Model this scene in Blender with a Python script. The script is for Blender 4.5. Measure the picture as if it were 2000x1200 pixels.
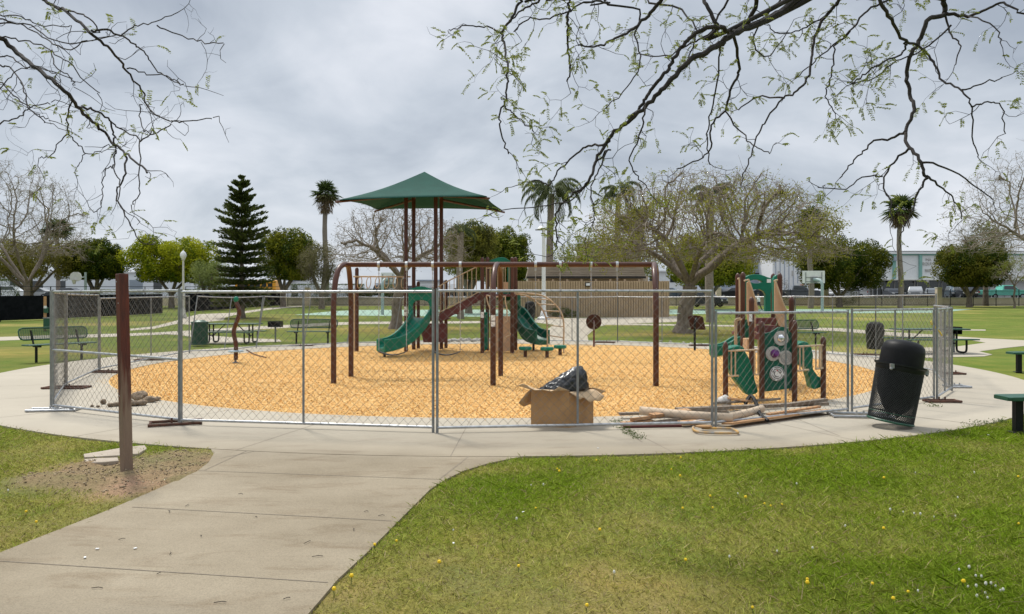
import bpy, bmesh, math, random
import numpy as np
from mathutils import Vector, Matrix, Euler
random.seed(7); rng = np.random.default_rng(7)
R = math.radians
scene = bpy.context.scene
for o in list(bpy.data.objects): bpy.data.objects.remove(o)
C = scene.collection

# ---------------------------------------------------------------- camera, world, sun, exposure
F, H, HZ = 1480.0, 1.73, 585.0          # focal length and horizon measured in pixels of the 2000 px wide photo
cam = bpy.data.cameras.new('camera'); camo = bpy.data.objects.new('camera', cam); C.objects.link(camo)
camo.location = (0, 0, H); camo.rotation_euler = (R(90), 0, 0)
cam.sensor_width = 36; cam.lens = F / 2000 * 36; cam.shift_y = -0.0075; cam.clip_end = 3000; cam.clip_start = 0.05
scene.camera = camo
SUN_EL, SUN_AZ = 58, -35                 # azimuth from +Y towards +X: sun high, behind the playground on the left
world = bpy.data.worlds.new('World'); scene.world = world; world.use_nodes = True
nt = world.node_tree; nt.nodes.clear()
def N(nt, t, **kw):
    n = nt.nodes.new(t)
    for k, v in kw.items():
        if k in n.inputs: n.inputs[k].default_value = v
        else: setattr(n, k, v)
    return n
L = nt.links.new
out = N(nt, 'ShaderNodeOutputWorld'); bg = N(nt, 'ShaderNodeBackground')
sky = N(nt, 'ShaderNodeTexSky'); sky.sky_type = 'NISHITA'; sky.sun_disc = False
sky.sun_elevation = R(SUN_EL); sky.sun_rotation = R(SUN_AZ)
tc = N(nt, 'ShaderNodeTexCoord'); sep = N(nt, 'ShaderNodeSeparateXYZ'); L(tc.outputs['Generated'], sep.inputs[0])
zz = N(nt, 'ShaderNodeMath', operation='MAXIMUM'); L(sep.outputs[2], zz.inputs[0]); zz.inputs[1].default_value = 0
za = N(nt, 'ShaderNodeMath', operation='ADD'); L(zz.outputs[0], za.inputs[0]); za.inputs[1].default_value = 0.42
dx = N(nt, 'ShaderNodeMath', operation='DIVIDE'); L(sep.outputs[0], dx.inputs[0]); L(za.outputs[0], dx.inputs[1])
dy = N(nt, 'ShaderNodeMath', operation='DIVIDE'); L(sep.outputs[1], dy.inputs[0]); L(za.outputs[0], dy.inputs[1])
cmb = N(nt, 'ShaderNodeCombineXYZ'); L(dx.outputs[0], cmb.inputs[0]); L(dy.outputs[0], cmb.inputs[1])
n1 = N(nt, 'ShaderNodeTexNoise', Scale=1.5, Detail=6.0, Roughness=0.5, Distortion=0.3); L(cmb.outputs[0], n1.inputs['Vector'])
mp = N(nt, 'ShaderNodeMapping'); mp.inputs['Scale'].default_value = (1.0, 1.15, 1); mp.inputs['Location'].default_value = (4.2, 1.7, 0); mp.inputs['Rotation'].default_value = (0, 0, R(20)); L(cmb.outputs[0], mp.inputs[0])
n2 = N(nt, 'ShaderNodeTexNoise', Scale=2.6, Detail=7.0, Roughness=0.55, Distortion=0.5); L(mp.outputs[0], n2.inputs['Vector'])
ad = N(nt, 'ShaderNodeMix', data_type='FLOAT'); ad.inputs[0].default_value = 0.4; L(n1.outputs[0], ad.inputs[2]); L(n2.outputs[0], ad.inputs[3])
cr = N(nt, 'ShaderNodeValToRGB'); L(ad.outputs[0], cr.inputs[0])
cr.color_ramp.elements[0].position = 0.385; cr.color_ramp.elements[0].color = (0.315, 0.355, 0.415, 1)
cr.color_ramp.elements[1].position = 0.635; cr.color_ramp.elements[1].color = (0.67, 0.69, 0.735, 1)
e = cr.color_ramp.elements.new(0.5); e.color = (0.465, 0.505, 0.56, 1)
sk = N(nt, 'ShaderNodeVectorMath', operation='SCALE'); L(sky.outputs[0], sk.inputs[0]); sk.inputs['Scale'].default_value = 0.10
mx = N(nt, 'ShaderNodeMix', data_type='RGBA'); mx.inputs[0].default_value = 0.94
L(sk.outputs[0], mx.inputs[6]); L(cr.outputs[0], mx.inputs[7])
ov = N(nt, 'ShaderNodeMapRange'); ov.inputs[1].default_value = 0.38; ov.inputs[2].default_value = 0.95; ov.inputs[3].default_value = 1.0; ov.inputs[4].default_value = 2.1; L(sep.outputs[2], ov.inputs[0])   # overcast sky is brighter overhead
L(mx.outputs[2], bg.inputs[0]); L(ov.outputs[0], bg.inputs[1]); L(bg.outputs[0], out.inputs[0])
sl = bpy.data.lights.new('sun', 'SUN'); sl.energy = 2.7; sl.angle = R(8); sl.color = (1, 0.96, 0.88)
so = bpy.data.objects.new('sun', sl); C.objects.link(so)
sd = Vector((math.cos(R(SUN_EL)) * math.sin(R(SUN_AZ)), math.cos(R(SUN_EL)) * math.cos(R(SUN_AZ)), math.sin(R(SUN_EL))))
so.rotation_euler = sd.to_track_quat('Z', 'Y').to_euler(); so.location = (0, 0, 30)
scene.view_settings.view_transform = 'Standard'; scene.view_settings.look = 'None'
scene.view_settings.exposure = 0.36; scene.view_settings.gamma = 1
scene.render.engine = 'CYCLES'; scene.cycles.max_bounces = 6; scene.cycles.transparent_max_bounces = 8

# ---------------------------------------------------------------- geometry helpers
def ter(y):
    return np.clip((np.asarray(y, float) - 35) * 0.0165, 0, 0.9405)
def P(px, py, Y): return Vector(((px - 1000) / F * Y, Y, H + (HZ - py) / F * Y))
def G(px, py):                            # pixel of the photo -> point of the ground
    k = (py - HZ) / F
    Y = H / k if k > 0 else 1e9
    if Y > 35: Y = (H + 0.5775) / (0.0165 + k)
    return Vector(((px - 1000) / F * Y, Y, float(ter(Y))))
def X(px, Y): return (px - 1000) / F * Y
class MB:
    def __init__(s): s.v = []; s.f = []; s.m = []
    def add(s, vs, fs, mi=0):
        b = len(s.v); s.v += [tuple(v) for v in vs]; s.f += [tuple(b + i for i in f) for f in fs]; s.m += [mi] * len(fs); return s
    def box(s, c, d, rz=0, mi=0, M=None):
        x, y, z = d[0] / 2, d[1] / 2, d[2] / 2
        vs = [Vector(p) for p in ((-x,-y,-z),(x,-y,-z),(x,y,-z),(-x,y,-z),(-x,-y,z),(x,-y,z),(x,y,z),(-x,y,z))]
        M = M or Matrix.Rotation(rz, 3, 'Z'); c = Vector(c)
        return s.add([M @ v + c for v in vs], [(0,3,2,1),(4,5,6,7),(0,1,5,4),(1,2,6,5),(2,3,7,6),(3,0,4,7)], mi)
    def bar(s, p0, p1, w, h, mi=0, up=(0,0,1)):
        p0, p1 = Vector(p0), Vector(p1); d = (p1 - p0); l = d.length; d.normalize(); up = Vector(up)
        sd_ = d.cross(up)
        if sd_.length < 1e-4: sd_ = d.cross(Vector((1,0,0)))
        sd_.normalize(); u = sd_.cross(d)
        M = Matrix((d, sd_, u)).transposed()
        return s.box((p0 + p1) / 2, (l, w, h), M=M, mi=mi)
    def tube(s, pts, r, n=8, mi=0, cap=True):
        pts = [Vector(p) for p in pts]; k = len(pts); rs = r if isinstance(r, (list, tuple)) else [r] * k
        vs = []; u = None
        for i, p in enumerate(pts):
            d = (pts[min(i + 1, k - 1)] - pts[max(i - 1, 0)]).normalized()
            if u is None: u = d.cross(Vector((0,0,1)) if abs(d.z) < 0.9 else Vector((1,0,0))).normalized()
            u = (u - d * u.dot(d)).normalized(); w = d.cross(u)
            vs += [p + (u * math.cos(2*math.pi*j/n) + w * math.sin(2*math.pi*j/n)) * rs[i] for j in range(n)]
        fs = [(i*n + j, i*n + (j+1) % n, (i+1)*n + (j+1) % n, (i+1)*n + j) for i in range(k - 1) for j in range(n)]
        if cap: fs += [tuple(range(n))[::-1], tuple((k-1)*n + j for j in range(n))]
        return s.add(vs, fs, mi)
    def lathe(s, prof, c=(0,0,0), n=20, mi=0, M=None):
        vs = []; c = Vector(c)
        for r, z in prof:
            for j in range(n):
                v = Vector((r * math.cos(2*math.pi*j/n), r * math.sin(2*math.pi*j/n), z))
                vs.append((M @ v if M else v) + c)
        fs = [(i*n + j, i*n + (j+1) % n, (i+1)*n + (j+1) % n, (i+1)*n + j) for i in range(len(prof) - 1) for j in range(n)]
        return s.add(vs, fs, mi)
    def ball(s, c, r, n=12, mi=0):
        r = (r, r, r) if not isinstance(r, (tuple, list)) else r; c = Vector(c); vs = []; h = n // 2
        for i in range(h + 1):
            t = math.pi * i / h
            for j in range(n):
                a = 2 * math.pi * j / n; vs.append(c + Vector((r[0]*math.sin(t)*math.cos(a), r[1]*math.sin(t)*math.sin(a), r[2]*math.cos(t))))
        return s.add(vs, [(i*n+j, (i+1)*n+j, (i+1)*n+(j+1) % n, i*n+(j+1) % n) for i in range(h) for j in range(n)], mi)
    def prism(s, loops, vec, mi=0):       # loops of 3D points in one plane (outer, holes...), extruded by vec
        bm = bmesh.new(); ed = []; vec = Vector(vec)
        for lp in loops:
            v = [bm.verts.new(p) for p in lp]; ed += [bm.edges.new((v[i], v[(i+1) % len(v)])) for i in range(len(v))]
        bmesh.ops.triangle_fill(bm, edges=ed, use_beauty=True)
        bm.verts.index_update(); vs = [v.co.copy() for v in bm.verts]; fs = [tuple(v.index for v in f.verts) for f in bm.faces]
        bm.free(); k = len(vs); s.add(vs + [v + vec for v in vs], fs + [tuple(i + k for i in f[::-1]) for f in fs], mi)
        b = 0
        sv = []
        for lp in loops:
            m = len(lp); s.add([Vector(p) for p in lp] + [Vector(p) + vec for p in lp], [(i, (i+1) % m, m + (i+1) % m, m + i) for i in range(m)], mi)
        return s
    def channel(s, pts, hw, rim, t=0.03, mi=0, bottom=0.0):   # slide chute: U section swept along pts
        sec = [(-hw-t, rim), (-hw+.02, rim), (-hw+.03, .06), (-hw*.6, 0), (hw*.6, 0), (hw-.03, .06), (hw-.02, rim), (hw+t, rim), (hw+t, -.05-bottom), (hw*.6, -.09-bottom), (-hw*.6, -.09-bottom), (-hw-t, -.05-bottom)]
        pts = smooth(pts, 5); vs = []; n = len(sec)
        for i, p in enumerate(pts):
            d = (pts[min(i+1, len(pts)-1)] - pts[max(i-1, 0)]); d.z = 0; d.normalize(); sdv = Vector((d.y, -d.x, 0))
            vs += [p + sdv * a + Vector((0,0,b)) for a, b in sec]
        fs = [(i*n+j, i*n+(j+1) % n, (i+1)*n+(j+1) % n, (i+1)*n+j) for i in range(len(pts)-1) for j in range(n)]
        fs += [tuple(range(n))[::-1], tuple((len(pts)-1)*n + j for j in range(n))]
        return s.add(vs, fs, mi)
    def build(s, name, mats, parent=None, smooth=False, bevel=0):
        me = bpy.data.meshes.new(name); org = ORG.get(parent, Vector((0,0,0))) if parent else None
        if org is None:
            a = np.array(s.v); org = Vector(((a[:,0].min()+a[:,0].max())/2, (a[:,1].min()+a[:,1].max())/2, a[:,2].min()))
        me.from_pydata([tuple(Vector(v) - org) for v in s.v], [], s.f)
        for m in (mats if isinstance(mats, (list, tuple)) else [mats]): me.materials.append(m)
        me.polygons.foreach_set('material_index', s.m)
        bm = bmesh.new(); bm.from_mesh(me); bmesh.ops.remove_doubles(bm, verts=bm.verts, dist=1e-5)
        bmesh.ops.recalc_face_normals(bm, faces=bm.faces); bm.to_mesh(me); bm.free()
        if smooth:
            me.polygons.foreach_set('use_smooth', [True] * len(me.polygons))
            me.set_sharp_from_angle(angle=R(40))
        o = bpy.data.objects.new(name, me); C.objects.link(o)
        if parent: o.parent = parent; ORG[o] = org
        else: o.location = org; ORG[o] = org
        if bevel:
            md = o.modifiers.new('bevel', 'BEVEL'); md.width = bevel; md.segments = 2; md.limit_method = 'ANGLE'
        return o
ORG = {}
def smooth(pts, k=4):                      # Catmull-Rom
    pts = [Vector(p) for p in pts]; o = []
    for i in range(len(pts) - 1):
        p0, p1, p2, p3 = pts[max(i-1,0)], pts[i], pts[i+1], pts[min(i+2, len(pts)-1)]
        for j in range(k):
            t = j / k; o.append(0.5 * ((2*p1) + (p2-p0)*t + (2*p0-5*p1+4*p2-p3)*t*t + (3*p1-p0-3*p2+p3)*t**3))
    return o + [pts[-1]]
def thing(name, label, cat, loc=(0,0,0), group=None, rz=0):
    o = bpy.data.objects.new(name, None); o.empty_display_size = 0.3; C.objects.link(o); o.location = loc; o.rotation_euler.z = rz
    ORG[o] = Vector(loc); return tag(o, label, cat, group)
def tag(o, label, cat, group=None):
    o['label'] = label; o['category'] = cat
    if group: o['group'] = group
    return o
def kind(o, k='structure', label=None, cat=None):
    o['kind'] = k
    if label: o['label'] = label
    if cat: o['category'] = cat
    return o
KIDS = {}
def dup(root, loc, rz=0, label=None, sc=None):
    def rec(o, par):
        c = o.copy(); C.objects.link(c)
        if par: c.parent = par
        for ch in [x for x in PROTO[root] if x.parent == o]: rec(ch, c)
        return c
    c = rec(root, None); c.location = loc; c.rotation_euler.z = rz
    if sc: c.scale = sc
    if label: c['label'] = label
    return c
PROTO = {}
def proto(root): PROTO[root] = [o for o in bpy.data.objects if o.parent and (o.parent == root or o.parent.parent == root)]; return root
# vectorised meshes
def npmesh(name, V, Fc, mat, parent=None, col=None, extra=None):
    V = np.asarray(V, np.float32); Fc = np.asarray(Fc, np.int32); k = Fc.shape[1]
    org = ORG.get(parent, Vector((0,0,0))) if parent else Vector(((V[:,0].min()+V[:,0].max())/2, (V[:,1].min()+V[:,1].max())/2, V[:,2].min()))
    V = V - np.array(org, np.float32)
    me = bpy.data.meshes.new(name); me.vertices.add(len(V)); me.vertices.foreach_set('co', V.ravel())
    me.loops.add(Fc.size); me.loops.foreach_set('vertex_index', Fc.ravel())
    me.polygons.add(len(Fc)); me.polygons.foreach_set('loop_start', np.arange(0, Fc.size, k, dtype=np.int32))
    me.polygons.foreach_set('loop_total', np.full(len(Fc), k, np.int32))
    if col is not None:
        a = me.attributes.new('col', 'FLOAT_COLOR', 'POINT'); c4 = np.ones((len(V), 4), np.float32); c4[:,:3] = col; a.data.foreach_set('color', c4.ravel())
    me.materials.append(mat); me.update(); me.validate()
    o = bpy.data.objects.new(name, me); C.objects.link(o); ORG[o] = org
    if parent: o.parent = parent
    else: o.location = org
    return o
def segmesh(P0, P1, r0, r1, n=3):
    P0 = np.asarray(P0, float); P1 = np.asarray(P1, float); m = len(P0)
    r0 = np.broadcast_to(np.asarray(r0, float), (m,)); r1 = np.broadcast_to(np.asarray(r1, float), (m,))
    d = P1 - P0; d /= np.maximum(np.linalg.norm(d, axis=1, keepdims=True), 1e-9)
    up = np.where(np.abs(d[:,2:3]) < 0.9, np.array([[0,0,1.]]), np.array([[1.,0,0]]))
    u = np.cross(d, up); u /= np.linalg.norm(u, axis=1, keepdims=True); w = np.cross(d, u)
    V = np.zeros((m, 2, n, 3))
    for j in range(n):
        c, s_ = math.cos(2*math.pi*j/n), math.sin(2*math.pi*j/n); o = u*c + w*s_
        V[:,0,j] = P0 + o * r0[:,None]; V[:,1,j] = P1 + o * r1[:,None]
    b = np.arange(m)[:,None] * 2 * n
    Fc = np.concatenate([b + np.array([[j, (j+1) % n, n + (j+1) % n, n + j]]) for j in range(n)], 0)
    return V.reshape(-1, 3), Fc
def quadleaf(Cn, L_, W_, D=None, U=None):     # diamonds: centres, length dir D, width dir U
    m = len(Cn)
    if D is None: D = rng.normal(size=(m,3))
    D = D / np.maximum(np.linalg.norm(D, axis=1, keepdims=True), 1e-9)
    if U is None: U = rng.normal(size=(m,3))
    U = U - D * (U*D).sum(1, keepdims=True); U /= np.maximum(np.linalg.norm(U, axis=1, keepdims=True), 1e-9)
    L_ = np.broadcast_to(L_, (m,))[:,None]; W_ = np.broadcast_to(W_, (m,))[:,None]
    V = np.stack([Cn - D*L_/2, Cn + U*W_/2, Cn + D*L_/2, Cn - U*W_/2], 1).reshape(-1,3)
    return V, np.arange(m)[:,None]*4 + np.array([[0,1,2,3]])
# numpy value noise
_T = rng.random((256, 256))
def vn(x, y):
    x = np.asarray(x, float); y = np.asarray(y, float); xi = np.floor(x).astype(int); yi = np.floor(y).astype(int); fx = x-xi; fy = y-yi
    fx = fx*fx*(3-2*fx); fy = fy*fy*(3-2*fy); g = lambda a, b: _T[a & 255, b & 255]
    return (g(xi,yi)*(1-fx)+g(xi+1,yi)*fx)*(1-fy) + (g(xi,yi+1)*(1-fx)+g(xi+1,yi+1)*fx)*fy
def fbm(x, y, o=4):
    s = 0; a = .5; t = 0
    for i in range(o): s = s + a*vn(x*2**i+17*i, y*2**i+31*i); t += a; a *= .5
    return s/t

# ---------------------------------------------------------------- materials
def mat(name, c1, c2=None, sc=8, rough=.7, metal=0, bump=0, bsc=60, detail=5, obj=True, spec=None, lo=.35, hi=.65, stretch=None):
    m = bpy.data.materials.new(name); m.use_nodes = True; t = m.node_tree; b = t.nodes['Principled BSDF']
    b.inputs['Roughness'].default_value = rough; b.inputs['Metallic'].default_value = metal
    if spec is not None: b.inputs['Specular IOR Level'].default_value = spec
    co = N(t, 'ShaderNodeTexCoord'); v = co.outputs['Object']
    if stretch:
        mpn = N(t, 'ShaderNodeMapping'); mpn.inputs['Scale'].default_value = stretch; t.links.new(v, mpn.inputs[0]); v = mpn.outputs[0]
    c2 = c2 or tuple(x*.82 for x in c1)
    no = N(t, 'ShaderNodeTexNoise', Scale=float(sc), Detail=float(detail), Roughness=.6); t.links.new(v, no.inputs['Vector'])
    cr = N(t, 'ShaderNodeValToRGB'); t.links.new(no.outputs[0], cr.inputs[0])
    cr.color_ramp.elements[0].position = lo; cr.color_ramp.elements[1].position = hi
    cr.color_ramp.elements[0].color = (*c1, 1); cr.color_ramp.elements[1].color = (*c2, 1)
    t.links.new(cr.outputs[0], b.inputs['Base Color'])
    if bump:
        n2_ = N(t, 'ShaderNodeTexNoise', Scale=float(bsc), Detail=4.0); t.links.new(v, n2_.inputs['Vector'])
        bu = N(t, 'ShaderNodeBump', Strength=float(bump), Distance=.01); t.links.new(n2_.outputs[0], bu.inputs['Height']); t.links.new(bu.outputs[0], b.inputs['Normal'])
    return m
def leafmat(name, trans=.35, rough=.6):
    m = bpy.data.materials.new(name); m.use_nodes = True; t = m.node_tree; b = t.nodes['Principled BSDF']
    b.inputs['Roughness'].default_value = rough; b.inputs['Specular IOR Level'].default_value = .08
    at = N(t, 'ShaderNodeAttribute', attribute_name='col'); t.links.new(at.outputs['Color'], b.inputs['Base Color'])
    if trans:
        tr = N(t, 'ShaderNodeBsdfTranslucent'); t.links.new(at.outputs['Color'], tr.inputs[0])
        ms = N(t, 'ShaderNodeMixShader'); ms.inputs[0].default_value = trans
        t.links.new(b.outputs[0], ms.inputs[1]); t.links.new(tr.outputs[0], ms.inputs[2]); t.links.new(ms.outputs[0], t.nodes['Material Output'].inputs[0])
    return m
M = {}
M['leaf'] = leafmat('leaf'); M['vert'] = leafmat('chip', 0, .85); M['blade'] = leafmat('blade', .3, .7)
M['galv'] = mat('galvanised_steel', (.50,.51,.51), (.34,.35,.36), 12, .42, .65, .1, 90)
M['galv2'] = mat('dull_galvanised_steel', (.30,.31,.31), (.20,.21,.22), 10, .5, .6)
M['wire'] = mat('wire', (.20,.19,.17), (.12,.11,.10), 3, .5, .5)
M['gpost'] = mat('grey_steel_post', (.30,.315,.315), (.21,.22,.225), 10, .45, .6)
M['rust'] = mat('rusty_steel', (.13,.055,.03), (.06,.03,.02), 18, .8, .2, .4, 80)
M['brown'] = mat('brown_painted_steel', (.095,.034,.018), (.062,.021,.012), 3, .36, 0, .05, 60, spec=.35)
M['tan'] = mat('tan_painted_steel', (.55,.40,.25), (.45,.32,.20), 8, .5)
M['tanp'] = mat('tan_plastic', (.58,.37,.22), (.50,.31,.18), 6, .55)
M['green'] = mat('green_plastic', (.006,.175,.105), (.004,.13,.078), 4, .42, 0, .04, 30, spec=.3)
M['dgreen'] = mat('dark_green_plastic', (.007,.105,.066), (.005,.08,.05), 4, .45, spec=.3)
M['bench'] = mat('green_coated_steel', (.010,.085,.045), (.008,.06,.033), 9, .42, 0, .15, 160)
M['maroon'] = mat('maroon_coated_steel', (.13,.028,.026), (.095,.02,.018), 6, .55)
M['canopy'] = mat('shade_cloth', (.005,.066,.047), (.004,.055,.039), 2.5, .95, 0, .15, 300)
M['black'] = mat('black_plastic', (.005,.005,.0055), (.009,.009,.0095), 10, .5, 0, .1, 60, spec=.18)
M['blackm'] = mat('black_coated_metal', (.006,.008,.008), (.012,.014,.013), 20, .45, spec=.2)
M['screen'] = mat('black_windscreen', (.006,.007,.008), (.012,.013,.015), 3, .9, spec=.03)
M['bag'] = mat('black_plastic_bag', (.009,.010,.012), (.016,.018,.021), 5, .28, 0, .7, 18, spec=.6)
M['card'] = mat('cardboard', (.46,.27,.12), (.38,.215,.095), 5, .85, 0, .1, 40)
M['cardin'] = mat('cardboard_inside', (.60,.43,.26), (.52,.36,.21), 7, .85)
M['paper'] = mat('cardboard_tube', (.58,.46,.33), (.50,.39,.28), 6, .75)
M['timber'] = mat('fresh_timber', (.50,.29,.14), (.36,.19,.085), 7, .8, 0, .3, 40, stretch=(1,1,6))
M['oldwood'] = mat('weathered_timber', (.25,.20,.15), (.14,.11,.08), 10, .9, 0, .5, 60)
M['white'] = mat('white_paint', (.78,.78,.76), (.70,.70,.69), 4, .6)
M['offwhite'] = mat('cream_paint', (.66,.64,.56), (.58,.56,.49), 4, .5)
M['globe'] = mat('lamp_globe', (.82,.82,.80), (.75,.75,.74), 3, .25)
M['rock'] = mat('broken_rock', (.30,.225,.15), (.12,.085,.055), 9, .95, 0, .6, 40)
M['rock2'] = mat('pale_cobble', (.50,.47,.42), (.34,.31,.27), 12, .9, 0, .5, 40)
M['twig'] = mat('grey_twig', (.32,.27,.215), (.20,.165,.13), 3, .95)
M['bark'] = mat('bark', (.24,.195,.15), (.12,.095,.072), 9, .95, 0, .8, 30, stretch=(1,1,.35))
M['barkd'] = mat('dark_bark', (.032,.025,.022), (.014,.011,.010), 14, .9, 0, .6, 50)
M['palmbark'] = mat('palm_bark', (.28,.235,.19), (.16,.13,.105), 6, .95, 0, .6, 25, stretch=(1,1,5))
M['glass'] = mat('dark_glass', (.02,.024,.026), (.03,.036,.038), 3, .12, spec=.8)
M['wallw'] = mat('white_render_wall', (.74,.76,.76), (.68,.70,.70), .6, .8)
M['wallg'] = mat('grey_blue_wall', (.36,.40,.46), (.33,.37,.43), .6, .8)
M['teal'] = mat('teal_paint', (.22,.42,.36), (.19,.38,.33), 2, .6)
M['beige'] = mat('beige_block', (.66,.56,.43), (.56,.47,.35), 1.5, .9, 0, .2, 12)
M['darkroof'] = mat('dark_fascia', (.03,.026,.022), (.04,.034,.03), 3, .8)
M['rubber'] = mat('tyre_rubber', (.015,.015,.015), (.022,.022,.022), 6, .8)
M['purple'] = mat('purple_dome', (.13,.012,.17), (.10,.01,.13), 4, .2, spec=.8)
M['chrome'] = mat('mirror_dome', (.75,.75,.75), (.7,.7,.7), 3, .06, 1)
M['disc'] = mat('grey_disc', (.48,.46,.42), (.42,.40,.37), 9, .5)
M['blue'] = mat('pale_blue_seat', (.30,.38,.42), (.24,.31,.35), 9, .5)
M['yellow'] = mat('yellow_tape', (.75,.55,.03), (.65,.45,.03), 9, .5)
M['bus'] = mat('school_bus_yellow', (.80,.36,.02), (.74,.32,.02), 2, .4)
M['skin'] = mat('skin', (.40,.24,.17), (.36,.21,.15), 9, .6)
M['hair'] = mat('hair', (.02,.015,.012), (.03,.02,.015), 9, .8)
M['denim'] = mat('dark_trousers', (.02,.022,.03), (.03,.032,.045), 9, .9)
M['rust2'] = mat('brown_play_panel', (.055,.022,.012), (.035,.015,.009), 8, .6, spec=.2)
M['red'] = mat('red_lens', (.45,.02,.02), (.4,.02,.02), 3, .3)
M['ygal'] = mat('worn_yellow_steel', (.30,.29,.27), (.55,.30,.05), 9, .6, .2)
M['dirt'] = mat('dry_soil', (.30,.225,.145), (.22,.16,.10), 9, .95, 0, .7, 50)
M['slab'] = mat('broken_concrete', (.40,.34,.27), (.33,.275,.21), 6, .9, 0, .3, 60)
M['joint'] = mat('joint_gap', (.25,.205,.155), (.17,.14,.105), 20, .95)
M['courtm'] = mat('green_court_paint', (.23,.36,.27), (.27,.37,.29), .4, .8)
M['asph'] = mat('asphalt', (.10,.10,.10), (.13,.13,.13), 2, .9)
def concrete():
    # slab tone changes, stains and fine grain
    m = bpy.data.materials.new('concrete'); m.use_nodes = True; t = m.node_tree; b = t.nodes['Principled BSDF']; lk = t.links.new
    b.inputs['Roughness'].default_value = .85; b.inputs['Specular IOR Level'].default_value = .25
    g = N(t, 'ShaderNodeNewGeometry')
    a = N(t, 'ShaderNodeTexNoise', Scale=.55, Detail=6.0, Roughness=.6); lk(g.outputs['Position'], a.inputs['Vector'])
    r1 = N(t, 'ShaderNodeValToRGB'); lk(a.outputs[0], r1.inputs[0]); r1.color_ramp.elements[0].position = .3; r1.color_ramp.elements[1].position = .7
    r1.color_ramp.elements[0].color = (.205,.165,.108,1); r1.color_ramp.elements[1].color = (.33,.278,.198,1)
    mpn = N(t, 'ShaderNodeMapping'); mpn.inputs['Scale'].default_value = (.7, 2.2, 1); lk(g.outputs['Position'], mpn.inputs[0])
    s2 = N(t, 'ShaderNodeTexNoise', Scale=1.6, Detail=8.0, Roughness=.7, Distortion=.6); lk(mpn.outputs[0], s2.inputs['Vector'])
    r2 = N(t, 'ShaderNodeValToRGB'); lk(s2.outputs[0], r2.inputs[0]); r2.color_ramp.elements[0].position = .52; r2.color_ramp.elements[1].position = .72
    r2.color_ramp.elements[0].color = (1,1,1,1); r2.color_ramp.elements[1].color = (.62,.54,.46,1)
    mu = N(t, 'ShaderNodeMix', data_type='RGBA', blend_type='MULTIPLY'); mu.inputs[0].default_value = .8; lk(r1.outputs[0], mu.inputs[6]); lk(r2.outputs[0], mu.inputs[7])
    f = N(t, 'ShaderNodeTexNoise', Scale=120.0, Detail=3.0); lk(g.outputs['Position'], f.inputs['Vector'])
    r3 = N(t, 'ShaderNodeValToRGB'); lk(f.outputs[0], r3.inputs[0]); r3.color_ramp.elements[0].position = .35; r3.color_ramp.elements[1].position = .6
    r3.color_ramp.elements[0].color = (.82,.82,.82,1); r3.color_ramp.elements[1].color = (1.06,1.06,1.06,1)
    m2 = N(t, 'ShaderNodeMix', data_type='RGBA', blend_type='MULTIPLY'); m2.inputs[0].default_value = 1; lk(mu.outputs[2], m2.inputs[6]); lk(r3.outputs[0], m2.inputs[7])
    # paler and cleaner beyond the near path
    sx = N(t, 'ShaderNodeSeparateXYZ'); lk(g.outputs['Position'], sx.inputs[0])
    mr = N(t, 'ShaderNodeMapRange'); mr.inputs[1].default_value = 8; mr.inputs[2].default_value = 10.5; lk(sx.outputs[1], mr.inputs[0])
    m3 = N(t, 'ShaderNodeMix', data_type='RGBA'); lk(mr.outputs[0], m3.inputs[0]); lk(m2.outputs[2], m3.inputs[6])
    m4 = N(t, 'ShaderNodeMix', data_type='RGBA'); m4.inputs[0].default_value = .62; m4.inputs[7].default_value = (.49,.445,.365,1); lk(m2.outputs[2], m4.inputs[6]); lk(m4.outputs[2], m3.inputs[7])
    lk(m3.outputs[2], b.inputs['Base Color'])
    bu = N(t, 'ShaderNodeBump', Strength=.25, Distance=.004); lk(f.outputs[0], bu.inputs['Height']); lk(bu.outputs[0], b.inputs['Normal'])
    return m
M['concrete'] = concrete()
def lawnmat():
    m = bpy.data.materials.new('lawn'); m.use_nodes = True; t = m.node_tree; b = t.nodes['Principled BSDF']; lk = t.links.new
    b.inputs['Roughness'].default_value = .95; b.inputs['Specular IOR Level'].default_value = .1
    g = N(t, 'ShaderNodeNewGeometry'); at = N(t, 'ShaderNodeAttribute', attribute_name='col')
    f = N(t, 'ShaderNodeTexNoise', Scale=45.0, Detail=6.0, Roughness=.7); lk(g.outputs['Position'], f.inputs['Vector'])
    r3 = N(t, 'ShaderNodeValToRGB'); lk(f.outputs[0], r3.inputs[0]); r3.color_ramp.elements[0].position = .3; r3.color_ramp.elements[1].position = .7
    r3.color_ramp.elements[0].color = (.6,.6,.55,1); r3.color_ramp.elements[1].color = (1.3,1.3,1.25,1)
    f2 = N(t, 'ShaderNodeTexNoise', Scale=1.2, Detail=8.0, Roughness=.65); lk(g.outputs['Position'], f2.inputs['Vector'])
    r4 = N(t, 'ShaderNodeValToRGB'); lk(f2.outputs[0], r4.inputs[0]); r4.color_ramp.elements[0].position = .35; r4.color_ramp.elements[1].position = .7
    r4.color_ramp.elements[0].color = (.74,.9,.68,1); r4.color_ramp.elements[1].color = (1.36,1.16,1.25,1)
    m2 = N(t, 'ShaderNodeMix', data_type='RGBA', blend_type='MULTIPLY'); m2.inputs[0].default_value = 1; lk(at.outputs['Color'], m2.inputs[6]); lk(r3.outputs[0], m2.inputs[7])
    m3 = N(t, 'ShaderNodeMix', data_type='RGBA', blend_type='MULTIPLY'); m3.inputs[0].default_value = 1; lk(m2.outputs[2], m3.inputs[6]); lk(r4.outputs[0], m3.inputs[7])
    lk(m3.outputs[2], b.inputs['Base Color'])
    bu = N(t, 'ShaderNodeBump', Strength=.8, Distance=.02); lk(f.outputs[0], bu.inputs['Height']); lk(bu.outputs[0], b.inputs['Normal'])
    return m
M['lawn'] = lawnmat()
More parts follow.
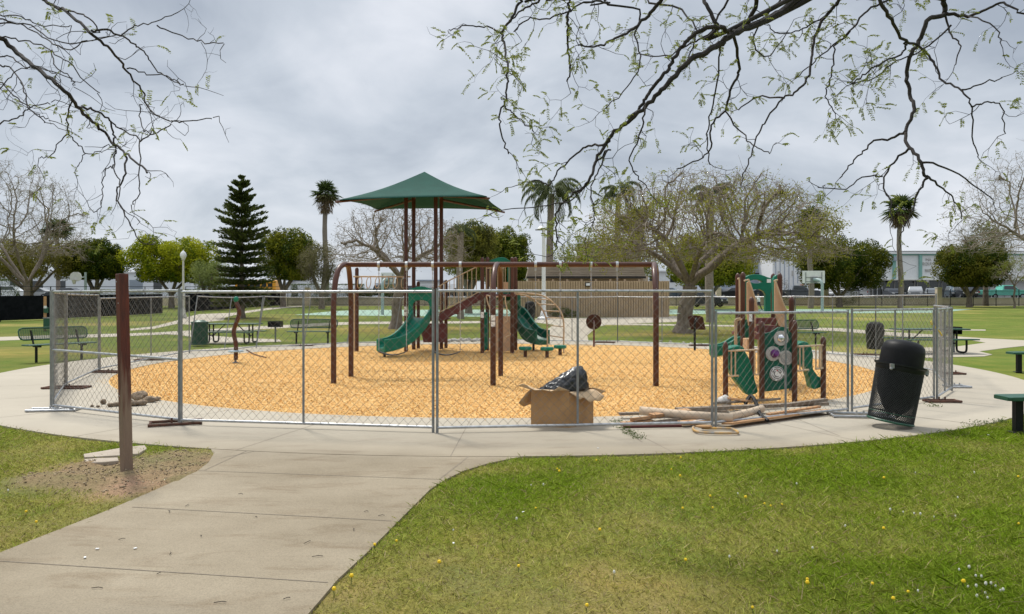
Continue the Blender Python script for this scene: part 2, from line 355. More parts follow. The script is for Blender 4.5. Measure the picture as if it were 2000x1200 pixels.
def postmat():
    m = mat('stained_post', (.135,.026,.010), (.06,.014,.007), 6, .7, 0, .4, 40, stretch=(3,3,.5)); t = m.node_tree; b = t.nodes['Principled BSDF']; lk = t.links.new
    src = b.inputs['Base Color'].links[0].from_socket
    co = N(t, 'ShaderNodeTexCoord'); sx = N(t, 'ShaderNodeSeparateXYZ'); lk(co.outputs['Object'], sx.inputs[0])
    mpn = N(t, 'ShaderNodeMapping'); mpn.inputs['Scale'].default_value = (14,14,1.5); lk(co.outputs['Object'], mpn.inputs[0])
    no = N(t, 'ShaderNodeTexNoise', Scale=2.0, Detail=6.0); lk(mpn.outputs[0], no.inputs['Vector'])
    ma = N(t, 'ShaderNodeMath', operation='MULTIPLY_ADD'); ma.inputs[1].default_value = 1.2; lk(no.outputs[0], ma.inputs[0]); lk(sx.outputs[2], ma.inputs[2])
    mr = N(t, 'ShaderNodeMapRange'); mr.inputs[1].default_value = 1.25; mr.inputs[2].default_value = 1.7; lk(ma.outputs[0], mr.inputs[0])
    cr = N(t, 'ShaderNodeValToRGB'); lk(no.outputs[0], cr.inputs[0]); cr.color_ramp.elements[0].color = (.27,.19,.13,1); cr.color_ramp.elements[1].color = (.15,.10,.07,1)
    mxx = N(t, 'ShaderNodeMix', data_type='RGBA'); lk(mr.outputs[0], mxx.inputs[0]); lk(cr.outputs[0], mxx.inputs[6]); lk(src, mxx.inputs[7]); lk(mxx.outputs[2], b.inputs['Base Color'])
    return m
M['post'] = postmat()

# ---------------------------------------------------------------- ground
CX, CY, RI, RO = -0.3, 20.35, 9.3, 12.0
LZ = -0.022
rng_g = np.random.default_rng(3)
def inpoly(x, y, poly):
    x = np.asarray(x); y = np.asarray(y); r = np.zeros(x.shape, bool); n = len(poly)
    for i in range(n):
        x0, y0 = poly[i]; x1, y1 = poly[(i+1) % n]
        c = ((y0 > y) != (y1 > y)) & (x < (x1-x0)*(y-y0)/((y1-y0) or 1e-9) + x0); r ^= c
    return r
PATHL = [(0,1078),(90,1043),(200,1000),(290,962),(350,935),(385,920),(408,902),(417,886),(410,873),(385,861),(330,848),(260,836)]
PATHR = [(600,1200),(660,1130),(720,1075),(775,1020),(810,985),(840,955),(870,936),(905,919),(955,904),(1010,893),(1060,886)]
pl = [G(*p) for p in PATHL]; pr = [G(*p) for p in PATHR]
NEARPATH = [(-3.75,-4)] + [(p.x, p.y) for p in pl] + [(-5.6, 10.8), (0.6, 10.6)] + [(p.x, p.y) for p in pr[::-1]] + [(-1.5,-4)]
def dirtmask(x, y):
    d = np.exp(-(((x+3.7)/1.1)**2 + ((y-7.75)/.95)**2)**1.5) * 1.5
    d += .9*np.exp(-(((x+4.35)/.5)**2 + ((y-7.25)/.35)**2)) + .5*np.exp(-(((x+3.45)/.45)**2 + ((y-6.9)/.5)**2))
    return np.clip(d * (.55 + .9*fbm(x*2.3, y*2.3)) - .12, 0, 1)
def greenness(x, y):                       # 0 dry .. 1 lush
    g = fbm(x*.9+5, y*.9+2, 5)*1.5 - .22
    g = g + .30*np.clip((x-1.0)/3, -1, 1) + .18*(x < -3.8) + .30*np.exp(-((x-.1)/.9)**2 - ((y-7.6)/.9)**2) - .42*np.exp(-((x+.1)/1.5)**2-((y-4.4)/1.3)**2)
    g = g - .2*np.exp(-((y-5.9)/.6)**2)*(x < -2.5)
    return np.clip(g, 0, 1)
def lawncol(x, y):
    g = greenness(x, y)[...,None]; d = dirtmask(x, y)[...,None]
    far = np.clip((np.asarray(y)[...,None]-12)/10, 0, 1)
    dry = np.array([.22,.195,.06]); lush = np.array([.14,.205,.014]); dirt = np.array([.26,.19,.12])
    c = dry*(1-g) + lush*g
    farc = np.array([.135,.172,.034])*(.75+.25*g)*(.86+.28*fbm(np.asarray(x)*.05, np.asarray(y)*.45, 3)[...,None]) + np.array([.22,.12,.07])*np.clip(fbm(np.asarray(x)*.16+3, np.asarray(y)*.3, 4)[...,None]*2.6-1.35, 0, 1) + np.array([.14,.06,.03])*(np.exp(-(((np.asarray(x)+6.5)/4.5)**2+((np.asarray(y)-41)/3.5)**2))+np.exp(-(((np.asarray(x)-8.6)/4)**2+((np.asarray(y)-38)/2.5)**2))+.8*np.exp(-(((np.asarray(x)+17)/5)**2+((np.asarray(y)-24.5)/2)**2)))[...,None]
    c = c*(1-far) + farc*far
    bare = np.clip(.62 - greenness(x, y)*2.2 - .22, 0, 1)[...,None]*(1-far)*np.clip(fbm(np.asarray(x)*3, np.asarray(y)*3)[...,None]*2-.75, 0, 1)
    d = np.clip(d + bare, 0, 1)
    return c*(1-d) + dirt*d
def grid(xs, ys, zf, name, m, colf):
    Xg, Yg = np.meshgrid(xs, ys); V = np.stack([Xg, Yg, zf(Xg, Yg)], -1).reshape(-1,3); w = len(xs); h = len(ys)
    i = (np.arange(h-1)[:,None]*w + np.arange(w-1)[None,:]).ravel()
    o = npmesh(name, V, np.stack([i, i+1, i+w+1, i+w], 1), m, col=colf(Xg, Yg).reshape(-1,3)); o.data.polygons.foreach_set('use_smooth', [True]*len(o.data.polygons)); return o
def lz(x, y):
    b = LZ + (fbm(x*6, y*6)-.5)*.018*(y < 14)
    dm = dirtmask(x, y)
    ip = inpoly(x, y, NEARPATH) | (np.hypot(x-CX, y-CY) < 11.7)
    b = b + np.where(ip, 0, dm*(.014 + .10*(fbm(x*4+9, y*4)-.40)) + .055*np.exp(-(((x+4.35)/.42)**2 + ((y-7.2)/.25)**2)))
    return np.where(ip, LZ, b) + ter(y)
xs = np.concatenate([np.linspace(-900,-60,8)[:-1], np.linspace(-60,-10,30)[:-1], np.linspace(-10,10,361), np.linspace(10,70,36)[1:], np.linspace(70,900,8)[1:]])
ys = np.concatenate([[-60,-8,-2], np.linspace(1.5,12.5,200), np.linspace(12.5,35,30)[1:], np.linspace(35,92,60)[1:], [94, 97]])
lawn = kind(grid(xs, ys, lz, 'lawn', M['lawn'], lawncol), 'structure')
o = MB(); o.add([(-900,95,1.78),(900,95,1.78),(900,1500,1.78),(-900,1500,1.78)], [(0,1,2,3)]); kind(o.build('parking_lot', M['asph']))
def slab(name, pts, z=0.0, th=.08, m='concrete', joints=()):   # pts in ground coordinates; follows the terrain
    bm = bmesh.new(); vs = [bm.verts.new((p[0], p[1], 0)) for p in pts]
    es = [bm.edges.new((vs[i], vs[(i+1) % len(vs)])) for i in range(len(vs))]
    bmesh.ops.triangle_fill(bm, edges=es, use_beauty=True)
    for yy in (35, 92):
        bmesh.ops.bisect_plane(bm, geom=bm.verts[:]+bm.edges[:]+bm.faces[:], plane_co=(0,yy,0), plane_no=(0,1,0))
    for v in bm.verts: v.co.z = float(ter(v.co.y)) + z
    r = bmesh.ops.extrude_face_region(bm, geom=bm.faces[:])
    for g_ in r['geom']:
        if isinstance(g_, bmesh.types.BMVert): g_.co.z -= th
    bmesh.ops.recalc_face_normals(bm, faces=bm.faces)
    me = bpy.data.meshes.new(name); bm.to_mesh(me); bm.free(); me.materials.append(M[m]); me.materials.append(M['joint'])
    o = bpy.data.objects.new(name, me); C.objects.link(o); return kind(o)
slab('footpath', NEARPATH, -0.004)
# ring pavement with joints and the bark pit
rb = MB(); n = 180
for k in range(n):
    a0, a1 = 2*math.pi*k/n, 2*math.pi*(k+1)/n
    ro0 = RO + .25*(fbm(k*.08, 3)-.5)*0; q = lambda r, a, z: (CX + r*math.cos(a), CY + r*math.sin(a), z)
    rb.add([q(RI,a0,0), q(RO,a0,0), q(RO,a1,0), q(RI,a1,0), q(RI,a0,-.09), q(RO,a0,-.09), q(RO,a1,-.09), q(RI,a1,-.09)], [(0,1,2,3), (0,3,7,4), (1,5,6,2)])
for k in range(30):
    a = 2*math.pi*(k+.35)/30; w = .0045/10
    rb.add([q(RI,a-w,.0015), q(RO,a-w,.0015), q(RO,a+w,.0015), q(RI,a+w,.0015)], [(0,1,2,3)], 1)
for rr in ():
    for k in range(n):
        a0, a1 = 2*math.pi*k/n, 2*math.pi*(k+1)/n
        rb.add([q(rr,a0,.0025), q(rr+.012,a0,.0025), q(rr+.012,a1,.0025), q(rr,a1,.0025)], [(0,1,2,3)], 1)
kind(rb.build('pavement_ring', [M['concrete'], M['joint']]))
jb = MB()
def jline(p0, p1, w=.009, z=-.0015):
    a, b = G(*p0), G(*p1); d = (b-a).normalized(); s_ = Vector((-d.y, d.x, 0))*w/2; zz_ = Vector((0,0,z))
    pts = [a.lerp(b, t/8) for t in range(9)]
    for i in range(8): jb.add([pts[i]-s_+zz_, pts[i]+s_+zz_, pts[i+1]+s_+zz_, pts[i+1]-s_+zz_], [(0,1,2,3)])
for a, b in (((-20,1094),(640,1137)), ((258,990),(765,1017)), ((388,919),(858,936)), ((-60,1215),(560,1240)), ((400,918),(500,872)), ((858,936),(948,866)), ((500,872),(1010,880)), ((430,895),(640,852))): jline(a, b)
kind(jb.build('footpath_joints', M['joint']))
def pslab(name, pix, z=-.010, m='concrete'): return slab(name, [(G(*p).x, G(*p).y) for p in pix], z, .03, m)
pslab('path_far_left', [(-300,668),(0,665),(170,659),(255,656),(300,654),(345,652),(400,650),(460,645.5),(524,642),(560,640),(650,635.5),(700,633),(790,632.5),(900,631.5),(1045,629.5),(1045,626.5),(900,627.5),(790,628),(700,628.5),(646,630),(555,635),(460,639.5),(375,645),(300,649.5),(250,651),(170,653),(0,658),(-300,661)])
pslab('path_upper_left', [(254,645.5),(300,642),(345,632.5),(372,634),(400,629),(437,625.5),(440,620),(464,614),(483,611),(524,605.2),(560,601.3),(590,599.2),(590,597.6),(560,598.6),(524,601.5),(483,607),(455,611),(390,613.5),(370,618),(345,626),(300,637.5),(254,642)], -.012)
pslab('path_table_pad', [(300,652),(350,654),(375,658),(392,668),(420,671),(550,667),(545,663),(470,660),(410,655),(375,649)], -.006)
pslab('path_restroom', [(1040,673),(1062,650),(1068,644),(1082,634),(1045,630),(1045,622.5),(1107,621.5),(1240,619.5),(1312,617),(1330,618),(1330,628),(1290,630),(1190,633),(1165,639),(1147,655),(1150,668),(1165,675)], -.006)
pslab('path_mid_right', [(1185,634.5),(1280,635.5),(1434,638),(1541,643),(1640,647),(1725,654.5),(1830,661),(1895,664),(1926,669),(1858,678),(1780,679),(1780,699),(1858,697),(1922,695.5),(1938,692),(1912,686),(1965,679),(2010,674.5),(2150,667),(2150,659),(2000,664.5),(1920,660.5),(1870,657),(1830,654),(1725,647.5),(1640,641),(1541,639),(1434,635),(1280,632.7),(1185,631.5)], -.008)
pslab('path_thin', [(1700,645.5),(1858,645.3),(1925,645.6),(1925,643.6),(1858,643),(1700,643)], -.011)
pslab('path_thin_back', [(1300,612),(1390,612),(1390,610.6),(1300,610.6)], -.011)
pslab('court', [(575,615),(650,608),(700,605.5),(1100,604.5),(1900,604),(1830,611),(1400,613),(930,618.5),(700,616.5)], -.009, 'courtm')
# bark pit: bed plus loose chips
bed = mat('bark_bed', (.68,.43,.155), (.56,.34,.115), 24, .95, 0, .9, 40, detail=8)
bb = MB(); 
for i in range(60):
    for k in range(72):
        pass
rr = np.linspace(0, RI+.02, 46); th = np.linspace(0, 2*np.pi, 121)[:-1]
Rg, Tg = np.meshgrid(rr, th); Xg = CX + Rg*np.cos(Tg); Yg = CY + Rg*np.sin(Tg)
hol = lambda x, y: -.05*np.exp(-(((x+2.6)/.8)**2 + ((y-16.2)/.6)**2)) - .05*np.exp(-(((x+1.4)/.8)**2 + ((y-16.2)/.6)**2))
bz = lambda x, y: -.014 + (fbm(x*.9, y*.9)-.5)*.05*np.clip((RI-np.hypot(x-CX,y-CY))/.6, 0, 1)
V = np.stack([Xg, Yg, np.maximum(bz(Xg, Yg), -.018)], -1).reshape(-1,3); w = len(rr)
i_ = np.arange(120)[:,None]*w; j_ = np.arange(w-1)[None,:]; i2 = ((np.arange(120)+1) % 120)[:,None]*w
Fb = np.stack([(i_+j_), (i_+j_+1), (i2+j_+1), (i2+j_)], -1).reshape(-1,4)
pit = npmesh('bark_pit', V, Fb, bed); kind(pit)
def chips(name, n_, seed, ymax=CY+RI):
    r_ = np.random.default_rng(seed); a = r_.random(n_)*2*np.pi; q_ = np.sqrt(r_.random(n_))*(RI-.03)
    x = CX+q_*np.cos(a); y = CY+q_*np.sin(a); k = r_.random(n_) < np.clip((34-y)/22, .25, 1); x = x[k]; y = y[k]; m_ = len(x)
    c = np.stack([x, y, np.maximum(bz(x,y), -.018)+.008+r_.random(m_)*.012], 1)
    D = r_.normal(size=(m_,3)); D[:,2] *= .12; U = r_.normal(size=(m_,3)); U[:,2] *= .28
    L_ = .018+r_.random(m_)*.028; W_ = .009+r_.random(m_)*.014
    V_, F_ = quadleaf(c, L_, W_, D, U)
    t = r_.random(m_)[:,None]; base = np.array([.76,.49,.195])*(1-t) + np.array([.66,.39,.135])*t
    base[r_.random(m_) < .10] = (.88,.68,.36); base[r_.random(m_) < .045] = (.40,.20,.07)
    sh = .82+.36*fbm(x*.6+4, y*.6, 4); base = base*sh[:,None]; wear = np.exp(-(((x+2.6)/.75)**2+((y-16.3)/.45)**2))+np.exp(-(((x+1.4)/.75)**2+((y-16.3)/.45)**2))+.8*np.exp(-(((x-.9)/.8)**2+((y-16.3)/.45)**2))+.8*np.exp(-(((x-2.0)/.7)**2+((y-16.3)/.45)**2))+.8*np.exp(-(((x+4.1)/.6)**2+((y-22.2)/.8)**2))+.6*np.exp(-(((x+3.3)/1.1)**2+((y-18.2)/.5)**2)); base = base*(1-.42*np.clip(wear, 0, 1))[:,None]
    ne = 3800; ae = r_.random(ne)*2*np.pi; qe = RI+.02+np.abs(r_.normal(size=ne))*.16; ce = np.stack([CX+qe*np.cos(ae), CY+qe*np.sin(ae), np.full(ne, .005)], 1); De = r_.normal(size=(ne,3)); De[:,2] = 0; Ue = r_.normal(size=(ne,3)); Ue[:,2] *= .1
    Ve, Fe = quadleaf(ce, .02+r_.random(ne)*.02, .010, De, Ue); F_ = np.concatenate([F_, Fe+len(V_)]); V_ = np.concatenate([V_, Ve]); base = np.concatenate([base, base[:ne]])
    return npmesh(name, V_, F_, M['vert'], col=np.repeat(base, 4, 0))
kind(chips('wood_chips', 420000, 5), 'stuff', 'loose orange wood chips covering the round play area', 'wood chips')
# clods and crumbs of bare soil round the wooden post
r_ = np.random.default_rng(19); m_ = 11000; cx_ = -3.9+r_.normal(size=m_)*.85; cy_ = 7.9+r_.normal(size=m_)*.8
k_ = (dirtmask(cx_, cy_) > .25+.4*r_.random(m_)) & ~inpoly(cx_, cy_, NEARPATH) & (np.hypot(cx_-CX, cy_-CY) > RO+.03); cx_ = cx_[k_]; cy_ = cy_[k_]; m_ = len(cx_)
sz = .004+.017*r_.random(m_)**4; c_ = np.stack([cx_, cy_, lz(cx_, cy_)+sz*.3], 1); A_ = r_.normal(size=(m_,4,3)); A_ /= np.linalg.norm(A_, axis=2, keepdims=True); A_ *= sz[:,None,None]; A_[...,2] *= .7
V_ = (c_[:,None,:]+A_).reshape(-1,3); F_ = (np.arange(m_)[:,None,None]*4+np.array([[0,1,2],[0,2,3],[0,3,1],[1,3,2]])).reshape(-1,3)
cc_ = mkc = np.array([.34,.265,.175])*(.75+.45*r_.random(m_))[:,None]; kind(npmesh('loose_soil', V_, F_, M['vert'], col=np.repeat(cc_, 4, 0)), 'stuff', 'loose brown soil crumbs round the foot of the wooden post', 'soil')
# grass blades on the near lawn
def blades(n_, x0, x1, y0, y1, seed, h0=.045):
    r_ = np.random.default_rng(seed); u = r_.random(n_); y = y0*(y1/y0)**u; x = x0 + (x1-x0)*r_.random(n_)
    vis = (np.abs(x)/y < 1.0); x = x[vis]; y = y[vis]
    d = np.hypot(x-CX, y-CY); ok = (d > RO+.0+.03*r_.normal(size=len(x))) & ~inpoly(x, y, NEARPATH)
    x = x[ok]; y = y[ok]; g = greenness(x, y); dm = dirtmask(x, y); ok = r_.random(len(x)) < (1-dm)**1.3*(.46+.6*g); x = x[ok]; y = y[ok]; g = g[ok]; m_ = len(x)
    z = lz(x, y)-.004; h = (h0*(.5+.9*r_.random(m_)))*(.65+.6*g)
    lean = r_.normal(size=(m_,2))*.85; tip = np.stack([x+lean[:,0]*h, y+lean[:,1]*h, z+h*(.35+.65*r_.random(m_))], 1)
    a = r_.random(m_)*np.pi; w_ = (.0018+.0020*r_.random(m_))*(y/6)**.5; ax = np.stack([np.cos(a)*w_, np.sin(a)*w_, 0*a], 1)
    b = np.stack([x,y,z], 1); mid = b*.45+tip*.55; mid[:,2] += h*.12
    V_ = np.stack([b-ax, b+ax, mid+ax*.8, tip, mid-ax*.8], 1).reshape(-1,3); F_ = np.arange(m_)[:,None]*5+np.array([[0,1,2,3,4]])
    t = np.clip(g + r_.normal(size=m_)*.22, 0, 1)[:,None]
    col = np.array([.40,.36,.10])*(1-t) + np.array([.225,.33,.02])*t
    dead = r_.random(m_) < (.20-.16*g); col[dead] = (.42,.34,.17)
    col *= (.5+.85*r_.random(m_))[:,None]
    return V_, F_, np.repeat(col, 5, 0)
b1, b2 = blades(660000, -9.5, 9.5, 3.9, 12.2, 11), blades(32000, -9.5, 9.5, 3.9, 12.2, 12, .064)
bl = [(np.concatenate([b1[0], b2[0]]), np.concatenate([b1[1], b2[1]+len(b1[0])]), np.concatenate([b1[2], b2[2]*.8]))]
o = npmesh('grass', bl[0][0], bl[0][1], M['blade'], col=bl[0][2]); kind(o, 'stuff', 'short patchy lawn grass, green and dry, beside the concrete path', 'grass')

# ---------------------------------------------------------------- trees
def rvec(r_): v = r_.normal(size=3); return v/np.linalg.norm(v)
def mkcol(c1, c2, t): return np.array(c1)*(1-t)+np.array(c2)*t
def bare_tree(name, label, px, py, x0, x1, ytop, seed, fork_py=None, levels=6, nleaf=9000, leafc=((.20,.19,.05),(.10,.12,.03)), rmin=.011, r0=.28, group=None, lean=(0,0), bark='bark', limbs=5, Y=None, leafsz=.09, leafband=(0,1), shrink=.74, step=.26, natt=3200, low=.35, ntw=2):
    """branches grown towards points scattered through an umbrella crown"""
    b = G(px, py) if Y is None else Vector((X(px, Y), Y, float(ter(Y)))); Y = b.y; s = Y/F; r_ = np.random.default_rng(seed)
    fh = ((py-fork_py)*s) if fork_py else 2.4
    c0, c1 = (x0-1000)*s, (x1-1000)*s; zt = H+(HZ-ytop)*s; fz = b.z+fh; cx = (c0+c1)/2; rx = (c1-c0)/2; zc = fz+(zt-fz)*low; ry = rx*.8
    k = step/.30
    u = r_.normal(size=(natt*3,3)); u /= np.linalg.norm(u, axis=1, keepdims=True); q = r_.random(natt*3)**.33; u *= q[:,None]
    lump = 1-.16*fbm(np.arctan2(u[:,1],u[:,0])*2.2+seed+4, u[:,2]*2.5+9, 3)*(u[:,2] > -.2)
    A = np.stack([cx+u[:,0]*rx*lump, Y+u[:,1]*ry*lump, zc+np.where(u[:,2] > 0, u[:,2]*(zt-zc), u[:,2]*(zc-fz)*.8)*lump], 1)
    A = A[(q > .35+.35*r_.random(natt*3)) & ((u[:,2] > -.42))][:natt]
    # trunk
    nodes = []; par = []
    nt_ = 7
    for i in range(nt_+1):
        f = i/nt_; nodes.append([b.x+lean[0]*fh*f+.05*math.sin(i*1.3), b.y+lean[1]*fh*f, b.z-.1+(fh+.1)*f]); par.append(i-1)
    Nn = np.array(nodes); par = list(par)
    near = None; src = nt_; fk = Nn[-1].copy()
    for i in range(limbs):                       # main limbs first, curving out and up
        a = 2*math.pi*(i+.35*r_.random())/limbs; p = fk.copy(); pi = nt_; tgt = np.array([cx+math.cos(a)*rx*.62, Y+math.sin(a)*ry*.6, zc+(zt-zc)*(.15+.25*r_.random())]); d = np.array([math.cos(a)*.5, math.sin(a)*.5, .9])
        m_ = int(np.linalg.norm(tgt-fk)*.72/(step)); 
        for j in range(m_):
            w = tgt-p; w /= np.linalg.norm(w); d = d*.82+w*.25+r_.normal(size=3)*.09; d /= np.linalg.norm(d); p = p+d*step; Nn = np.vstack([Nn, p]); par.append(pi); pi = len(par)-1
    act = np.ones(len(A), bool); best = np.full(len(A), 1e9); bi = np.zeros(len(A), int); done = 0
    for it in range(70):
        new = Nn[done:]; 
        if len(new):
            for c in range(0, len(new), 400):
                dd = ((A[:,None,:]-new[None,c:c+400,:])**2).sum(2); j = dd.argmin(1); m = dd[np.arange(len(A)), j]; up_ = m < best; best[up_] = m[up_]; bi[up_] = j[up_]+done+c
        done = len(Nn); act &= best > (step*.95)**2
        if not act.any(): break
        idx = bi[act]; dv = A[act]-Nn[idx]; dv /= np.linalg.norm(dv, axis=1, keepdims=True); acc = np.zeros((len(Nn),3)); np.add.at(acc, idx, dv); un = np.unique(idx)
        g = acc[un]/np.maximum(np.linalg.norm(acc[un], axis=1, keepdims=True), 1e-6)+r_.normal(size=(len(un),3))*.16; g /= np.linalg.norm(g, axis=1, keepdims=True)
        Nn = np.vstack([Nn, Nn[un]+g*step]); par += list(un)
        if len(Nn) > 16000: break
    par = np.array(par); n_ = len(Nn); load = np.zeros(n_); kids = np.bincount(par[1:], minlength=n_); load[kids == 0] = 1
    for i in range(n_-1, 0, -1): load[par[i]] += load[i]
    rad = rmin*np.maximum(load, 1)**(math.log(r0/rmin)/math.log(max(load[nt_], 3))); rad[:nt_+1] = r0*(1.15-.02*np.arange(nt_+1)); rad[0] = r0*1.6; rad[1] = r0*1.3
    i1 = np.arange(1, n_); P0, P1, R0_, R1_ = Nn[par[1:]], Nn[1:], rad[par[1:]], rad[1:]; R0_ = np.minimum(R0_, R1_*1.35)
    t = thing(name, label, 'tree', tuple(b), group); big = R1_ > .035
    V_, F_ = segmesh(P0[big], P1[big]+(P1[big]-P0[big])*.04, R0_[big], R1_[big], 7); npmesh('trunk', V_, F_, M[bark], t)
    sm = ~big; V1, F1 = segmesh(P0[sm], P1[sm], R0_[sm], R1_[sm], 3)
    tips = np.where((load <= 2))[0]; tips = tips[tips > nt_]; T0, T1 = [], []
    for q_ in range(ntw):
        o_ = tips[r_.random(len(tips)) < .8]; d0 = Nn[o_]-Nn[par[o_]]; d0 /= np.maximum(np.linalg.norm(d0, axis=1, keepdims=True), 1e-6); dd = d0*.6+r_.normal(size=d0.shape)*.6+np.array([0,0,.12]); ln = (.16+.34*r_.random(len(o_)))[:,None]*k; T0.append(Nn[o_]); T1.append(Nn[o_]+dd*ln)
    T0 = np.concatenate(T0); T1 = np.concatenate(T1); V2, F2 = segmesh(T0, T1, rmin*.75, rmin*.4, 3)
    npmesh('twigs', np.concatenate([V1, V2]), np.concatenate([F1, F2+len(V1)]), M['twig'], t)
    if nleaf:
        cl = r_.choice(len(T1), max(len(T1)//3, 1), replace=False); idx = cl[r_.integers(0, len(cl), nleaf)]; cpt = T1[idx] + r_.normal(size=(nleaf,3))*.13
        zf = (cpt[:,2]-cpt[:,2].min())/(np.ptp(cpt[:,2])+1e-6); nz = fbm(cpt[:,0]*.6+seed, cpt[:,2]*.9+cpt[:,1]*.4, 3); keep = (nz > .40) & (r_.random(nleaf) < np.where((zf > leafband[0]) & (zf < leafband[1]), 1, .25)); cpt = cpt[keep]
        V_, F_ = quadleaf(cpt, leafsz*(1+r_.random(len(cpt))), leafsz*.55); t_ = r_.random(len(cpt))[:,None]
        npmesh('crown', V_, F_, M['leaf'], t, col=np.repeat(mkcol(*leafc, t_), 4, 0))
    print(label, n_, len(T0)); return t
def ficus(label, px, py, x0, x1, ytop, ybot, seed, c1=(.030,.058,.010), c2=(.17,.19,.018), yel=.45, n_=34000, Y=None, trunks=5, group='dense evergreen trees', name='evergreen_tree', lsz=.17, holes=.0):
    b = G(px, py) if Y is None else Vector((X(px, Y), Y, float(ter(Y)) if Y < 95 else 1.78)); Y = b.y; s = Y/F; r_ = np.random.default_rng(seed)
    cx, rx = ((x0+x1)/2-1000)*s, (x1-x0)*s/2; zt, zb = H+(HZ-ytop)*s, H+(HZ-ybot)*s; ry = rx*.85
    t = thing(name, label, 'tree', tuple(b), group)
    mb = MB(); fz = b.z+max(.5, (zb-b.z)*.55)
    mb.tube([b-Vector((0,0,.1)), b.lerp(Vector((b.x, b.y, fz)), .5), Vector((b.x, b.y, fz))], [.38, .30, .28], 9)
    for i in range(trunks):
        a = 2*math.pi*(i+.4*r_.random())/trunks; e = Vector((cx+math.cos(a)*rx*.55, Y+math.sin(a)*ry*.5, zb+(zt-zb)*.45))
        mid = Vector((b.x, b.y, fz)).lerp(e, .45); mid.z -= .15
        mb.tube([Vector((b.x, b.y, fz-.1)), mid, e], [.19, .14, .06], 7)
    mb.build('trunk', M['bark'], t, smooth=True)
    nl = 150; u = r_.normal(size=(nl,3)); u /= np.linalg.norm(u, axis=1, keepdims=True); q0 = r_.random(nl)**.36
    rl = (.17+.15*r_.random(nl))*min(rx, (zt-zb)*.62); cz = zb+(zt-zb)*.38; u2 = np.where(u[:,2] > 0, 1, .92)
    cen = np.stack([cx+np.sign(u[:,0])*np.abs(u[:,0])**.85*q0*u2*(rx-rl*.75), Y+u[:,1]*q0*u2*(ry-rl*.8), cz+np.where(u[:,2] > 0, np.abs(u[:,2])**.72*q0*(zt-cz-rl*.85), -np.abs(u[:,2])**.8*q0*(cz-zb-rl*.3))], 1)
    lum = r_.random(nl); w = rl**2; idx = r_.choice(nl, n_, p=w/w.sum()); d = r_.normal(size=(n_,3)); d /= np.linalg.norm(d, axis=1, keepdims=True)
    rad = rl[idx]*(.72+.36*r_.random(n_)); pt = cen[idx]+d*rad[:,None]
    ok = pt[:,2] > zb+.4*(fbm(pt[:,0]*.9, pt[:,1]*.9)-.35); pt = pt[ok]; idx = idx[ok]; d = d[ok]; m_ = len(pt)
    U = d + r_.normal(size=(m_,3))*.6; D = np.cross(U, r_.normal(size=(m_,3))); W3 = np.cross(U, D)
    V_, F_ = quadleaf(pt, lsz*(.9+.9*r_.random(m_)), lsz*.8, D, W3)
    f = fbm(pt[:,0]*1.2+seed, pt[:,2]*1.2+pt[:,1]*.9, 4); tt = np.clip((f-.5)*2.1+yel+(lum[idx]-.5)*.7+.22*r_.normal(size=m_), 0, 1)[:,None]
    npmesh('crown', V_, F_, M['leaf'], t, col=np.repeat(mkcol(c1, c2, tt), 4, 0))
    return t
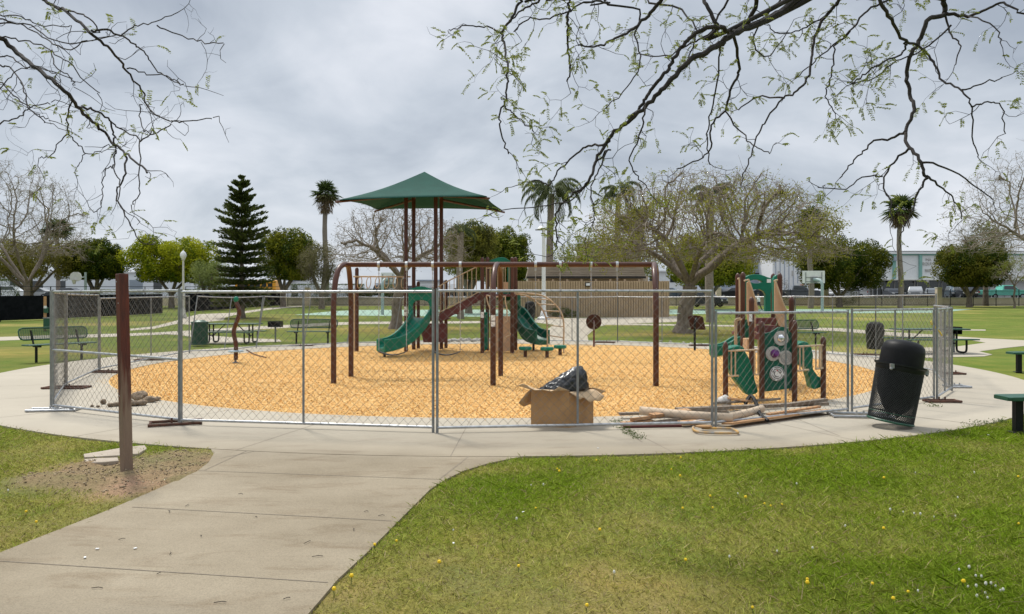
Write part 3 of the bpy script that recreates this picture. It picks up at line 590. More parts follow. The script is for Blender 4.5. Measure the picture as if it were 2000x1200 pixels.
def fan_palm(label, px, Y, ytop, r_crown, seed, skirt=1.2, base=None, group='tall fan palms', tr=.24, name='fan_palm', nf=46, dead=.3):
    s = Y/F; x = (px-1000)*s; z0 = float(ter(Y)) if base is None else base; zc = H+(HZ-ytop)*s-r_crown*.9; r_ = np.random.default_rng(seed)
    t = thing(name, label, 'palm tree', (x, Y, z0), group); mb = MB(); k = 14
    mb.tube([(x+.12*math.sin(i*.5), Y, z0-.1+(zc-z0)*i/k) for i in range(k+1)], [tr*(1.25-.35*i/k)*(1+.05*(i % 2)) for i in range(k+1)], 10)
    mb.build('trunk', M['palmbark'], t, smooth=True)
    V_, F_, Cc = [], [], []; nv = 0
    def frond(az, el, L_, col, droop):
        nonlocal nv
        d = np.array([math.cos(az)*math.cos(el), math.sin(az)*math.cos(el), math.sin(el)]); c0 = np.array([x+.12*math.sin(k*.5), Y, zc])
        h = c0 + d*L_*.5; sdv = np.array([-math.sin(az), math.cos(az), 0]); upv = np.cross(d, sdv)
        V_.append(np.array([c0-sdv*.02, c0+sdv*.02, h+sdv*.02, h-sdv*.02])); F_.append(np.arange(4)+nv); nv += 4; Cc.append(np.tile(col, (4,1)))
        m_ = 15
        for j in range(m_):
            a = (j/(m_-1)-.5)*math.pi*1.25; dd = d*math.cos(a)+sdv*math.sin(a); e = h+dd*L_*.62*(.75+.25*math.cos(a)) + np.array([0,0,-droop*(.4+.6*r_.random())*L_*.35]); md = h*.45+e*.55+np.array([0,0,.03*L_]); w = .035*L_
            p_ = np.cross(dd, upv); V_.append(np.array([h, md+p_*w, e, md-p_*w])); F_.append(np.arange(4)+nv); nv += 4; Cc.append(np.tile(col*(.8+.4*r_.random()), (4,1)))
    for i in range(nf):
        el = -.55+2.0*(i/nf)+.15*r_.normal(); g = np.array([.055,.085,.022]) if el > -.1 else np.array([.11,.11,.04])
        frond(i*2.399+.3*r_.normal(), min(el, 1.4), r_crown*(.85+.25*r_.random()), g*(.7+.6*r_.random()), .9)
    npmesh('crown', np.concatenate(V_), np.array(F_), M['leaf'], t, col=np.concatenate(Cc))
    if skirt:
        m_ = 520; a = r_.random(m_)*2*np.pi; u = r_.random(m_); top = zc+.1-u*skirt*.75; rad = .30+.48*r_cr(u, r_crown)*r_.random(m_)
        c = np.stack([x+np.cos(a)*rad, Y+np.sin(a)*rad, top-.25], 1); D = np.stack([np.cos(a)*.35, np.sin(a)*.35, -np.ones(m_)], 1)
        V2, F2 = quadleaf(c, .75, .10, D); npmesh('dead_skirt', V2, F2, M['leaf'], t, col=np.repeat(mkcol((.26,.19,.11),(.15,.11,.07), r_.random(m_)[:,None]), 4, 0))
    return t
def r_cr(u, rc): return rc*(1-.35*u)
def queen_palm(label, px, py, ytop, seed, L_=2.7, nf=15, Y=None, tr=.24, zlow=None):
    b = G(px, py) if Y is None else Vector((X(px, Y), Y, float(ter(Y)))); s = b.y/F; r_ = np.random.default_rng(seed); zc = H+(HZ-ytop)*s-1.0
    t = thing('feather_palm', label, 'palm tree', tuple(b), 'palms among the trees'); mb = MB(); k = 12
    mb.tube([(b.x-.1*math.sin(i*.3), b.y, b.z-.1+(zc-b.z)*i/k) for i in range(k+1)], [tr*(1.15-.3*i/k) for i in range(k+1)], 10); mb.build('trunk', M['palmbark'], t, smooth=True)
    V_, F_, Cc = [], [], []; nv = 0; c0 = np.array([b.x-.1*math.sin(k*.3), b.y, zc])
    for i in range(nf):
        az = i*2.399+.2*r_.normal(); el = 1.25-1.35*(i/nf); p = c0.copy(); n_ = 12; l = L_*(.85+.3*r_.random())
        for j in range(n_):
            e_ = el-2.5*(j/n_)**1.2; d = np.array([math.cos(az)*math.cos(e_), math.sin(az)*math.cos(e_), math.sin(e_)]); q_ = p+d*l/n_; sdv = np.array([-math.sin(az), math.cos(az), 0])
            w = .02; V_.append(np.array([p-sdv*w, p+sdv*w, q_+sdv*w, q_-sdv*w])); F_.append(np.arange(4)+nv); nv += 4; Cc.append(np.tile([.16,.17,.07], (4,1)))
            if j > 1:
                for q in range(6):
                    o_ = p+(q_-p)*q/5
                    for sg in (-1,1):
                        ll = l*.24*(1-.5*j/n_)*(.8+.4*r_.random()); tipv = o_+sdv*sg*ll*.45+d*ll*.4+np.array([0,0,-ll*(.45+.5*r_.random())]); md = o_*.5+tipv*.5; w2 = .034
                        V_.append(np.array([o_, md+d*w2, tipv, md-d*w2])); F_.append(np.arange(4)+nv); nv += 4; Cc.append(np.tile(np.array([.085,.105,.04])*(.6+.7*r_.random()), (4,1)))
            p = q_
    npmesh('crown', np.concatenate(V_), np.array(F_), M['leaf'], t, col=np.concatenate(Cc)); return t
def norfolk(label, px, py, ytop, seed):
    b = G(px, py); s = b.y/F; zt = H+(HZ-ytop)*s; r_ = np.random.default_rng(seed); t = thing('norfolk_pine', label, 'tree', tuple(b))
    mb = MB(); mb.tube([b-Vector((0,0,.1)), b+Vector((0,0,.4)), Vector((b.x, b.y, zt))], [.36,.24,.02], 8); mb.build('trunk', M['bark'], t, smooth=True)
    pts, Ds, cl = [], [], []; S0, S1 = [], []
    hh = zt-b.z; ntier = 30
    for i in range(ntier):
        f = i/(ntier-1); z = b.z+1.2+(hh-1.30)*(f**1.22+(.012*math.sin(i*2.4)))
        fr = 1-(z-b.z)/hh
        L_ = float(np.interp(fr, [0,.03,.07,.14,.22,.27,.5,.75,1], [.10,.4,.8,1.05,1.2,1.72,1.8,1.95,1.85]))*(.9+.2*r_.random())
        nb = 7 if f < .7 else 6
        for j in range(nb):
            az = 2*math.pi*(j+.5*(i % 2))/nb+.2*r_.normal(); l = L_*(.82+.3*r_.random()); el0 = .38*f-.30*(1-f)+.1
            p = np.array([b.x, b.y, z]); n_ = 9
            for k in range(n_):
                e_ = el0+.28*(k/n_)**2*(1.1-f) ; d = np.array([math.cos(az)*math.cos(e_), math.sin(az)*math.cos(e_), math.sin(e_)]); q_ = p+d*l/n_; S0.append(p); S1.append(q_)
                m_ = 16 if k > 0 else 5; w = .125*(1-.35*k/n_)*(.6+.75*min(fr*1.6, 1))
                for _ in range(m_):
                    o_ = r_.normal(size=3)*w*np.array([1,1,.55]); pts.append(p+(q_-p)*r_.random()+o_); Ds.append(d*.8+o_*2.0+np.array([0,0,.35])); cl.append(r_.random())
                p = q_
    V1, F1 = segmesh(S0, S1, .03, .03, 3); npmesh('limbs', V1, F1, M['bark'], t)
    pts = np.array(pts); V_, F_ = quadleaf(pts, .26, .09, np.array(Ds)); tt = np.clip(np.array(cl)*.6+.7*(fbm(pts[:,0]*1.5, pts[:,2]*1.5)-.4), 0, 1)[:,None]
    npmesh('crown', V_, F_, M['leaf'], t, col=np.repeat(mkcol((.028,.05,.016),(.15,.17,.035), tt), 4, 0)); return t
DG = ((.030,.058,.006),(.18,.19,.014))
# left side of the photo
bare_tree('jacaranda_tree', 'bare grey jacaranda at the far left behind the black screened fence', 52, 0, -170, 178, 300, 21, fork_py=None, Y=72, levels=6, nleaf=9000, r0=.26, leafband=(.0,.8), rmin=.013, step=.36, leafc=((.20,.19,.06),(.12,.12,.04)))
ficus('olive hazy tree filling the far left edge behind the black fence', 60, 0, -80, 175, 462, 548, 31, yel=.42, c1=(.09,.085,.02), c2=(.26,.24,.04), Y=82, n_=24000, lsz=.15)
ficus('dark round evergreen between the far-left basketball board and the wooden post', 186, 0, 122, 246, 463, 548, 32, c1=DG[0], c2=DG[1], yel=.3, Y=84)
ficus('bright yellow-green evergreen right of the wooden post, behind the left lamp post', 335, 0, 237, 437, 455, 553, 33, c1=(.06,.11,.006), c2=(.40,.41,.018), yel=.6, Y=84, n_=34000)
fan_palm('distant small fan palm half hidden in the far-left bare tree', 112, 110, 422, 2.4, 41, skirt=.8, base=1.78, dead=.3)
ficus('wispy pale green shrub-like tree left of the tall Norfolk pine', 405, 0, 365, 452, 500, 566, 34, c1=(.11,.14,.04), c2=(.26,.30,.10), yel=.6, Y=78, n_=7000, lsz=.11, group='small leafy trees', name='small_tree')
norfolk('tall dark tiered Norfolk pine rising above the left treeline', 472, 621, 346, 51)
ficus('dark evergreen with fan-shaped multiple trunks right of the Norfolk pine', 553, 0, 500, 628, 440, 548, 35, c1=DG[0], c2=(.22,.22,.016), yel=.5, Y=88, trunks=8)
ficus('greyish olive sparse tree below the tall fan palm', 628, 0, 578, 672, 468, 556, 36, c1=(.09,.08,.045), c2=(.20,.18,.09), yel=.5, Y=80, n_=9000, lsz=.1, group='small leafy trees', name='small_tree')
fan_palm('tall slim fan palm left of the green shade canopy', 636, 100, 352, 2.0, 42, skirt=3.2, base=1.78, tr=.3)
bare_tree('jacaranda_tree', 'leafless spreading jacaranda directly behind the slide and shade canopy', 772, 642, 632, 925, 388, 22, fork_py=545, levels=6, nleaf=2600, r0=.27, lean=(.10,0), rmin=.0095, low=.30, leafsz=.07, leafc=((.17,.13,.08),(.12,.10,.05)))
ficus('olive evergreen behind the upper deck railing of the play structure', 915, 0, 855, 985, 425, 548, 37, c1=(.06,.065,.015), c2=(.25,.24,.04), yel=.45, Y=66, n_=30000, lsz=.13)
ficus('green evergreen between the shade canopy and the white floodlight pole', 985, 0, 930, 1048, 440, 562, 38, c1=DG[0], c2=(.18,.19,.018), yel=.5, Y=86)
queen_palm('bare pale palm trunk showing between the canopy posts and the stairs', 900, 622, 425, 61, L_=1.8, nf=10)
queen_palm('feather palm with drooping fronds beside the white floodlight pole', 1076, 617, 352, 62, L_=3.0, nf=26, tr=.30)
queen_palm('feather palm rising through the big jacaranda behind the restroom wall', 1207, 617, 352, 63, L_=2.3, nf=18, tr=.24)
fan_palm('shaggy fan palm behind the big jacaranda, left of its crown centre', 1243, 74, 400, 1.7, 43, skirt=2.4)
queen_palm('feather palm trunk immediately right of the big leaning jacaranda trunk', 1388, 629, 350, 64, L_=2.1, nf=18, tr=.26)
bare_tree('jacaranda_tree', 'large half-bare jacaranda with a thick leaning trunk right of the swings', 1332, 650, 1105, 1665, 326, 23, fork_py=560, levels=6, nleaf=34000, r0=.37, lean=(.16,0), rmin=.0115, leafsz=.085, leafc=((.33,.31,.05),(.18,.19,.03)), limbs=7, leafband=(0,.66), natt=7000, low=.34, step=.27, ntw=2)
ficus('olive leafy tree behind the restroom roof', 1150, 0, 1075, 1290, 462, 560, 39, c1=(.08,.09,.018), c2=(.30,.29,.055), yel=.5, Y=80, n_=30000, lsz=.13)
ficus('dark evergreen behind the trunk of the big jacaranda', 1385, 0, 1290, 1490, 446, 560, 40, c1=(.055,.085,.008), c2=(.33,.33,.025), yel=.6, Y=78, n_=38000)
ficus('dark round evergreen between the right basketball board and the white building', 1640, 0, 1550, 1740, 458, 566, 45, c1=DG[0], c2=(.15,.15,.016), yel=.45, Y=87, n_=40000)
fan_palm('fan palm hidden behind the outer twigs of the big jacaranda', 1583, 82, 400, 1.9, 46, skirt=2.4)
fan_palm('fan palm with a shaggy brown skirt in front of the white and teal building', 1758, 84, 378, 2.0, 44, skirt=2.3, tr=.24)
ficus('dark evergreen in front of the right half of the white and teal building', 1893, 0, 1822, 1972, 470, 562, 47, c1=DG[0], c2=(.17,.16,.02), yel=.42, Y=87, n_=32000)
ficus('tall olive tree behind the evergreen near the right edge', 1925, 0, 1885, 1985, 415, 520, 48, c1=(.07,.08,.02), c2=(.20,.20,.05), yel=.5, Y=92, n_=9000, lsz=.13)
bare_tree('jacaranda_tree', 'bare twiggy jacaranda reaching in from the right edge', 2120, 0, 1838, 2350, 258, 24, Y=62, levels=6, nleaf=6000, r0=.3, step=.36, rmin=.0115, leafc=((.22,.20,.07),(.14,.13,.04)))
bare_tree('young_tree', 'slender young light green tree by the iron fence at the right edge', 1981, 602, 1935, 2035, 500, 25, fork_py=560, levels=4, nleaf=5000, r0=.09, natt=500, leafsz=.1, leafc=((.24,.27,.05),(.16,.18,.03)), limbs=4)
def shrub(label, px, Y, w, h, seed, c1=(.03,.06,.015), c2=(.12,.15,.03), n_=2500, name='shrub', cat='shrub', dy=1.0, lsz=.1, z0=None, group=None, box=False):
    r_ = np.random.default_rng(seed); x = X(px, Y); z0 = float(ter(Y)) if z0 is None else z0
    u = r_.random((n_,3))*2-1
    if box: k = np.abs(u).max(1, keepdims=True); u = u/k*(.85+.17*r_.random((n_,1)))
    else: u /= np.linalg.norm(u, axis=1, keepdims=True); u *= (.6+.45*r_.random((n_,1)))
    c = np.stack([x+u[:,0]*w/2, Y+u[:,1]*dy/2, z0+h*(.5+.5*u[:,2])], 1); V_, F_ = quadleaf(c, lsz*(.7+.8*r_.random(n_)), lsz*.6)
    o_ = npmesh(name, V_, F_, M['leaf'], col=np.repeat(mkcol(c1, c2, r_.random(n_)[:,None]), 4, 0)); return tag(o_, label, cat, group)
shrub('long clipped dark hedge behind the iron fence left of the swing set', 640, 96, 9, 1.9, 71, n_=9000, dy=1.2, name='hedge', cat='hedge', box=True, z0=1.78)
shrub('clipped hedge behind the far-left black screened fence', 12, 88, 2.6, 3.2, 72, n_=4000, name='hedge', cat='hedge', box=True, z0=.9)
shrub('long low green hedge behind the wooden post and lamp post', 300, 96, 16, 1.2, 73, n_=9000, name='hedge', cat='hedge', box=True, z0=1.78, c2=(.16,.20,.03))
shrub('cactus-like grey green bush above the hedge, left of the swing frame', 633, 92.5, 3.2, 2.6, 74, c1=(.10,.13,.06), c2=(.2,.22,.12), n_=2500)
shrub('low green bush behind the ring ladder', 765, 96, 3.6, 2.1, 75, c2=(.2,.22,.03), n_=3000, z0=1.78)
shrub('low green bush behind the iron fence under the swing bar', 700, 96, 5, 1.5, 76, n_=3000, z0=1.78)
shrub('flowering bush at the left foot of the restroom wall', 1095, 57.6, 1.8, .8, 77, c1=(.05,.09,.02), c2=(.15,.19,.05), n_=1200, lsz=.07, dy=.5)
shrub('low green plant at the middle foot of the restroom wall', 1118, 57.4, 1.2, .5, 78, c1=(.05,.09,.02), c2=(.15,.19,.05), n_=700, lsz=.07, dy=.5)
shrub('small grey green bush under the evergreen right of the basketball board', 1655, 89, 2.6, 2.4, 79, c1=(.09,.10,.05), c2=(.18,.18,.09), n_=2000)
shrub('thin leafy bush right of the toddler structure hood', 1531, 88, 1.3, 3.4, 80, c1=(.06,.06,.03), c2=(.16,.13,.07), n_=500)

# overhanging near branches
def overhang(name, label, limbs, Yb, trunk, fork, seed, leafy, side, dens=1.0, hang=1.0):
    r_ = np.random.default_rng(seed); t = thing(name, label, 'tree', (trunk[0], trunk[1], LZ))
    mb = MB(); T = Vector(trunk); Fk = Vector(fork)
    mb.tube(smooth([T+Vector((0,0,-.1)), T+Vector((.05,.05,1.6)), Fk], 4), [.26-.012*i for i in range(9)], 10)
    P0, P1, A0, A1 = [], [], [], []; LC, LD = [], []
    def seg(a, b, ra, rb_): P0.append(a); P1.append(b); A0.append(ra); A1.append(rb_)
    def frond(p, d):                     # a small pinnate leaf: two rows of leaflets
        l = .06+.06*r_.random(); n_ = r_.integers(5, 9); sdv = np.cross(d, [0,0,1.]); sdv /= max(np.linalg.norm(sdv), 1e-6); q_ = p.copy()
        for i in range(n_):
            d = d + np.array([0,0,-.10])+r_.normal(size=3)*.08; d /= np.linalg.norm(d); q2 = q_+d*l/n_
            seg(q_, q2, .0011, .0008); q_ = q2
            for sg in (-1,1): LC.append(q_+sdv*sg*.008); LD.append(sdv*sg*.9+d*.5+np.array([0,0,-.35]))
    def twig(p, d, l, r, lv):
        n_ = 5 if lv < 2 else 3; 
        for i in range(n_):
            d = d + r_.normal(size=3)*.42 + np.array([0,0,-.03*hang]); d /= np.linalg.norm(d); q_ = p+d*l/n_; seg(p, q_, r*(1-.5*i/n_), r*(1-.5*(i+1)/n_)); p = q_
            if lv < 3 and r_.random() < .52*dens:
                s_ = rvec(r_); s_[1] *= .6; nd = d*.5+s_*.9; nd /= np.linalg.norm(nd); twig(p, nd, l*(.45+.25*r_.random()), r*.6, lv+1)
            elif r_.random() < leafy*.55: 
                s_ = rvec(r_); frond(p, (d*.5+s_)/np.linalg.norm(d*.5+s_))
        for _ in range(2):
            if r_.random() < leafy: s_ = rvec(r_); frond(p, (d+s_*.7)/np.linalg.norm(d+s_*.7))
    for lb in limbs:
        pts = lb[0]; w0, w1 = lb[1], lb[2]; ext = lb[3] if len(lb) > 3 else False; Y0 = Yb + (lb[4] if len(lb) > 4 else 0)
        W = [P(x_, y_, Y0 + .30*math.sin(x_*.021+y_*.013)) for x_, y_ in pts]
        if ext: W = [Fk, Fk.lerp(W[0], .5)+Vector((0,0,.35)), *W] if ext == 1 else W
        Wp = smooth(W, 5); n_ = len(Wp); r0, r1 = w0/2/F*Y0, w1/2/F*Y0
        k0 = 10 if ext == 1 else 0
        rs = [r0*1.2 if i < k0 else r0+(r1-r0)*((i-k0)/max(n_-1-k0,1))**.62 for i in range(n_)]
        mb.tube([p + Vector(r_.normal(size=3)*.006) if i >= k0 else p for i, p in enumerate(Wp)], rs, 7)
        arr = np.array(Wp)
        for i in range(k0+1, n_):
            L_ = np.linalg.norm(arr[i]-arr[i-1]); nt_ = r_.poisson(L_*3.6*dens*(1.25 if rs[i] < .012 else .75))
            for _ in range(nt_):
                d = arr[i]-arr[i-1]; d /= np.linalg.norm(d)+1e-9; s_ = rvec(r_); s_[1] *= .7; nd = d*.45+s_*.85+np.array([0,0,-.12*hang]); nd /= np.linalg.norm(nd)
                twig(arr[i].copy(), nd, .12+.24*r_.random(), min(.0036, rs[i]*.6), 1)
        d = arr[-1]-arr[-2]; d /= np.linalg.norm(d); twig(arr[-1].copy(), d, .28, min(.0036, r1), 1)
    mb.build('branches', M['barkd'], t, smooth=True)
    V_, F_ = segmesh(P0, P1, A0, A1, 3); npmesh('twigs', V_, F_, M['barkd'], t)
    LC = np.array(LC); m_ = len(LC); c = r_.random(m_)[:,None]; cc = mkcol((.30,.33,.06),(.16,.20,.04), c); V_, F_ = quadleaf(LC, .024, .0105, np.array(LD)+r_.normal(size=(m_,3))*.3)
    npmesh('leaves', V_, F_, M['leaf'], t, col=np.repeat(cc, 4, 0))
    print(name, len(P0), m_)
RL = [
 ([(1600,-35),(1565,-8),(1530,20),(1490,42),(1450,58),(1425,70),(1405,88),(1379,101),(1344,122),(1319,147),(1291,178),(1260,206),(1225,238),(1197,262),(1179,287),(1162,318),(1150,353),(1120,378),(1095,402),(1086,430),(1089,465),(1084,490)], 20, 2.4, 1),
 ([(1422,62),(1407,52),(1379,54),(1351,70),(1330,94),(1312,122),(1295,150),(1270,178),(1256,203),(1228,233)], 9.5, 6),
 ([(1420,62),(1400,50),(1380,10),(1365,-15)], 8, 7, 1, .2),
 ([(1330,-30),(1295,0),(1270,25),(1246,49),(1221,66),(1190,80),(1162,91),(1130,88)], 11, 3, 1, -.3),
 ([(1120,-25),(1113,0),(1111,21),(1108,52),(1109,94),(1115,133),(1108,160)], 7, 3, 1, .1),
 ([(1040,-25),(1018,0),(1001,35),(982,65),(987,87),(992,133),(990,175),(983,206),(975,231),(980,266),(994,297)], 7, 2.5, 1, -.3),
 ([(984,206),(1000,220),(1015,234),(1043,259)], 3, 2, 0, -.3), ([(982,65),(945,52),(910,52),(875,60)], 4, 2, 0, -.3),
 ([(1090,-20),(1057,0),(1029,14),(994,45)], 6, 3, 1, -.3), ([(1200,-10),(1190,4),(1141,5),(1106,24),(1064,38),(1035,36),(1005,60)], 4, 2.5, 1, .1),
 ([(1429,66),(1433,73),(1445,133),(1431,168),(1416,217),(1389,245),(1389,287),(1372,308),(1323,332)], 8, 2.5),
 ([(1416,217),(1450,260),(1475,285),(1505,299)], 3.5, 2), ([(1415,84),(1407,94),(1400,161),(1386,231),(1382,280),(1386,320)], 4, 2.5),
 ([(1197,262),(1180,283),(1150,285),(1120,305),(1090,335),(1075,360),(1050,352),(1010,362)], 6, 2), ([(1150,353),(1130,378),(1110,395),(1040,405),(980,412)], 4, 1.8),
 ([(1162,318),(1190,290),(1170,330),(1155,370),(1160,410),(1160,435)], 4, 2), ([(1260,206),(1257,240),(1245,275),(1230,315),(1245,345),(1262,365)], 4, 2),
 ([(1670,-30),(1641,0),(1610,35),(1591,77),(1587,105),(1578,147),(1557,178),(1529,192),(1494,241),(1477,273),(1460,320),(1450,350)], 8, 2.2, 1, .4),
 ([(1529,192),(1480,190),(1442,214)], 4, 2.5, 0, .4), ([(1640,2),(1600,40),(1560,60),(1520,66),(1500,50)], 4, 2, 0, .4),
 ([(1700,-30),(1718,0),(1739,38),(1767,80),(1795,91),(1823,122),(1841,157),(1879,178),(1897,210),(1902,280),(1909,306)], 9, 2, 1, -.2),
 ([(1879,178),(1925,161),(1955,152)], 3.5, 2, 0, -.2), ([(1897,208),(1930,200),(1955,210),(1962,262)], 3.5, 2, 0, -.2), ([(1767,80),(1764,101),(1715,126),(1690,143),(1662,165)], 5, 2.5, 0, -.2),
 ([(1844,-30),(1844,0),(1846,28),(1816,38),(1799,73),(1781,105),(1771,150),(1780,189),(1785,217),(1769,259),(1778,290),(1799,318),(1809,346)], 12, 5.5, 1),
 ([(1809,346),(1837,364),(1865,392),(1880,430)], 5, 2), ([(1809,346),(1792,378),(1780,420),(1760,455)], 5, 2), ([(1799,318),(1834,322),(1897,357),(1939,392)], 5, 2.2),
 ([(1769,259),(1732,273),(1708,276),(1680,301),(1655,330),(1638,350)], 6, 2.2), ([(1778,290),(1750,311),(1725,350),(1738,395),(1742,430)], 5.5, 2.2), ([(1725,345),(1690,345),(1650,368),(1600,366)], 3.5, 2),
 ([(1846,28),(1890,31),(1918,21),(1953,7),(1985,20),(2020,40)], 8, 3), ([(1890,31),(1942,52),(1953,82)], 3.5, 2), ([(1846,28),(1858,70),(1876,91),(1864,130)], 5, 2), ([(1858,52),(1802,98),(1750,120),(1704,154),(1659,164)], 4, 2),
 ([(1760,-25),(1739,0),(1694,21),(1659,63),(1631,91),(1627,133),(1617,168),(1613,189),(1631,220)], 5, 2, 1, .5), ([(1660,62),(1620,95),(1590,120),(1560,150)], 3.5, 2, 0, .5),
 ([(1500,40),(1480,5),(1470,-20)], 9, 8, 1, .1), ([(1545,-20),(1500,25),(1470,80),(1500,110),(1540,60)], 5, 2, 0, .3), ([(1290,-20),(1330,20),(1360,60),(1345,110)], 5, 2.5, 1, .5),
 ([(1210,-15),(1250,20),(1240,70),(1250,120),(1225,170),(1180,215)], 5, 2, 1, .3), ([(1430,-15),(1390,60),(1350,85),(1300,110),(1240,105)], 5, 2, 0, .5),
]
LL = [
 ([(60,-25),(88,0),(132,26),(172,60),(204,88),(236,122),(256,148),(280,180),(286,204),(304,224),(336,236),(376,236),(416,230)], 8, 1.8, 1),
 ([(-60,40),(0,76),(40,108),(80,140),(120,172),(152,208),(180,240),(208,264),(228,288),(256,308),(288,336)], 12, 3.5, 1, .2),
 ([(158,210),(188,216),(212,236),(222,262),(228,288)], 4.5, 3.5, 0, .2), ([(214,238),(240,254),(272,276),(272,332),(272,376),(256,400)], 3.5, 1.8, 0, .2),
 ([(272,276),(300,262),(334,240)], 3, 2, 0, .2), ([(244,300),(244,340),(230,368),(232,396),(252,440),(276,472),(300,478)], 4.5, 1.6, 0, .2), ([(226,294),(222,320),(232,352),(232,396)], 3.2, 2, 0, .2),
 ([(222,322),(208,332),(200,364),(200,400),(184,416)], 2.6, 1.6, 0, .2), ([(132,22),(168,32),(196,64)], 3.5, 2.5), ([(176,60),(216,62),(256,84),(280,100),(296,128),(328,152),(352,164)], 4.5, 2),
 ([(248,132),(288,144),(332,152),(360,168)], 3, 1.8), ([(236,68),(264,52),(304,44),(348,24)], 3, 1.8), ([(304,48),(360,72),(400,84),(438,86)], 3, 1.8), ([(280,205),(272,220),(280,250),(300,262)], 2.6, 1.8),
 ([(138,196),(132,228),(136,264),(160,288),(168,300),(200,296)], 3.2, 1.8, 0, .2), ([(132,262),(116,280),(100,304),(76,308)], 2.6, 1.6, 0, .2), ([(168,302),(152,324)], 2, 1.6, 0, .2),
 ([(-30,20),(0,36),(48,50),(90,76),(130,96),(170,80)], 4, 2, 1, -.3), ([(-30,60),(0,70),(50,80),(100,100),(140,130),(190,182)], 4, 1.8, 1, -.2), ([(-20,110),(0,130),(20,135),(50,180),(55,210),(75,225),(95,235)], 4, 1.8, 1, .5),
 ([(-30,150),(0,160),(30,190),(60,215),(90,240)], 3.5, 1.8, 1, .3), ([(-30,245),(0,238),(40,228),(60,210),(100,200)], 3.5, 1.8, 1, .5), ([(-30,35),(0,45),(60,52),(120,85),(220,70)], 4, 2, 1, .4),
 ([(-30,10),(40,32),(80,50),(140,50)], 3, 1.8, 1, .6), ([(-25,90),(20,110),(50,130),(100,140),(150,160)], 3.5, 1.6, 1, .7), ([(98,100),(108,130),(140,155),(144,170)], 2.8, 1.6), ([(-30,200),(0,175),(20,150),(60,130),(110,145)], 3, 1.6, 1, .1),
]
overhang('overhanging_tree', 'near tree whose leafy forked branches hang across the upper right sky', RL, 6.2, (6.3,6.1,LZ), (6.0,6.3,5.3), 81, .46, 1, dens=.66, hang=.6)
overhang('overhanging_tree', 'near tree whose mostly bare branches droop into the upper left sky', LL, 5.2, (-4.9,4.9,LZ), (-4.7,5.2,4.5), 82, .09, -1, dens=.46)

# ---------------------------------------------------------------- buildings and far fences
def quadbox(mb, x0, x1, y0, y1, z0, z1, mi=0): mb.box(((x0+x1)/2, (y0+y1)/2, (z0+z1)/2), (x1-x0, y1-y0, z1-z0), mi=mi)
# restroom: slatted screen wall, building core, shingle roof
Yr = 58.0; sr = Yr/F; zg = float(ter(Yr))
t = thing('restroom_building', 'low restroom block with vertical tan slat screen and brown shingle roof', 'building', (X(1156,Yr), Yr, zg))
x0, x1 = X(1006,Yr), X(1306,Yr); zt = H+(HZ-549)*sr
mb = MB(); quadbox(mb, x0+.06, x1, Yr+.10, Yr+.16, zg-.2, zt-.05); quadbox(mb, x1-.06, x1, Yr+.16, Yr+3, zg-.2, zt-.05); quadbox(mb, x0+.06, x0+.12, Yr+.16, Yr+3, zg-.2, zt-.05); mb.build('screen_backing', mat('dark_tan_board', (.35,.25,.15), (.29,.205,.12), 3, .9), t)
mb = MB(); k = int((x1-x0)/.19)
for i in range(k):
    xx = x0+(i+.5)*(x1-x0)/k; mb.box((xx, Yr+.05, (zg-.2+zt)/2), (.14, .10, zt-zg+.2))
for i in range(16): mb.box((x1+.03, Yr+.1+i*.19, (zg-.2+zt)/2), (.06, .14, zt-zg+.2))
kind(mb.build('slats', mat('tan_slats', (.47,.345,.215), (.40,.29,.175), 1.2, .9), t), 'stuff')
mb = MB(); xb0, xb1 = X(1030,61), X(1262,61); quadbox(mb, xb0, xb1, 60.2, 66, zg, H+(HZ-540)*61/F); mb.build('wall', M['beige'], t)
rz0, rz1 = H+(HZ-541)*60/F, H+(HZ-513)*61/F
mb = MB(); xa, xb_ = X(1029,59.8), X(1259,59.8)
mb.add([(xa,59.6,rz0),(xb_,59.6,rz0),(xb_-.15,60.3,rz1),(xa+.25,60.3,rz1),(xa,66.6,rz0),(xb_,66.6,rz0),(xb_-.15,65.9,rz1),(xa+.25,65.9,rz1)], [(0,1,2,3),(4,7,6,5),(0,3,7,4),(1,5,6,2),(3,2,6,7),(0,4,5,1)])
nr = 7
for i in range(nr):
    f = i/nr; y_ = 59.6+.7*f; z_ = rz0+(rz1-rz0)*f; mb.box(((xa+xb_)/2, y_-.05, z_+.1), (xb_-xa-.4*f*.5, .06, (rz1-rz0)/nr*.72))
mb.build('roof', mat('weathered_shingle', (.42,.345,.265), (.27,.215,.16), 2.2, .95, 0, .5, 12, stretch=(.3,1,3)), t)
mb = MB(); mb.box(((xa+xb_)/2, 59.5, rz0-.06), (xb_-xa+.1, .12, .16)); mb.build('fascia', M['darkroof'], t)
mb = MB(); 
for i in range(8): mb.box((xa+.9+i*(xb_-xa-1.4)/7, 59.62, rz0-.30), (.16, .5, .18))
kind(mb.build('rafter_ends', M['tan'], t), 'stuff')
mb = MB(); mb.box((X(1148,Yr), Yr-.09, H+(HZ-556)*sr), (.42,.16,.30)); lf = mb.build('wall_light', M['blackm'], t, bevel=.02)
mb = MB(); mb.box((X(1148,Yr), Yr-.18, H+(HZ-556)*sr), (.30,.03,.18)); mb.build('lens', M['globe'], lf)
def plain_building(name, label, boxes, cat='building', Y=130, parts=()):
    a = boxes[0]; t = thing(name, label, cat, ((a[0]+a[1])/2, Y, 1.78))
    for i, (bx0, bx1, by0, by1, z0, z1, m) in enumerate(boxes):
        mb = MB(); quadbox(mb, bx0, bx1, by0, by1, z0, z1); mb.build('wall' if i == 0 else 'wall_section', M[m], t)
    return t
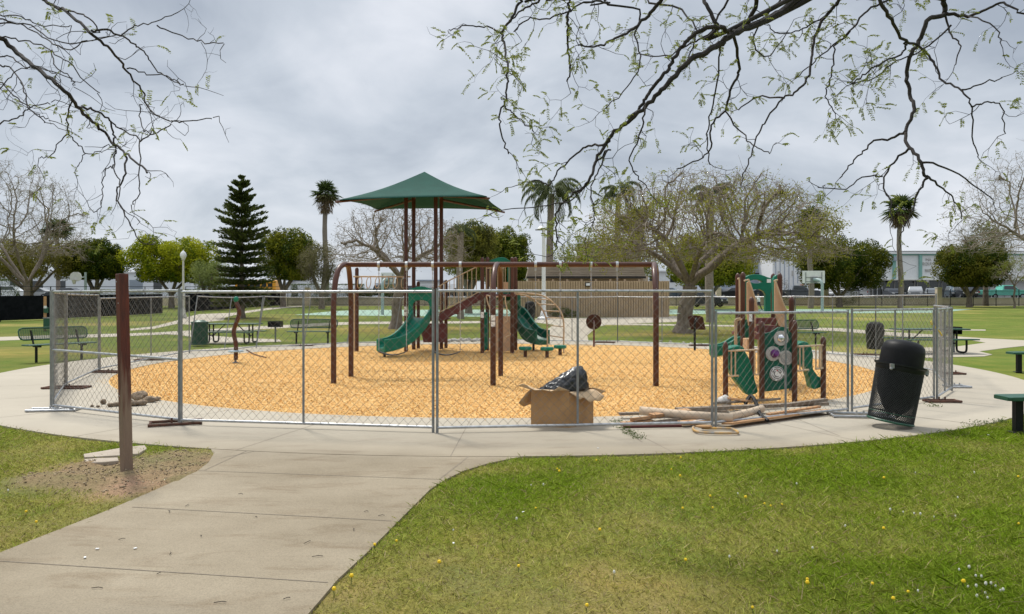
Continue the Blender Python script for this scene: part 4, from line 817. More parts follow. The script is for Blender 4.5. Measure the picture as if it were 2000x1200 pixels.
# left warehouse row
Yb = 140; q = lambda px: X(px, Yb); zy = lambda py, Y_: H+(HZ-py)*Y_/F
t = plain_building('warehouse', 'long pale warehouse behind the trees on the far left with a grey roller door', [(q(-330), q(372), Yb, Yb+30, 1.7, zy(533,Yb), 'wallw')], Y=Yb)
mb = MB(); quadbox(mb, q(253), q(279), Yb-.08, Yb, 1.78, zy(547,Yb)); f = mb.build('roller_door', mat('grey_door', (.30,.34,.37), (.27,.31,.34), 3, .6), t)
mb = MB()
for k in range(7): mb.box((q(266), Yb-.1, 2.0+k*.5), (q(279)-q(253)-.3, .05, .05))
mb.build('door_rib', M['wallg'], f)
mb = MB(); quadbox(mb, q(-330), q(372), Yb-.3, Yb, zy(533,Yb), zy(531,Yb)); mb.build('parapet', M['white'], t)
for a_, b_ in ((20,40),(60,84),(110,128),(300,316)): 
    mb = MB(); quadbox(mb, q(a_), q(b_), Yb-.06, Yb, 3.0, zy(549,Yb)); mb.build('window', M['glass'], t)
t = thing('gabled_shed', 'light grey gabled shed behind the hedge right of the school bus', 'building', (X(585,135),135,1.78)); mb = MB(); q2 = lambda px: X(px,135)
mb.prism([[(q2(548),135,1.7),(q2(622),135,1.7),(q2(622),135,zy(560,135)),(q2(603),135,zy(536,135)),(q2(574),135,zy(540,135)),(q2(548),135,zy(560,135))]], (0,20,0)); mb.build('wall', M['wallw'], t)
mb = MB(); mb.bar((q2(603),134.8,zy(535.5,135)), (q2(623),134.8,zy(560.5,135)), .4,.25); mb.bar((q2(603),134.8,zy(535.5,135)), (q2(547),134.8,zy(560,135)), .4,.25); mb.build('roof_edge', M['wallg'], t)
for lab, a_, b_, tp, yy, m in (('white house with a low roof seen between the canopy posts', 818, 858, 549, 128, 'white'), ('white box building behind the ring ladder and gooseneck pole', 738, 768, 556, 132, 'offwhite'), ('white shed behind the evergreen left of the restroom roof', 975, 1030, 552, 132, 'white'), ('white flat-roofed building beyond the right end of the restroom', 1246, 1345, 531, 135, 'white')):
    t = thing('distant_building', lab, 'building', (X((a_+b_)/2,yy),yy,1.78)); mb = MB(); quadbox(mb, X(a_,yy), X(b_,yy), yy, yy+12, 1.7, zy(tp,yy)); mb.build('wall', M[m], t)
    mb = MB(); quadbox(mb, X(a_,yy)-.4, X(b_,yy)+.4, yy-.5, yy+12.5, zy(tp,yy), zy(tp-2.2,yy)); mb.build('roof', M['wallg'] if a_ < 1000 else M['white'], t)
    for k in range(2):
        mb = MB(); xx = X(a_+(b_-a_)*(.3+.4*k), yy); quadbox(mb, xx-.6, xx+.6, yy-.06, yy, zy(tp,yy)-1.9, zy(tp,yy)-.8); mb.build('window', M['glass'], t)
t = thing('picket_fence', 'white picket fence behind the slide hood and canopy posts', 'fence', (X(843,112),112,1.78)); mb = MB()
for k in range(44): mb.box((X(812,112)+k*.135, 112, 2.9), (.085,.04,2.2))
mb.build('pickets', M['white'], t)
mb = MB(); mb.box((X(843,112)-.2, 112.06, 3.6), (6,.05,.1)); mb.box((X(843,112)-.2, 112.06, 2.3), (6,.05,.1)); mb.build('rail', M['offwhite'], t)
# right: blue-grey building, white ribbed building, white and teal building
t = plain_building('industrial_building', 'blue grey flat industrial wall left of the white ribbed building', [(X(1395,150), X(1509,150), 150, 175, 1.7, zy(500,150), 'wallg')], Y=150)
mb = MB(); quadbox(mb, X(1462,150), X(1484,150), 149.6, 150, zy(536,150), zy(533.5,150)); mb.build('awning', M['darkroof'], t)
t = plain_building('industrial_building', 'bright white ribbed industrial building behind the right basketball board', [(X(1509,142), X(1690,142), 142, 170, 1.7, zy(497,142), 'white')], Y=142)
mb = MB()
for k in range(17): quadbox(mb, X(1515+k*8.6,142)-.06, X(1515+k*8.6,142)+.06, 141.9, 142, 1.8, zy(498,142))
kind(mb.build('wall_rib', M['wallg'], t), 'stuff')
for px_, py_ in ((1521,535),(1548,534)):
    mb = MB(); quadbox(mb, X(px_-1.6,142), X(px_+1.6,142), 141.85, 142, zy(py_+5,142), zy(py_-5,142)); mb.build('window', M['disc'], t)
Yt = 130; q = lambda px: X(px, Yt)
t = thing('commercial_building', 'two-storey white building with teal pillars and dark ground floor glass on the right', 'building', (q(1830),Yt,1.78))
mb = MB(); quadbox(mb, q(1655), q(2190), Yt, Yt+25, zy(546.5,Yt), zy(493,Yt)); quadbox(mb, q(1655), q(2190), Yt+1.6, Yt+25, 1.7, zy(546.5,Yt)); mb.build('wall', M['white'], t)
mb = MB(); quadbox(mb, q(1653), q(2192), Yt-.5, Yt+25.2, zy(496.5,Yt), zy(493,Yt)+.06); quadbox(mb, q(1653), q(2192), Yt-.25, Yt+25, zy(491,Yt), zy(490,Yt)); mb.build('roof', M['white'], t)
mb = MB(); quadbox(mb, q(1654), q(2191), Yt-.2, Yt, zy(499,Yt), zy(496.5,Yt)); mb.build('frieze', M['teal'], t)
mb = MB(); quadbox(mb, q(1653), q(2192), Yt-.7, Yt+1.6, zy(548,Yt), zy(546.3,Yt)); mb.build('canopy_slab', M['offwhite'], t)
mb = MB(); quadbox(mb, q(1708), q(1935), Yt+1.4, Yt+1.55, 1.8, zy(548.2,Yt)); mb.build('shop_window', M['glass'], t)
for px_ in (1745.5, 1796.5, 1847, 1898, 1949):
    mb = MB(); quadbox(mb, q(px_-2.6), q(px_+2.6), Yt-.35, Yt, zy(545,Yt), zy(499,Yt)); mb.build('pillar', M['teal'], t)
for px_ in (1693, 1709, 1755, 1772, 1794, 1800, 1823, 1842, 1848, 1862, 1875, 1943, 1972):
    mb = MB(); quadbox(mb, q(px_-.7), q(px_+.7), Yt+1.3, Yt+1.4, 1.8, zy(548.2,Yt)); mb.build('mullion', M['disc'], t)
for px_ in (1711, 1720, 1729.5):
    mb = MB(); quadbox(mb, q(px_-.8), q(px_+.8), Yt+1.2, Yt+1.3, 1.8, zy(558,Yt)); mb.build('door_frame', M['white'], t)
mb = MB(); quadbox(mb, q(1711), q(1730), Yt+1.2, Yt+1.32, zy(559,Yt), zy(557.3,Yt)); mb.build('door_frame', M['white'], t)
for px_ in (1752, 1806):
    mb = MB(); quadbox(mb, q(px_-2.4), q(px_+2.4), Yt-.9, Yt-.7, zy(552,Yt), zy(547,Yt)); mb.build('sign_box', M['disc'], t)
mb = MB(); mb.tube([(q(1746),Yt-.5,zy(510,Yt)),(q(1746),Yt-.5,zy(502,Yt))], .3, 8); mb.build('wall_lamp', M['wallg'], t)
def text(s, px, py, hpx, Y, parent, m):
    c = bpy.data.curves.new('lettering', 'FONT'); c.body = s; c.size = hpx*Y/F*1.38; c.extrude = .04; c.align_x = 'LEFT'
    to = bpy.data.objects.new('tmp', c); C.objects.link(to); bpy.context.view_layer.update()
    me = bpy.data.meshes.new_from_object(to.evaluated_get(bpy.context.evaluated_depsgraph_get())); bpy.data.objects.remove(to)
    me.transform(Matrix.Translation(Vector((X(px,Y), Y-.06, zy(py,Y)))-ORG[parent]) @ Matrix.Rotation(R(90), 4, 'X')); me.materials.append(m)
    o_ = bpy.data.objects.new('lettering', me); C.objects.link(o_); o_.parent = parent; ORG[o_] = ORG[parent]
text('MA', 1807.5, 510, 5.6, Yt, t, M['disc']); text('EQUI', 1801.5, 518, 5.6, Yt, t, M['disc']); text('SER', 1806, 531.5, 5.6, Yt, t, M['disc'])
# retaining wall, iron fence, pillars
t = thing('retaining_wall', 'long low beige retaining wall behind the black iron fence', 'wall', (15,94.5,.9)); mb = MB(); quadbox(mb, X(560,94.4), 95, 94.35, 94.8, .8, 1.86); mb.build('wall_face', M['beige'], t)
mb = MB(); quadbox(mb, X(560,94.4)-.05, 95, 94.28, 94.9, 1.86, 1.95); mb.build('coping', M['offwhite'], t)
mb = MB(); quadbox(mb, -250, X(560,94.4), 94.8, 95.0, .8, 1.86); tag(mb.build('retaining_wall', M['beige']), 'low wall edging the parking lot behind the left trees', 'wall')
Yi = 91.2; zi = float(ter(Yi)); zti = H+(HZ-566)*Yi/F
t = thing('iron_fence', 'long black iron picket fence along the back of the park', 'fence', (15,Yi,zi)); P0, P1 = [], []
xx = X(562,Yi)
while xx < X(2120,Yi): P0.append((xx,Yi,zi+.08)); P1.append((xx,Yi,zti)); xx += .125
V_, F_ = segmesh(P0, P1, .019, .019, 4); kind(npmesh('pickets', V_, F_, M['blackm'], t), 'stuff')
mb = MB()
for z_ in (zi+.2, zti-.18): mb.box(((X(562,Yi)+X(2120,Yi))/2, Yi, z_), (X(2120,Yi)-X(562,Yi), .04, .04))
mb.build('rail', M['blackm'], t)
for k in range(36):
    mb = MB(); xx = X(562,Yi)+k*2.75
    if xx < X(2120,Yi): mb.box((xx, Yi, (zi+zti)/2), (.07,.07,zti-zi+.1)); mb.build('post', M['blackm'], t)
for px_, lab in ((553,'block pillar at the end of the black screened fence by the evergreen trunks'), (601,'block pillar behind the park bench, left of the swing frame'), (1403,'block pillar behind the dark car right of the jacaranda trunk'), (1612,'block pillar beside the right basketball pole'), (1833,'block pillar behind the bent top of the low fence panels')):
    t = thing('block_pillar', lab, 'pillar', (X(px_,90.6),90.6,.9), 'tan block pillars of the iron fence'); mb = MB()
    for k in range(10): mb.box((X(px_,90.6), 90.6, .92+.125+k*.217), (.56,.56,.205))
    mb.build('blocks', M['beige'], t, bevel=.008)
    mb = MB(); mb.box((X(px_,90.6), 90.6, 3.12), (.62,.62,.10)); mb.build('cap', M['offwhite'], t)
# black screened fence on the left
W = [(-47,45.5),(-34.2,50.6),(-32.6,53.5),(-30.6,60),(-29.8,64.6)]; W2 = [(-29.3,68),(-28.8,78),(-28.4,88),(-28.0,91.5)]
def screen_fence(W, lab):
    t = thing('screened_fence', lab, 'fence', (W[0][0], W[0][1], float(ter(W[0][1])))); P0, P1 = [], []; mb = MB(); rl = MB(); kk = 0
    for (a, b) in zip(W[:-1], W[1:]):
        a, b = Vector((*a, float(ter(a[1])))), Vector((*b, float(ter(b[1])))); Ln = (b-a).length; m_ = max(1, round(Ln/3))
        mb.add([a+Vector((0,0,.05)), b+Vector((0,0,.05)), b+Vector((0,0,1.70)), a+Vector((0,0,1.70))], [(0,1,2,3)])
        d_ = (b-a).cross(Vector((0,0,1))).normalized()*.012; mb.add([a+d_+Vector((0,0,.05)), b+d_+Vector((0,0,.05)), b+d_+Vector((0,0,1.70)), a+d_+Vector((0,0,1.70))], [(3,2,1,0)])
        rl.tube([a+Vector((0,0,2.32)), b+Vector((0,0,2.32))], .025, 6); rl.tube([a+Vector((0,0,1.97)), b+Vector((0,0,1.97))], .02, 6)
        for k in range(m_):
            p = a.lerp(b, k/m_); pm = MB(); pm.tube([p+Vector((0,.05,-.1)), p+Vector((0,.05,2.34))], .035, 8); pm.build('post', M['blackm'], t)
    mb.build('windscreen', M['screen'], t); rl.build('rail', M['blackm'], t)
screen_fence(W, 'black chain fence with black windscreen at the far left of the lawn'); screen_fence(W2, 'black windscreen fence continuing past the opening towards the evergreen')
# ---------------------------------------------------------------- vehicles
def paint(n_, c): return mat(n_, c, tuple(x*.9 for x in c), 2, .3, .2, spec=.6)
CP = {'white': paint('car_white', (.72,.73,.74)), 'black': paint('car_black', (.012,.013,.016)), 'grey': paint('car_grey', (.16,.175,.19)), 'silver': paint('car_silver', (.38,.39,.40)), 'blue': paint('car_blue', (.10,.14,.17)), 'teal': paint('car_teal', (.13,.50,.38)), 'dark': paint('car_dark', (.035,.04,.05))}
SH = {'suv': (4.7,1.85,1.72,[(0,.35),(0,.95),(.15,1.08),(1.15,1.15),(1.75,1.68),(4.2,1.72),(4.62,1.12),(4.7,.75),(4.7,.35)],[(1.32,1.17),(1.82,1.60),(4.1,1.62),(4.45,1.14)]),
      'sedan': (4.6,1.8,1.45,[(0,.35),(0,.80),(.3,.92),(1.3,.98),(2.0,1.42),(3.2,1.45),(3.9,1.08),(4.5,1.03),(4.6,.7),(4.6,.35)],[(1.48,1.0),(2.08,1.36),(3.15,1.38),(3.72,1.05)]),
      'pickup': (5.5,1.95,1.80,[(0,.45),(0,1.0),(.2,1.12),(1.4,1.18),(1.95,1.76),(3.3,1.80),(3.5,1.20),(5.45,1.18),(5.5,.9),(5.5,.45)],[(1.55,1.22),(2.05,1.68),(3.2,1.70),(3.3,1.24)])}
def car(label, px, Y, kind_, col, head, zg=1.78, name='parked_car', group='cars in the parking lot'):
    Ln, Wd, Ht, prof, win = SH[kind_]; t = thing(name, label, 'car', (X(px,Y), Y, zg), group); Rz = Matrix.Rotation(R(head), 3, 'Z'); o_ = ORG[t]
    tf = lambda x, y, z: o_ + Rz @ Vector((x-Ln/2, y, z))
    mb = MB(); m_ = len(prof); vs = []
    for sy in (-1, 1):
        for (x_, z_) in prof: vs.append(tf(x_, sy*(Wd/2 - (max(z_-1.0,0))*.28), z_))
    mb.add(vs, [tuple(range(m_)), tuple(range(m_, 2*m_))[::-1]] + [(i, (i+1) % m_, m_+(i+1) % m_, m_+i) for i in range(m_)]); bd = mb.build('body', CP[col], t, bevel=.05)
    for sy in (-1, 1):
        mb = MB(); mb.prism([[tf(x_, sy*(Wd/2-(z_-1.0)*.28+.006), z_) for x_, z_ in win]], Rz @ Vector((0, sy*.012, 0))); mb.build('side_window', M['glass'], t)
    mb = MB(); a, b = win[0], win[1]; mb.add([tf(a[0]-.10, -.72, a[1]+.02), tf(a[0]-.10, .72, a[1]+.02), tf(b[0]-.12, .62, b[1]+.0), tf(b[0]-.12, -.62, b[1]+.0)], [(0,1,2,3)]); mb.build('windscreen', M['glass'], t)
    c_, d_ = win[3], win[2]; mb = MB(); mb.add([tf(c_[0]+.12, -.70, c_[1]+.03), tf(c_[0]+.12, .70, c_[1]+.03), tf(d_[0]+.14, .6, d_[1]), tf(d_[0]+.14, -.6, d_[1])], [(0,3,2,1)]); mb.build('rear_window', M['glass'], t)
    for xx in (Ln*.19, Ln*.80):
        for sy in (-1, 1):
            mb = MB(); Mx = Rz @ Matrix.Rotation(R(90), 3, 'X'); c = tf(xx, sy*(Wd/2-.1), .34); mb.lathe([(0,-.12),(.33,-.12),(.34,-.08),(.34,.08),(.33,.12),(0,.12)], c, 16, M=Mx); w = mb.build('wheel', M['rubber'], t)
            mb = MB(); mb.lathe([(0,-.13),(.18,-.13),(.20,-.11),(.20,.11),(.18,.13),(0,.13)], c, 12, M=Mx); mb.build('rim', M['galv'], w)
    for sy in (-1, 1):
        mb = MB(); mb.box(tf(.0, sy*.68, .78), (.10,.32,.16), M=Rz); mb.build('headlight', M['globe'], t, bevel=.02)
        mb = MB(); mb.box(tf(Ln, sy*.75, .90), (.10,.22,.22), M=Rz); mb.build('taillight', M['red'], t, bevel=.02)
    mb = MB(); mb.box(tf(-.03, 0, .5), (.14, Wd*.92, .2), M=Rz); mb.box(tf(Ln+.03, 0, .5), (.14, Wd*.92, .2), M=Rz); mb.build('bumper', M['rubber'], t, bevel=.03)
    return t
car('white car seen over the far-left black windscreen', 25, 98, 'suv', 'white', 175)
car('silver car right of the white one over the far-left windscreen', 68, 99, 'sedan', 'silver', 10)
car('dark car under the left basketball board', 130, 99, 'sedan', 'dark', 5)
car('black pickup behind the gooseneck basketball pole', 742, 99, 'pickup', 'black', 175)
car('black sport utility car left of the leaning trunk behind the slide', 788, 97.5, 'suv', 'black', 5)
car('black sedan seen through the upper deck balusters', 905, 99, 'sedan', 'black', 170)
car('dark blue sedan at the right end of the restroom wall', 1312, 98.5, 'sedan', 'blue', 160)
car('dark car with red tail light right of the big jacaranda trunk', 1377, 86.5, 'suv', 'dark', 140, zg=float(ter(86.5)))
car('long black sedan left of the toddler structure', 1428, 98, 'sedan', 'black', 8)
car('black car seen through the toddler structure arch', 1495, 98, 'sedan', 'dark', 175)
car('grey pickup right of the toddler structure', 1556, 99, 'pickup', 'grey', 170)
car('white van facing out below the right basketball board', 1594, 103, 'suv', 'white', 82)
car('white car behind the round evergreen right of the basketball pole', 1655, 100, 'sedan', 'white', 5)
car('silver sport utility car parked facing out by the fan palm trunk', 1788, 103, 'suv', 'silver', 62)
car('dark sedan left of the block pillar', 1745, 104, 'sedan', 'dark', 80)
car('grey sedan half hidden behind the right block pillar', 1822, 100, 'sedan', 'grey', 60)
car('dark van under the evergreen on the right', 1866, 101, 'suv', 'blue', 70)
car('black car left of the trunk of the right evergreen', 1884, 98, 'suv', 'dark', 75)
car('mint green pickup by the right edge', 1962, 99, 'pickup', 'teal', 176)
# school bus
t = thing('school_bus', 'yellow school bus half hidden behind the Norfolk pine', 'bus', (X(505,118),118,1.78)); mb = MB(); bx0, bx1 = X(458,118), X(538,118)
mb.box(((bx0+bx1)/2, 119.2, 3.55), (bx1-bx0, 2.4, 2.3)); mb.build('body', M['bus'], t, bevel=.15)
mb = MB(); mb.box(((bx0+bx1)/2, 119.2, 4.76), (bx1-bx0-.5, 2.1, .22)); mb.build('roof', M['white'], t, bevel=.08)
for k in range(6):
    mb = MB(); mb.box((bx0+.8+k*.95, 117.98, 3.95), (.7,.04,.6)); mb.build('window', M['glass'], t)
mb = MB(); mb.box(((bx0+bx1)/2, 117.98, 3.2), (bx1-bx0-.2, .03, .09)); mb.box(((bx0+bx1)/2, 117.98, 2.8), (bx1-bx0-.2, .03, .09)); mb.build('stripe', M['black'], t)
for xx in (bx0+1.2, bx1-1.3):
    mb = MB(); mb.lathe([(0,-.15),(.48,-.15),(.5,-.1),(.5,.1),(.48,.15),(0,.15)], (xx,118.1,2.28), 16, M=Matrix.Rotation(R(90),3,'X')); mb.build('wheel', M['rubber'], t)
t = thing('banner_sign', 'small white and orange sign in front of the ribbed building', 'sign', (X(1564,101),101,1.78)); mb = MB(); mb.box((X(1564,101),101,3.4), (1.1,.06,.9)); mb.build('board', M['white'], t)
mb = MB(); mb.box((X(1566,101),100.95,3.35), (.5,.03,.7)); mb.build('orange_panel', mat('orange_print', (.75,.2,.07), (.7,.18,.06), 4, .6), t)
mb = MB(); mb.box((X(1564,101)-.5,101.02,2.5), (.06,.06,2.2)); mb.box((X(1564,101)+.5,101.02,2.5), (.06,.06,2.2)); mb.build('post', M['galv'], t)

# ---------------------------------------------------------------- lamp posts, basketball, poles
def lamp(label, px, py, ytop):
    b = G(px, py) if py else Vector((X(px,70),70,float(ter(70)))); s = b.y/F; zt = H+(HZ-ytop)*s; t = thing('lamp_post', label, 'street lamp', tuple(b), 'globe lamp posts')
    mb = MB(); mb.lathe([(.26,0),(.26,.12),(.17,.3),(.13,.75),(.10,.8)], b, 14); mb.build('base', M['offwhite'], t, smooth=True)
    mb = MB(); mb.tube([b+Vector((0,0,.7)), Vector((b.x,b.y,zt-.75))], [.095,.065], 12); mb.build('pole', M['offwhite'], t, smooth=True)
    mb = MB(); mb.lathe([(.07,0),(.13,.08),(.13,.13)], (b.x,b.y,zt-.78), 14); mb.build('collar', M['offwhite'], t)
    mb = MB(); mb.lathe([(.10,0),(.19,.12),(.235,.28),(.21,.42),(.12,.55),(.04,.62),(.02,.70)], (b.x,b.y,zt-.67), 16); mb.build('globe', M['globe'], t, smooth=True)
lamp('cream globe lamp post left of the Norfolk pine', 358, 621, 489); lamp('globe lamp post rising behind the restroom roof', 1122, 0, 489)
b = G(1062,624); s = b.y/F; t = thing('floodlight_pole', 'tall white floodlight pole with bell base beside the feather palm', 'light pole', tuple(b)); mb = MB(); mb.lathe([(.48,0),(.46,.1),(.26,.22),(.20,.55),(.15,.6),(.15,.75)], b, 16); mb.build('base', M['white'], t, smooth=True)
zt = H+(HZ-448)*s; mb = MB(); mb.tube([b+Vector((0,0,.6)), Vector((b.x,b.y,zt))], [.15,.12], 12); mb.build('pole', M['white'], t, smooth=True)
mb = MB(); mb.box((b.x,b.y,zt-.05), (1.2,.08,.08)); mb.box((b.x+.15,b.y,zt+.45), (.9,.06,.06)); mb.box((b.x+.3,b.y,zt+.2), (.05,.05,.6)); mb.build('crossbar', M['galv2'], t)
for dx_ in (-.12,):
    mb = MB(); mb.lathe([(.03,.32),(.12,.28),(.34,.02),(.32,0),(.0,.05)], (b.x+dx_,b.y,zt+.0), 14); mb.build('lamp_shade', M['white'], t, smooth=True)
def hoop(label, px, py, bx0, bx1, byt, byb, Y, gooseneck=True, fan=False, col='white'):
    z0 = float(ter(Y)); s = Y/F; t = thing('basketball_hoop', label, 'basketball hoop', (X(px,Y),Y,z0)); xc = X((bx0+bx1)/2,Y); zt, zb = zy(byt,Y), zy(byb,Y); w = (bx1-bx0)*s
    mb = MB()
    if fan: o_ = [(xc-w*.42,zb+.1*w),(xc-w*.5,zb+.35*w),(xc-w*.40,zb+.62*w),(xc-w*.18,zt),(xc+w*.18,zt),(xc+w*.40,zb+.62*w),(xc+w*.5,zb+.35*w),(xc+w*.42,zb+.1*w),(xc+w*.2,zb),(xc-w*.2,zb)]
    else: o_ = [(xc-w/2,zb),(xc-w/2,zt),(xc+w/2,zt),(xc+w/2,zb)]
    yb = Y+.9 if not fan else Y-.6
    mb.prism([[(a, yb, c) for a, c in o_]], (0,.05,0)); bo = mb.build('backboard', M['white'], t)
    mb = MB(); d = -.035 if fan else -.035
    if not fan:
        for zz_ in (zb+.07*w, zb+.47*(zt-zb)): mb.box((xc, yb+d, zz_), (w*.72,.05,.05))
        for sx in (-.36,.36): mb.box((xc+sx*w, yb+d, (zt+zb)/2-.05), (.05,.05,(zt-zb)*.85))
        mb.box((xc, yb-.05, zb+.26*(zt-zb)), (w*.3,.03,(zt-zb)*.5))
        mb.build('support_frame', M['galv2'], bo)
    mb = MB(); zr = zb+.18 if not fan else zb+.1*w; ry = yb+(.30 if not fan else -.25)
    mb.tube([(xc+.23*math.cos(a), ry+.23*math.sin(a), zr) for a in [2*math.pi*i/16 for i in range(17)]], .012, 6); mb.build('rim', M['rust'] if not fan else M['offwhite'], t)
    mb = MB()
    if fan: mb.tube([(X(px,Y),Y,z0-.1), (X(px,Y),Y,zt)], [.13,.12], 12); mb.tube([(X(px,Y),Y,zt-.5),(xc+.3*w,yb+.05,zt-.6)], .05, 8)
    else: mb.tube(smooth([(X(px,Y),Y,z0-.1),(X(px,Y),Y,z0+(zt-z0)*.55),(X(px,Y),Y,zb-.15),(X(px,Y)-.12*np.sign(px-(bx0+bx1)/2+.01),Y+.25,zb+.25),(xc,yb-.06,zb+.35)], 4), .13, 12)
    mb.build('pole', mat('pole_grey_green', (.36,.44,.43), (.30,.38,.37), 6, .5), t, smooth=True)
    if fan:
        mb = MB(); mb.lathe([(.22,0),(.12,-.45)], (xc,ry,zr), 10); mb.build('net', M['offwhite'], t)
hoop('white fan-shaped basketball board above the far-left windscreen', 167, 0, 142, 166, 532, 550, 80, fan=True)
hoop('square white basketball board on a gooseneck pole beside the evergreen on the right', 1606, 0, 1575, 1619, 528.5, 553, 69)
hoop('pale gooseneck basketball pole behind the rings and swing chains', 747, 0, 740, 768, 532, 553, 63)
# person in white crossing behind the toddler structure
def person():
    b = G(1482, 609); t = thing('person', 'person in a white top and dark trousers walking beyond the toddler structure', 'person', tuple(b)); o_ = b
    bm = bmesh.new(); sk_ = bm.verts.layers.skin.verify(); V = {}
    J = {'pel':((0,0,.95),.15),'che':((-.03,0,1.25),.16),'nek':((-.04,0,1.48),.055),'hed':((-.06,0,1.62),.10),'hdt':((-.06,0,1.72),.09),'lh':((.03,.09,.88),.10),'lk':((-.12,.09,.50),.065),'la':((-.02,.09,.10),.045),'lt':((-.16,.09,.04),.04),'rh':((-.03,-.09,.88),.10),'rk':((.12,-.09,.50),.065),'ra':((.30,-.09,.14),.045),'rt':((.20,-.09,.04),.04),
         'ls':((-.03,.18,1.42),.06),'le':((.08,.24,1.15),.045),'lw':((.02,.22,.92),.032),'rs':((-.03,-.18,1.42),.06),'re':((-.12,-.24,1.16),.045),'rw':((-.24,-.22,.98),.032)}
    E = [('pel','che'),('che','nek'),('nek','hed'),('hed','hdt'),('pel','lh'),('lh','lk'),('lk','la'),('la','lt'),('pel','rh'),('rh','rk'),('rk','ra'),('ra','rt'),('che','ls'),('ls','le'),('le','lw'),('che','rs'),('rs','re'),('re','rw')]
    for k, (c, r) in J.items(): v = bm.verts.new(c); v[sk_].radius = (r, r); v[sk_].use_root = (k == 'pel'); V[k] = v
    for a, c in E: bm.edges.new((V[a], V[c]))
    me = bpy.data.meshes.new('body'); bm.to_mesh(me); bm.free(); tmp = bpy.data.objects.new('tmp', me); C.objects.link(tmp); tmp.modifiers.new('s', 'SKIN'); m2 = tmp.modifiers.new('u', 'SUBSURF'); m2.levels = 2; m2.render_levels = 2
    bpy.context.view_layer.update(); full = bpy.data.meshes.new_from_object(tmp.evaluated_get(bpy.context.evaluated_depsgraph_get())); bpy.data.objects.remove(tmp)
    for m_ in ('skin','white','denim','white'): full.materials.append(M[m_])
    for p in full.polygons:
        z = p.center.z; y = abs(p.center.y); p.material_index = 3 if z < .12 else 2 if z < .93 and y < .19 else 1 if (z < 1.46 and (z > 1.12 or y < .17)) else 0
        p.use_smooth = True
    full.name = 'body'; ob = bpy.data.objects.new('body', full); C.objects.link(ob); ob.parent = t
    mb = MB(); mb.ball(b+Vector((-.045,0,1.69)), (.115,.105,.105), 12); mb.build('hair', M['hair'], t, smooth=True)
person()

# ---------------------------------------------------------------- temporary fence panels
def panel(label, x0, y0, x1, y1, h, mids=1, midrail=False, lean=0., z0=.05, s=.122, sag=0, top_drop=0, name='chain_link_fence'):
    a, b = Vector((x0,y0,0)), Vector((x1,y1,0)); d = (b-a); L_ = d.length; d.normalize(); t = thing(name, label, 'fence', ((x0+x1)/2,(y0+y1)/2,0), 'temporary chain-link fence panels')
    nrm = Vector((-d.y, d.x, 0)); pt = lambda u, z, o_=0: a+d*(u+lean*(z/h if h else 0))+nrm*o_+Vector((0,0,z - top_drop*(u/L_)*(z/h)))
    r = .0185
    for z_, nm in ((h-r, 'top_rail'), (z0+r, 'bottom_rail')):
        mb = MB(); k = 8; mb.tube([pt(L_*i/k, z_-sag*math.sin(math.pi*i/k)) for i in range(k+1)], r, 10); mb.build(nm, M['galv'], t, smooth=True)
    if midrail: mb = MB(); mb.tube([pt(0, h*.5), pt(L_, h*.48)], .019, 10); mb.build('mid_rail', M['galv'], t, smooth=True)
    for u in (0, L_): mb = MB(); mb.tube([pt(u, 0 if z0 < .3 else z0), pt(u, h+.012)], .0185, 10); mb.build('end_post', M['gpost'], t, smooth=True)
    for k in range(mids): mb = MB(); u = L_*(k+1)/(mids+1); mb.tube([pt(u, z0+.02), pt(u, h-.02)], .016, 8); mb.build('centre_post', M['galv2'], t, smooth=True)
    P0, P1 = [], []; hh = h-z0; c0 = -hh
    u0 = -hh
    while u0 < L_:
        for sg in (1, -1):
            ua, ub = u0, u0+hh
            lo = max(0, ua); hi = min(L_, ub)
            if hi > lo:
                f0, f1 = (lo-ua)/hh, (hi-ua)/hh
                za, zb_ = (z0+hh*f0, z0+hh*f1) if sg == 1 else (h-hh*f0, h-hh*f1); m_ = max(1, int((hi-lo)/s*2))
                pts = [pt(lo+(hi-lo)*i/m_, za+(zb_-za)*i/m_, sg*.004+.0035*(1 if i % 2 else -1)+.02*math.sin((lo+(hi-lo)*i/m_)*1.7+za)*1) for i in range(m_+1)]
                P0 += pts[:-1]; P1 += pts[1:]
        u0 += s
    V_, F_ = segmesh([tuple(p) for p in P0], [tuple(p) for p in P1], .0021, .0021, 3); npmesh('wire_mesh', V_, F_, M['wire'], t)
    # ties round the top rail
    mb = MB(); k = int(L_/.45)
    for i in range(k):
        c = pt(L_*(i+.5)/k, h-r-sag*math.sin(math.pi*(i+.5)/k)); mb.tube([c+d*.012*math.cos(q_)+nrm*.026*math.sin(q_)+Vector((0,0,.026*math.cos(q_))) for q_ in [2*math.pi*j/8 for j in range(9)]], .003, 4, cap=False)
    mb.build('wire_ties', M['wire'], t)
    return t
g2 = lambda px, py: (G(px,py).x, G(px,py).y)
panel('left front chain-link panel with a horizontal middle rail behind the wooden post', *g2(104,800), *g2(350,829), 1.87, 0, True)
panel('front chain-link panel left of centre, directly before the spinner pole', *g2(354,830), *g2(846,845), 1.85, 1)
panel('front chain-link panel right of centre, before the cardboard box', *g2(854,846), *g2(1391,835), 1.86, 1)
panel('low front chain-link panel before the toddler structure', *g2(1398,835), *g2(1656,808), 1.56, 1)
panel('low front chain-link panel behind the leaning trash can', *g2(1664,806), *g2(1824,783), 1.58, 1)
panel('low panel seen almost edge-on right of the trash can', *g2(1830,783), 8.3,14.3, 1.58, 1, s=.10)
panel('low panel seen edge-on behind the one right of the trash can', 8.34,14.45, 9.75,17.5, 1.60, 1, s=.10)
ang = [8, 26.7, 45.5, 65.5, 85, 104.5, 124, 143.5, 158]; rr = 10.9
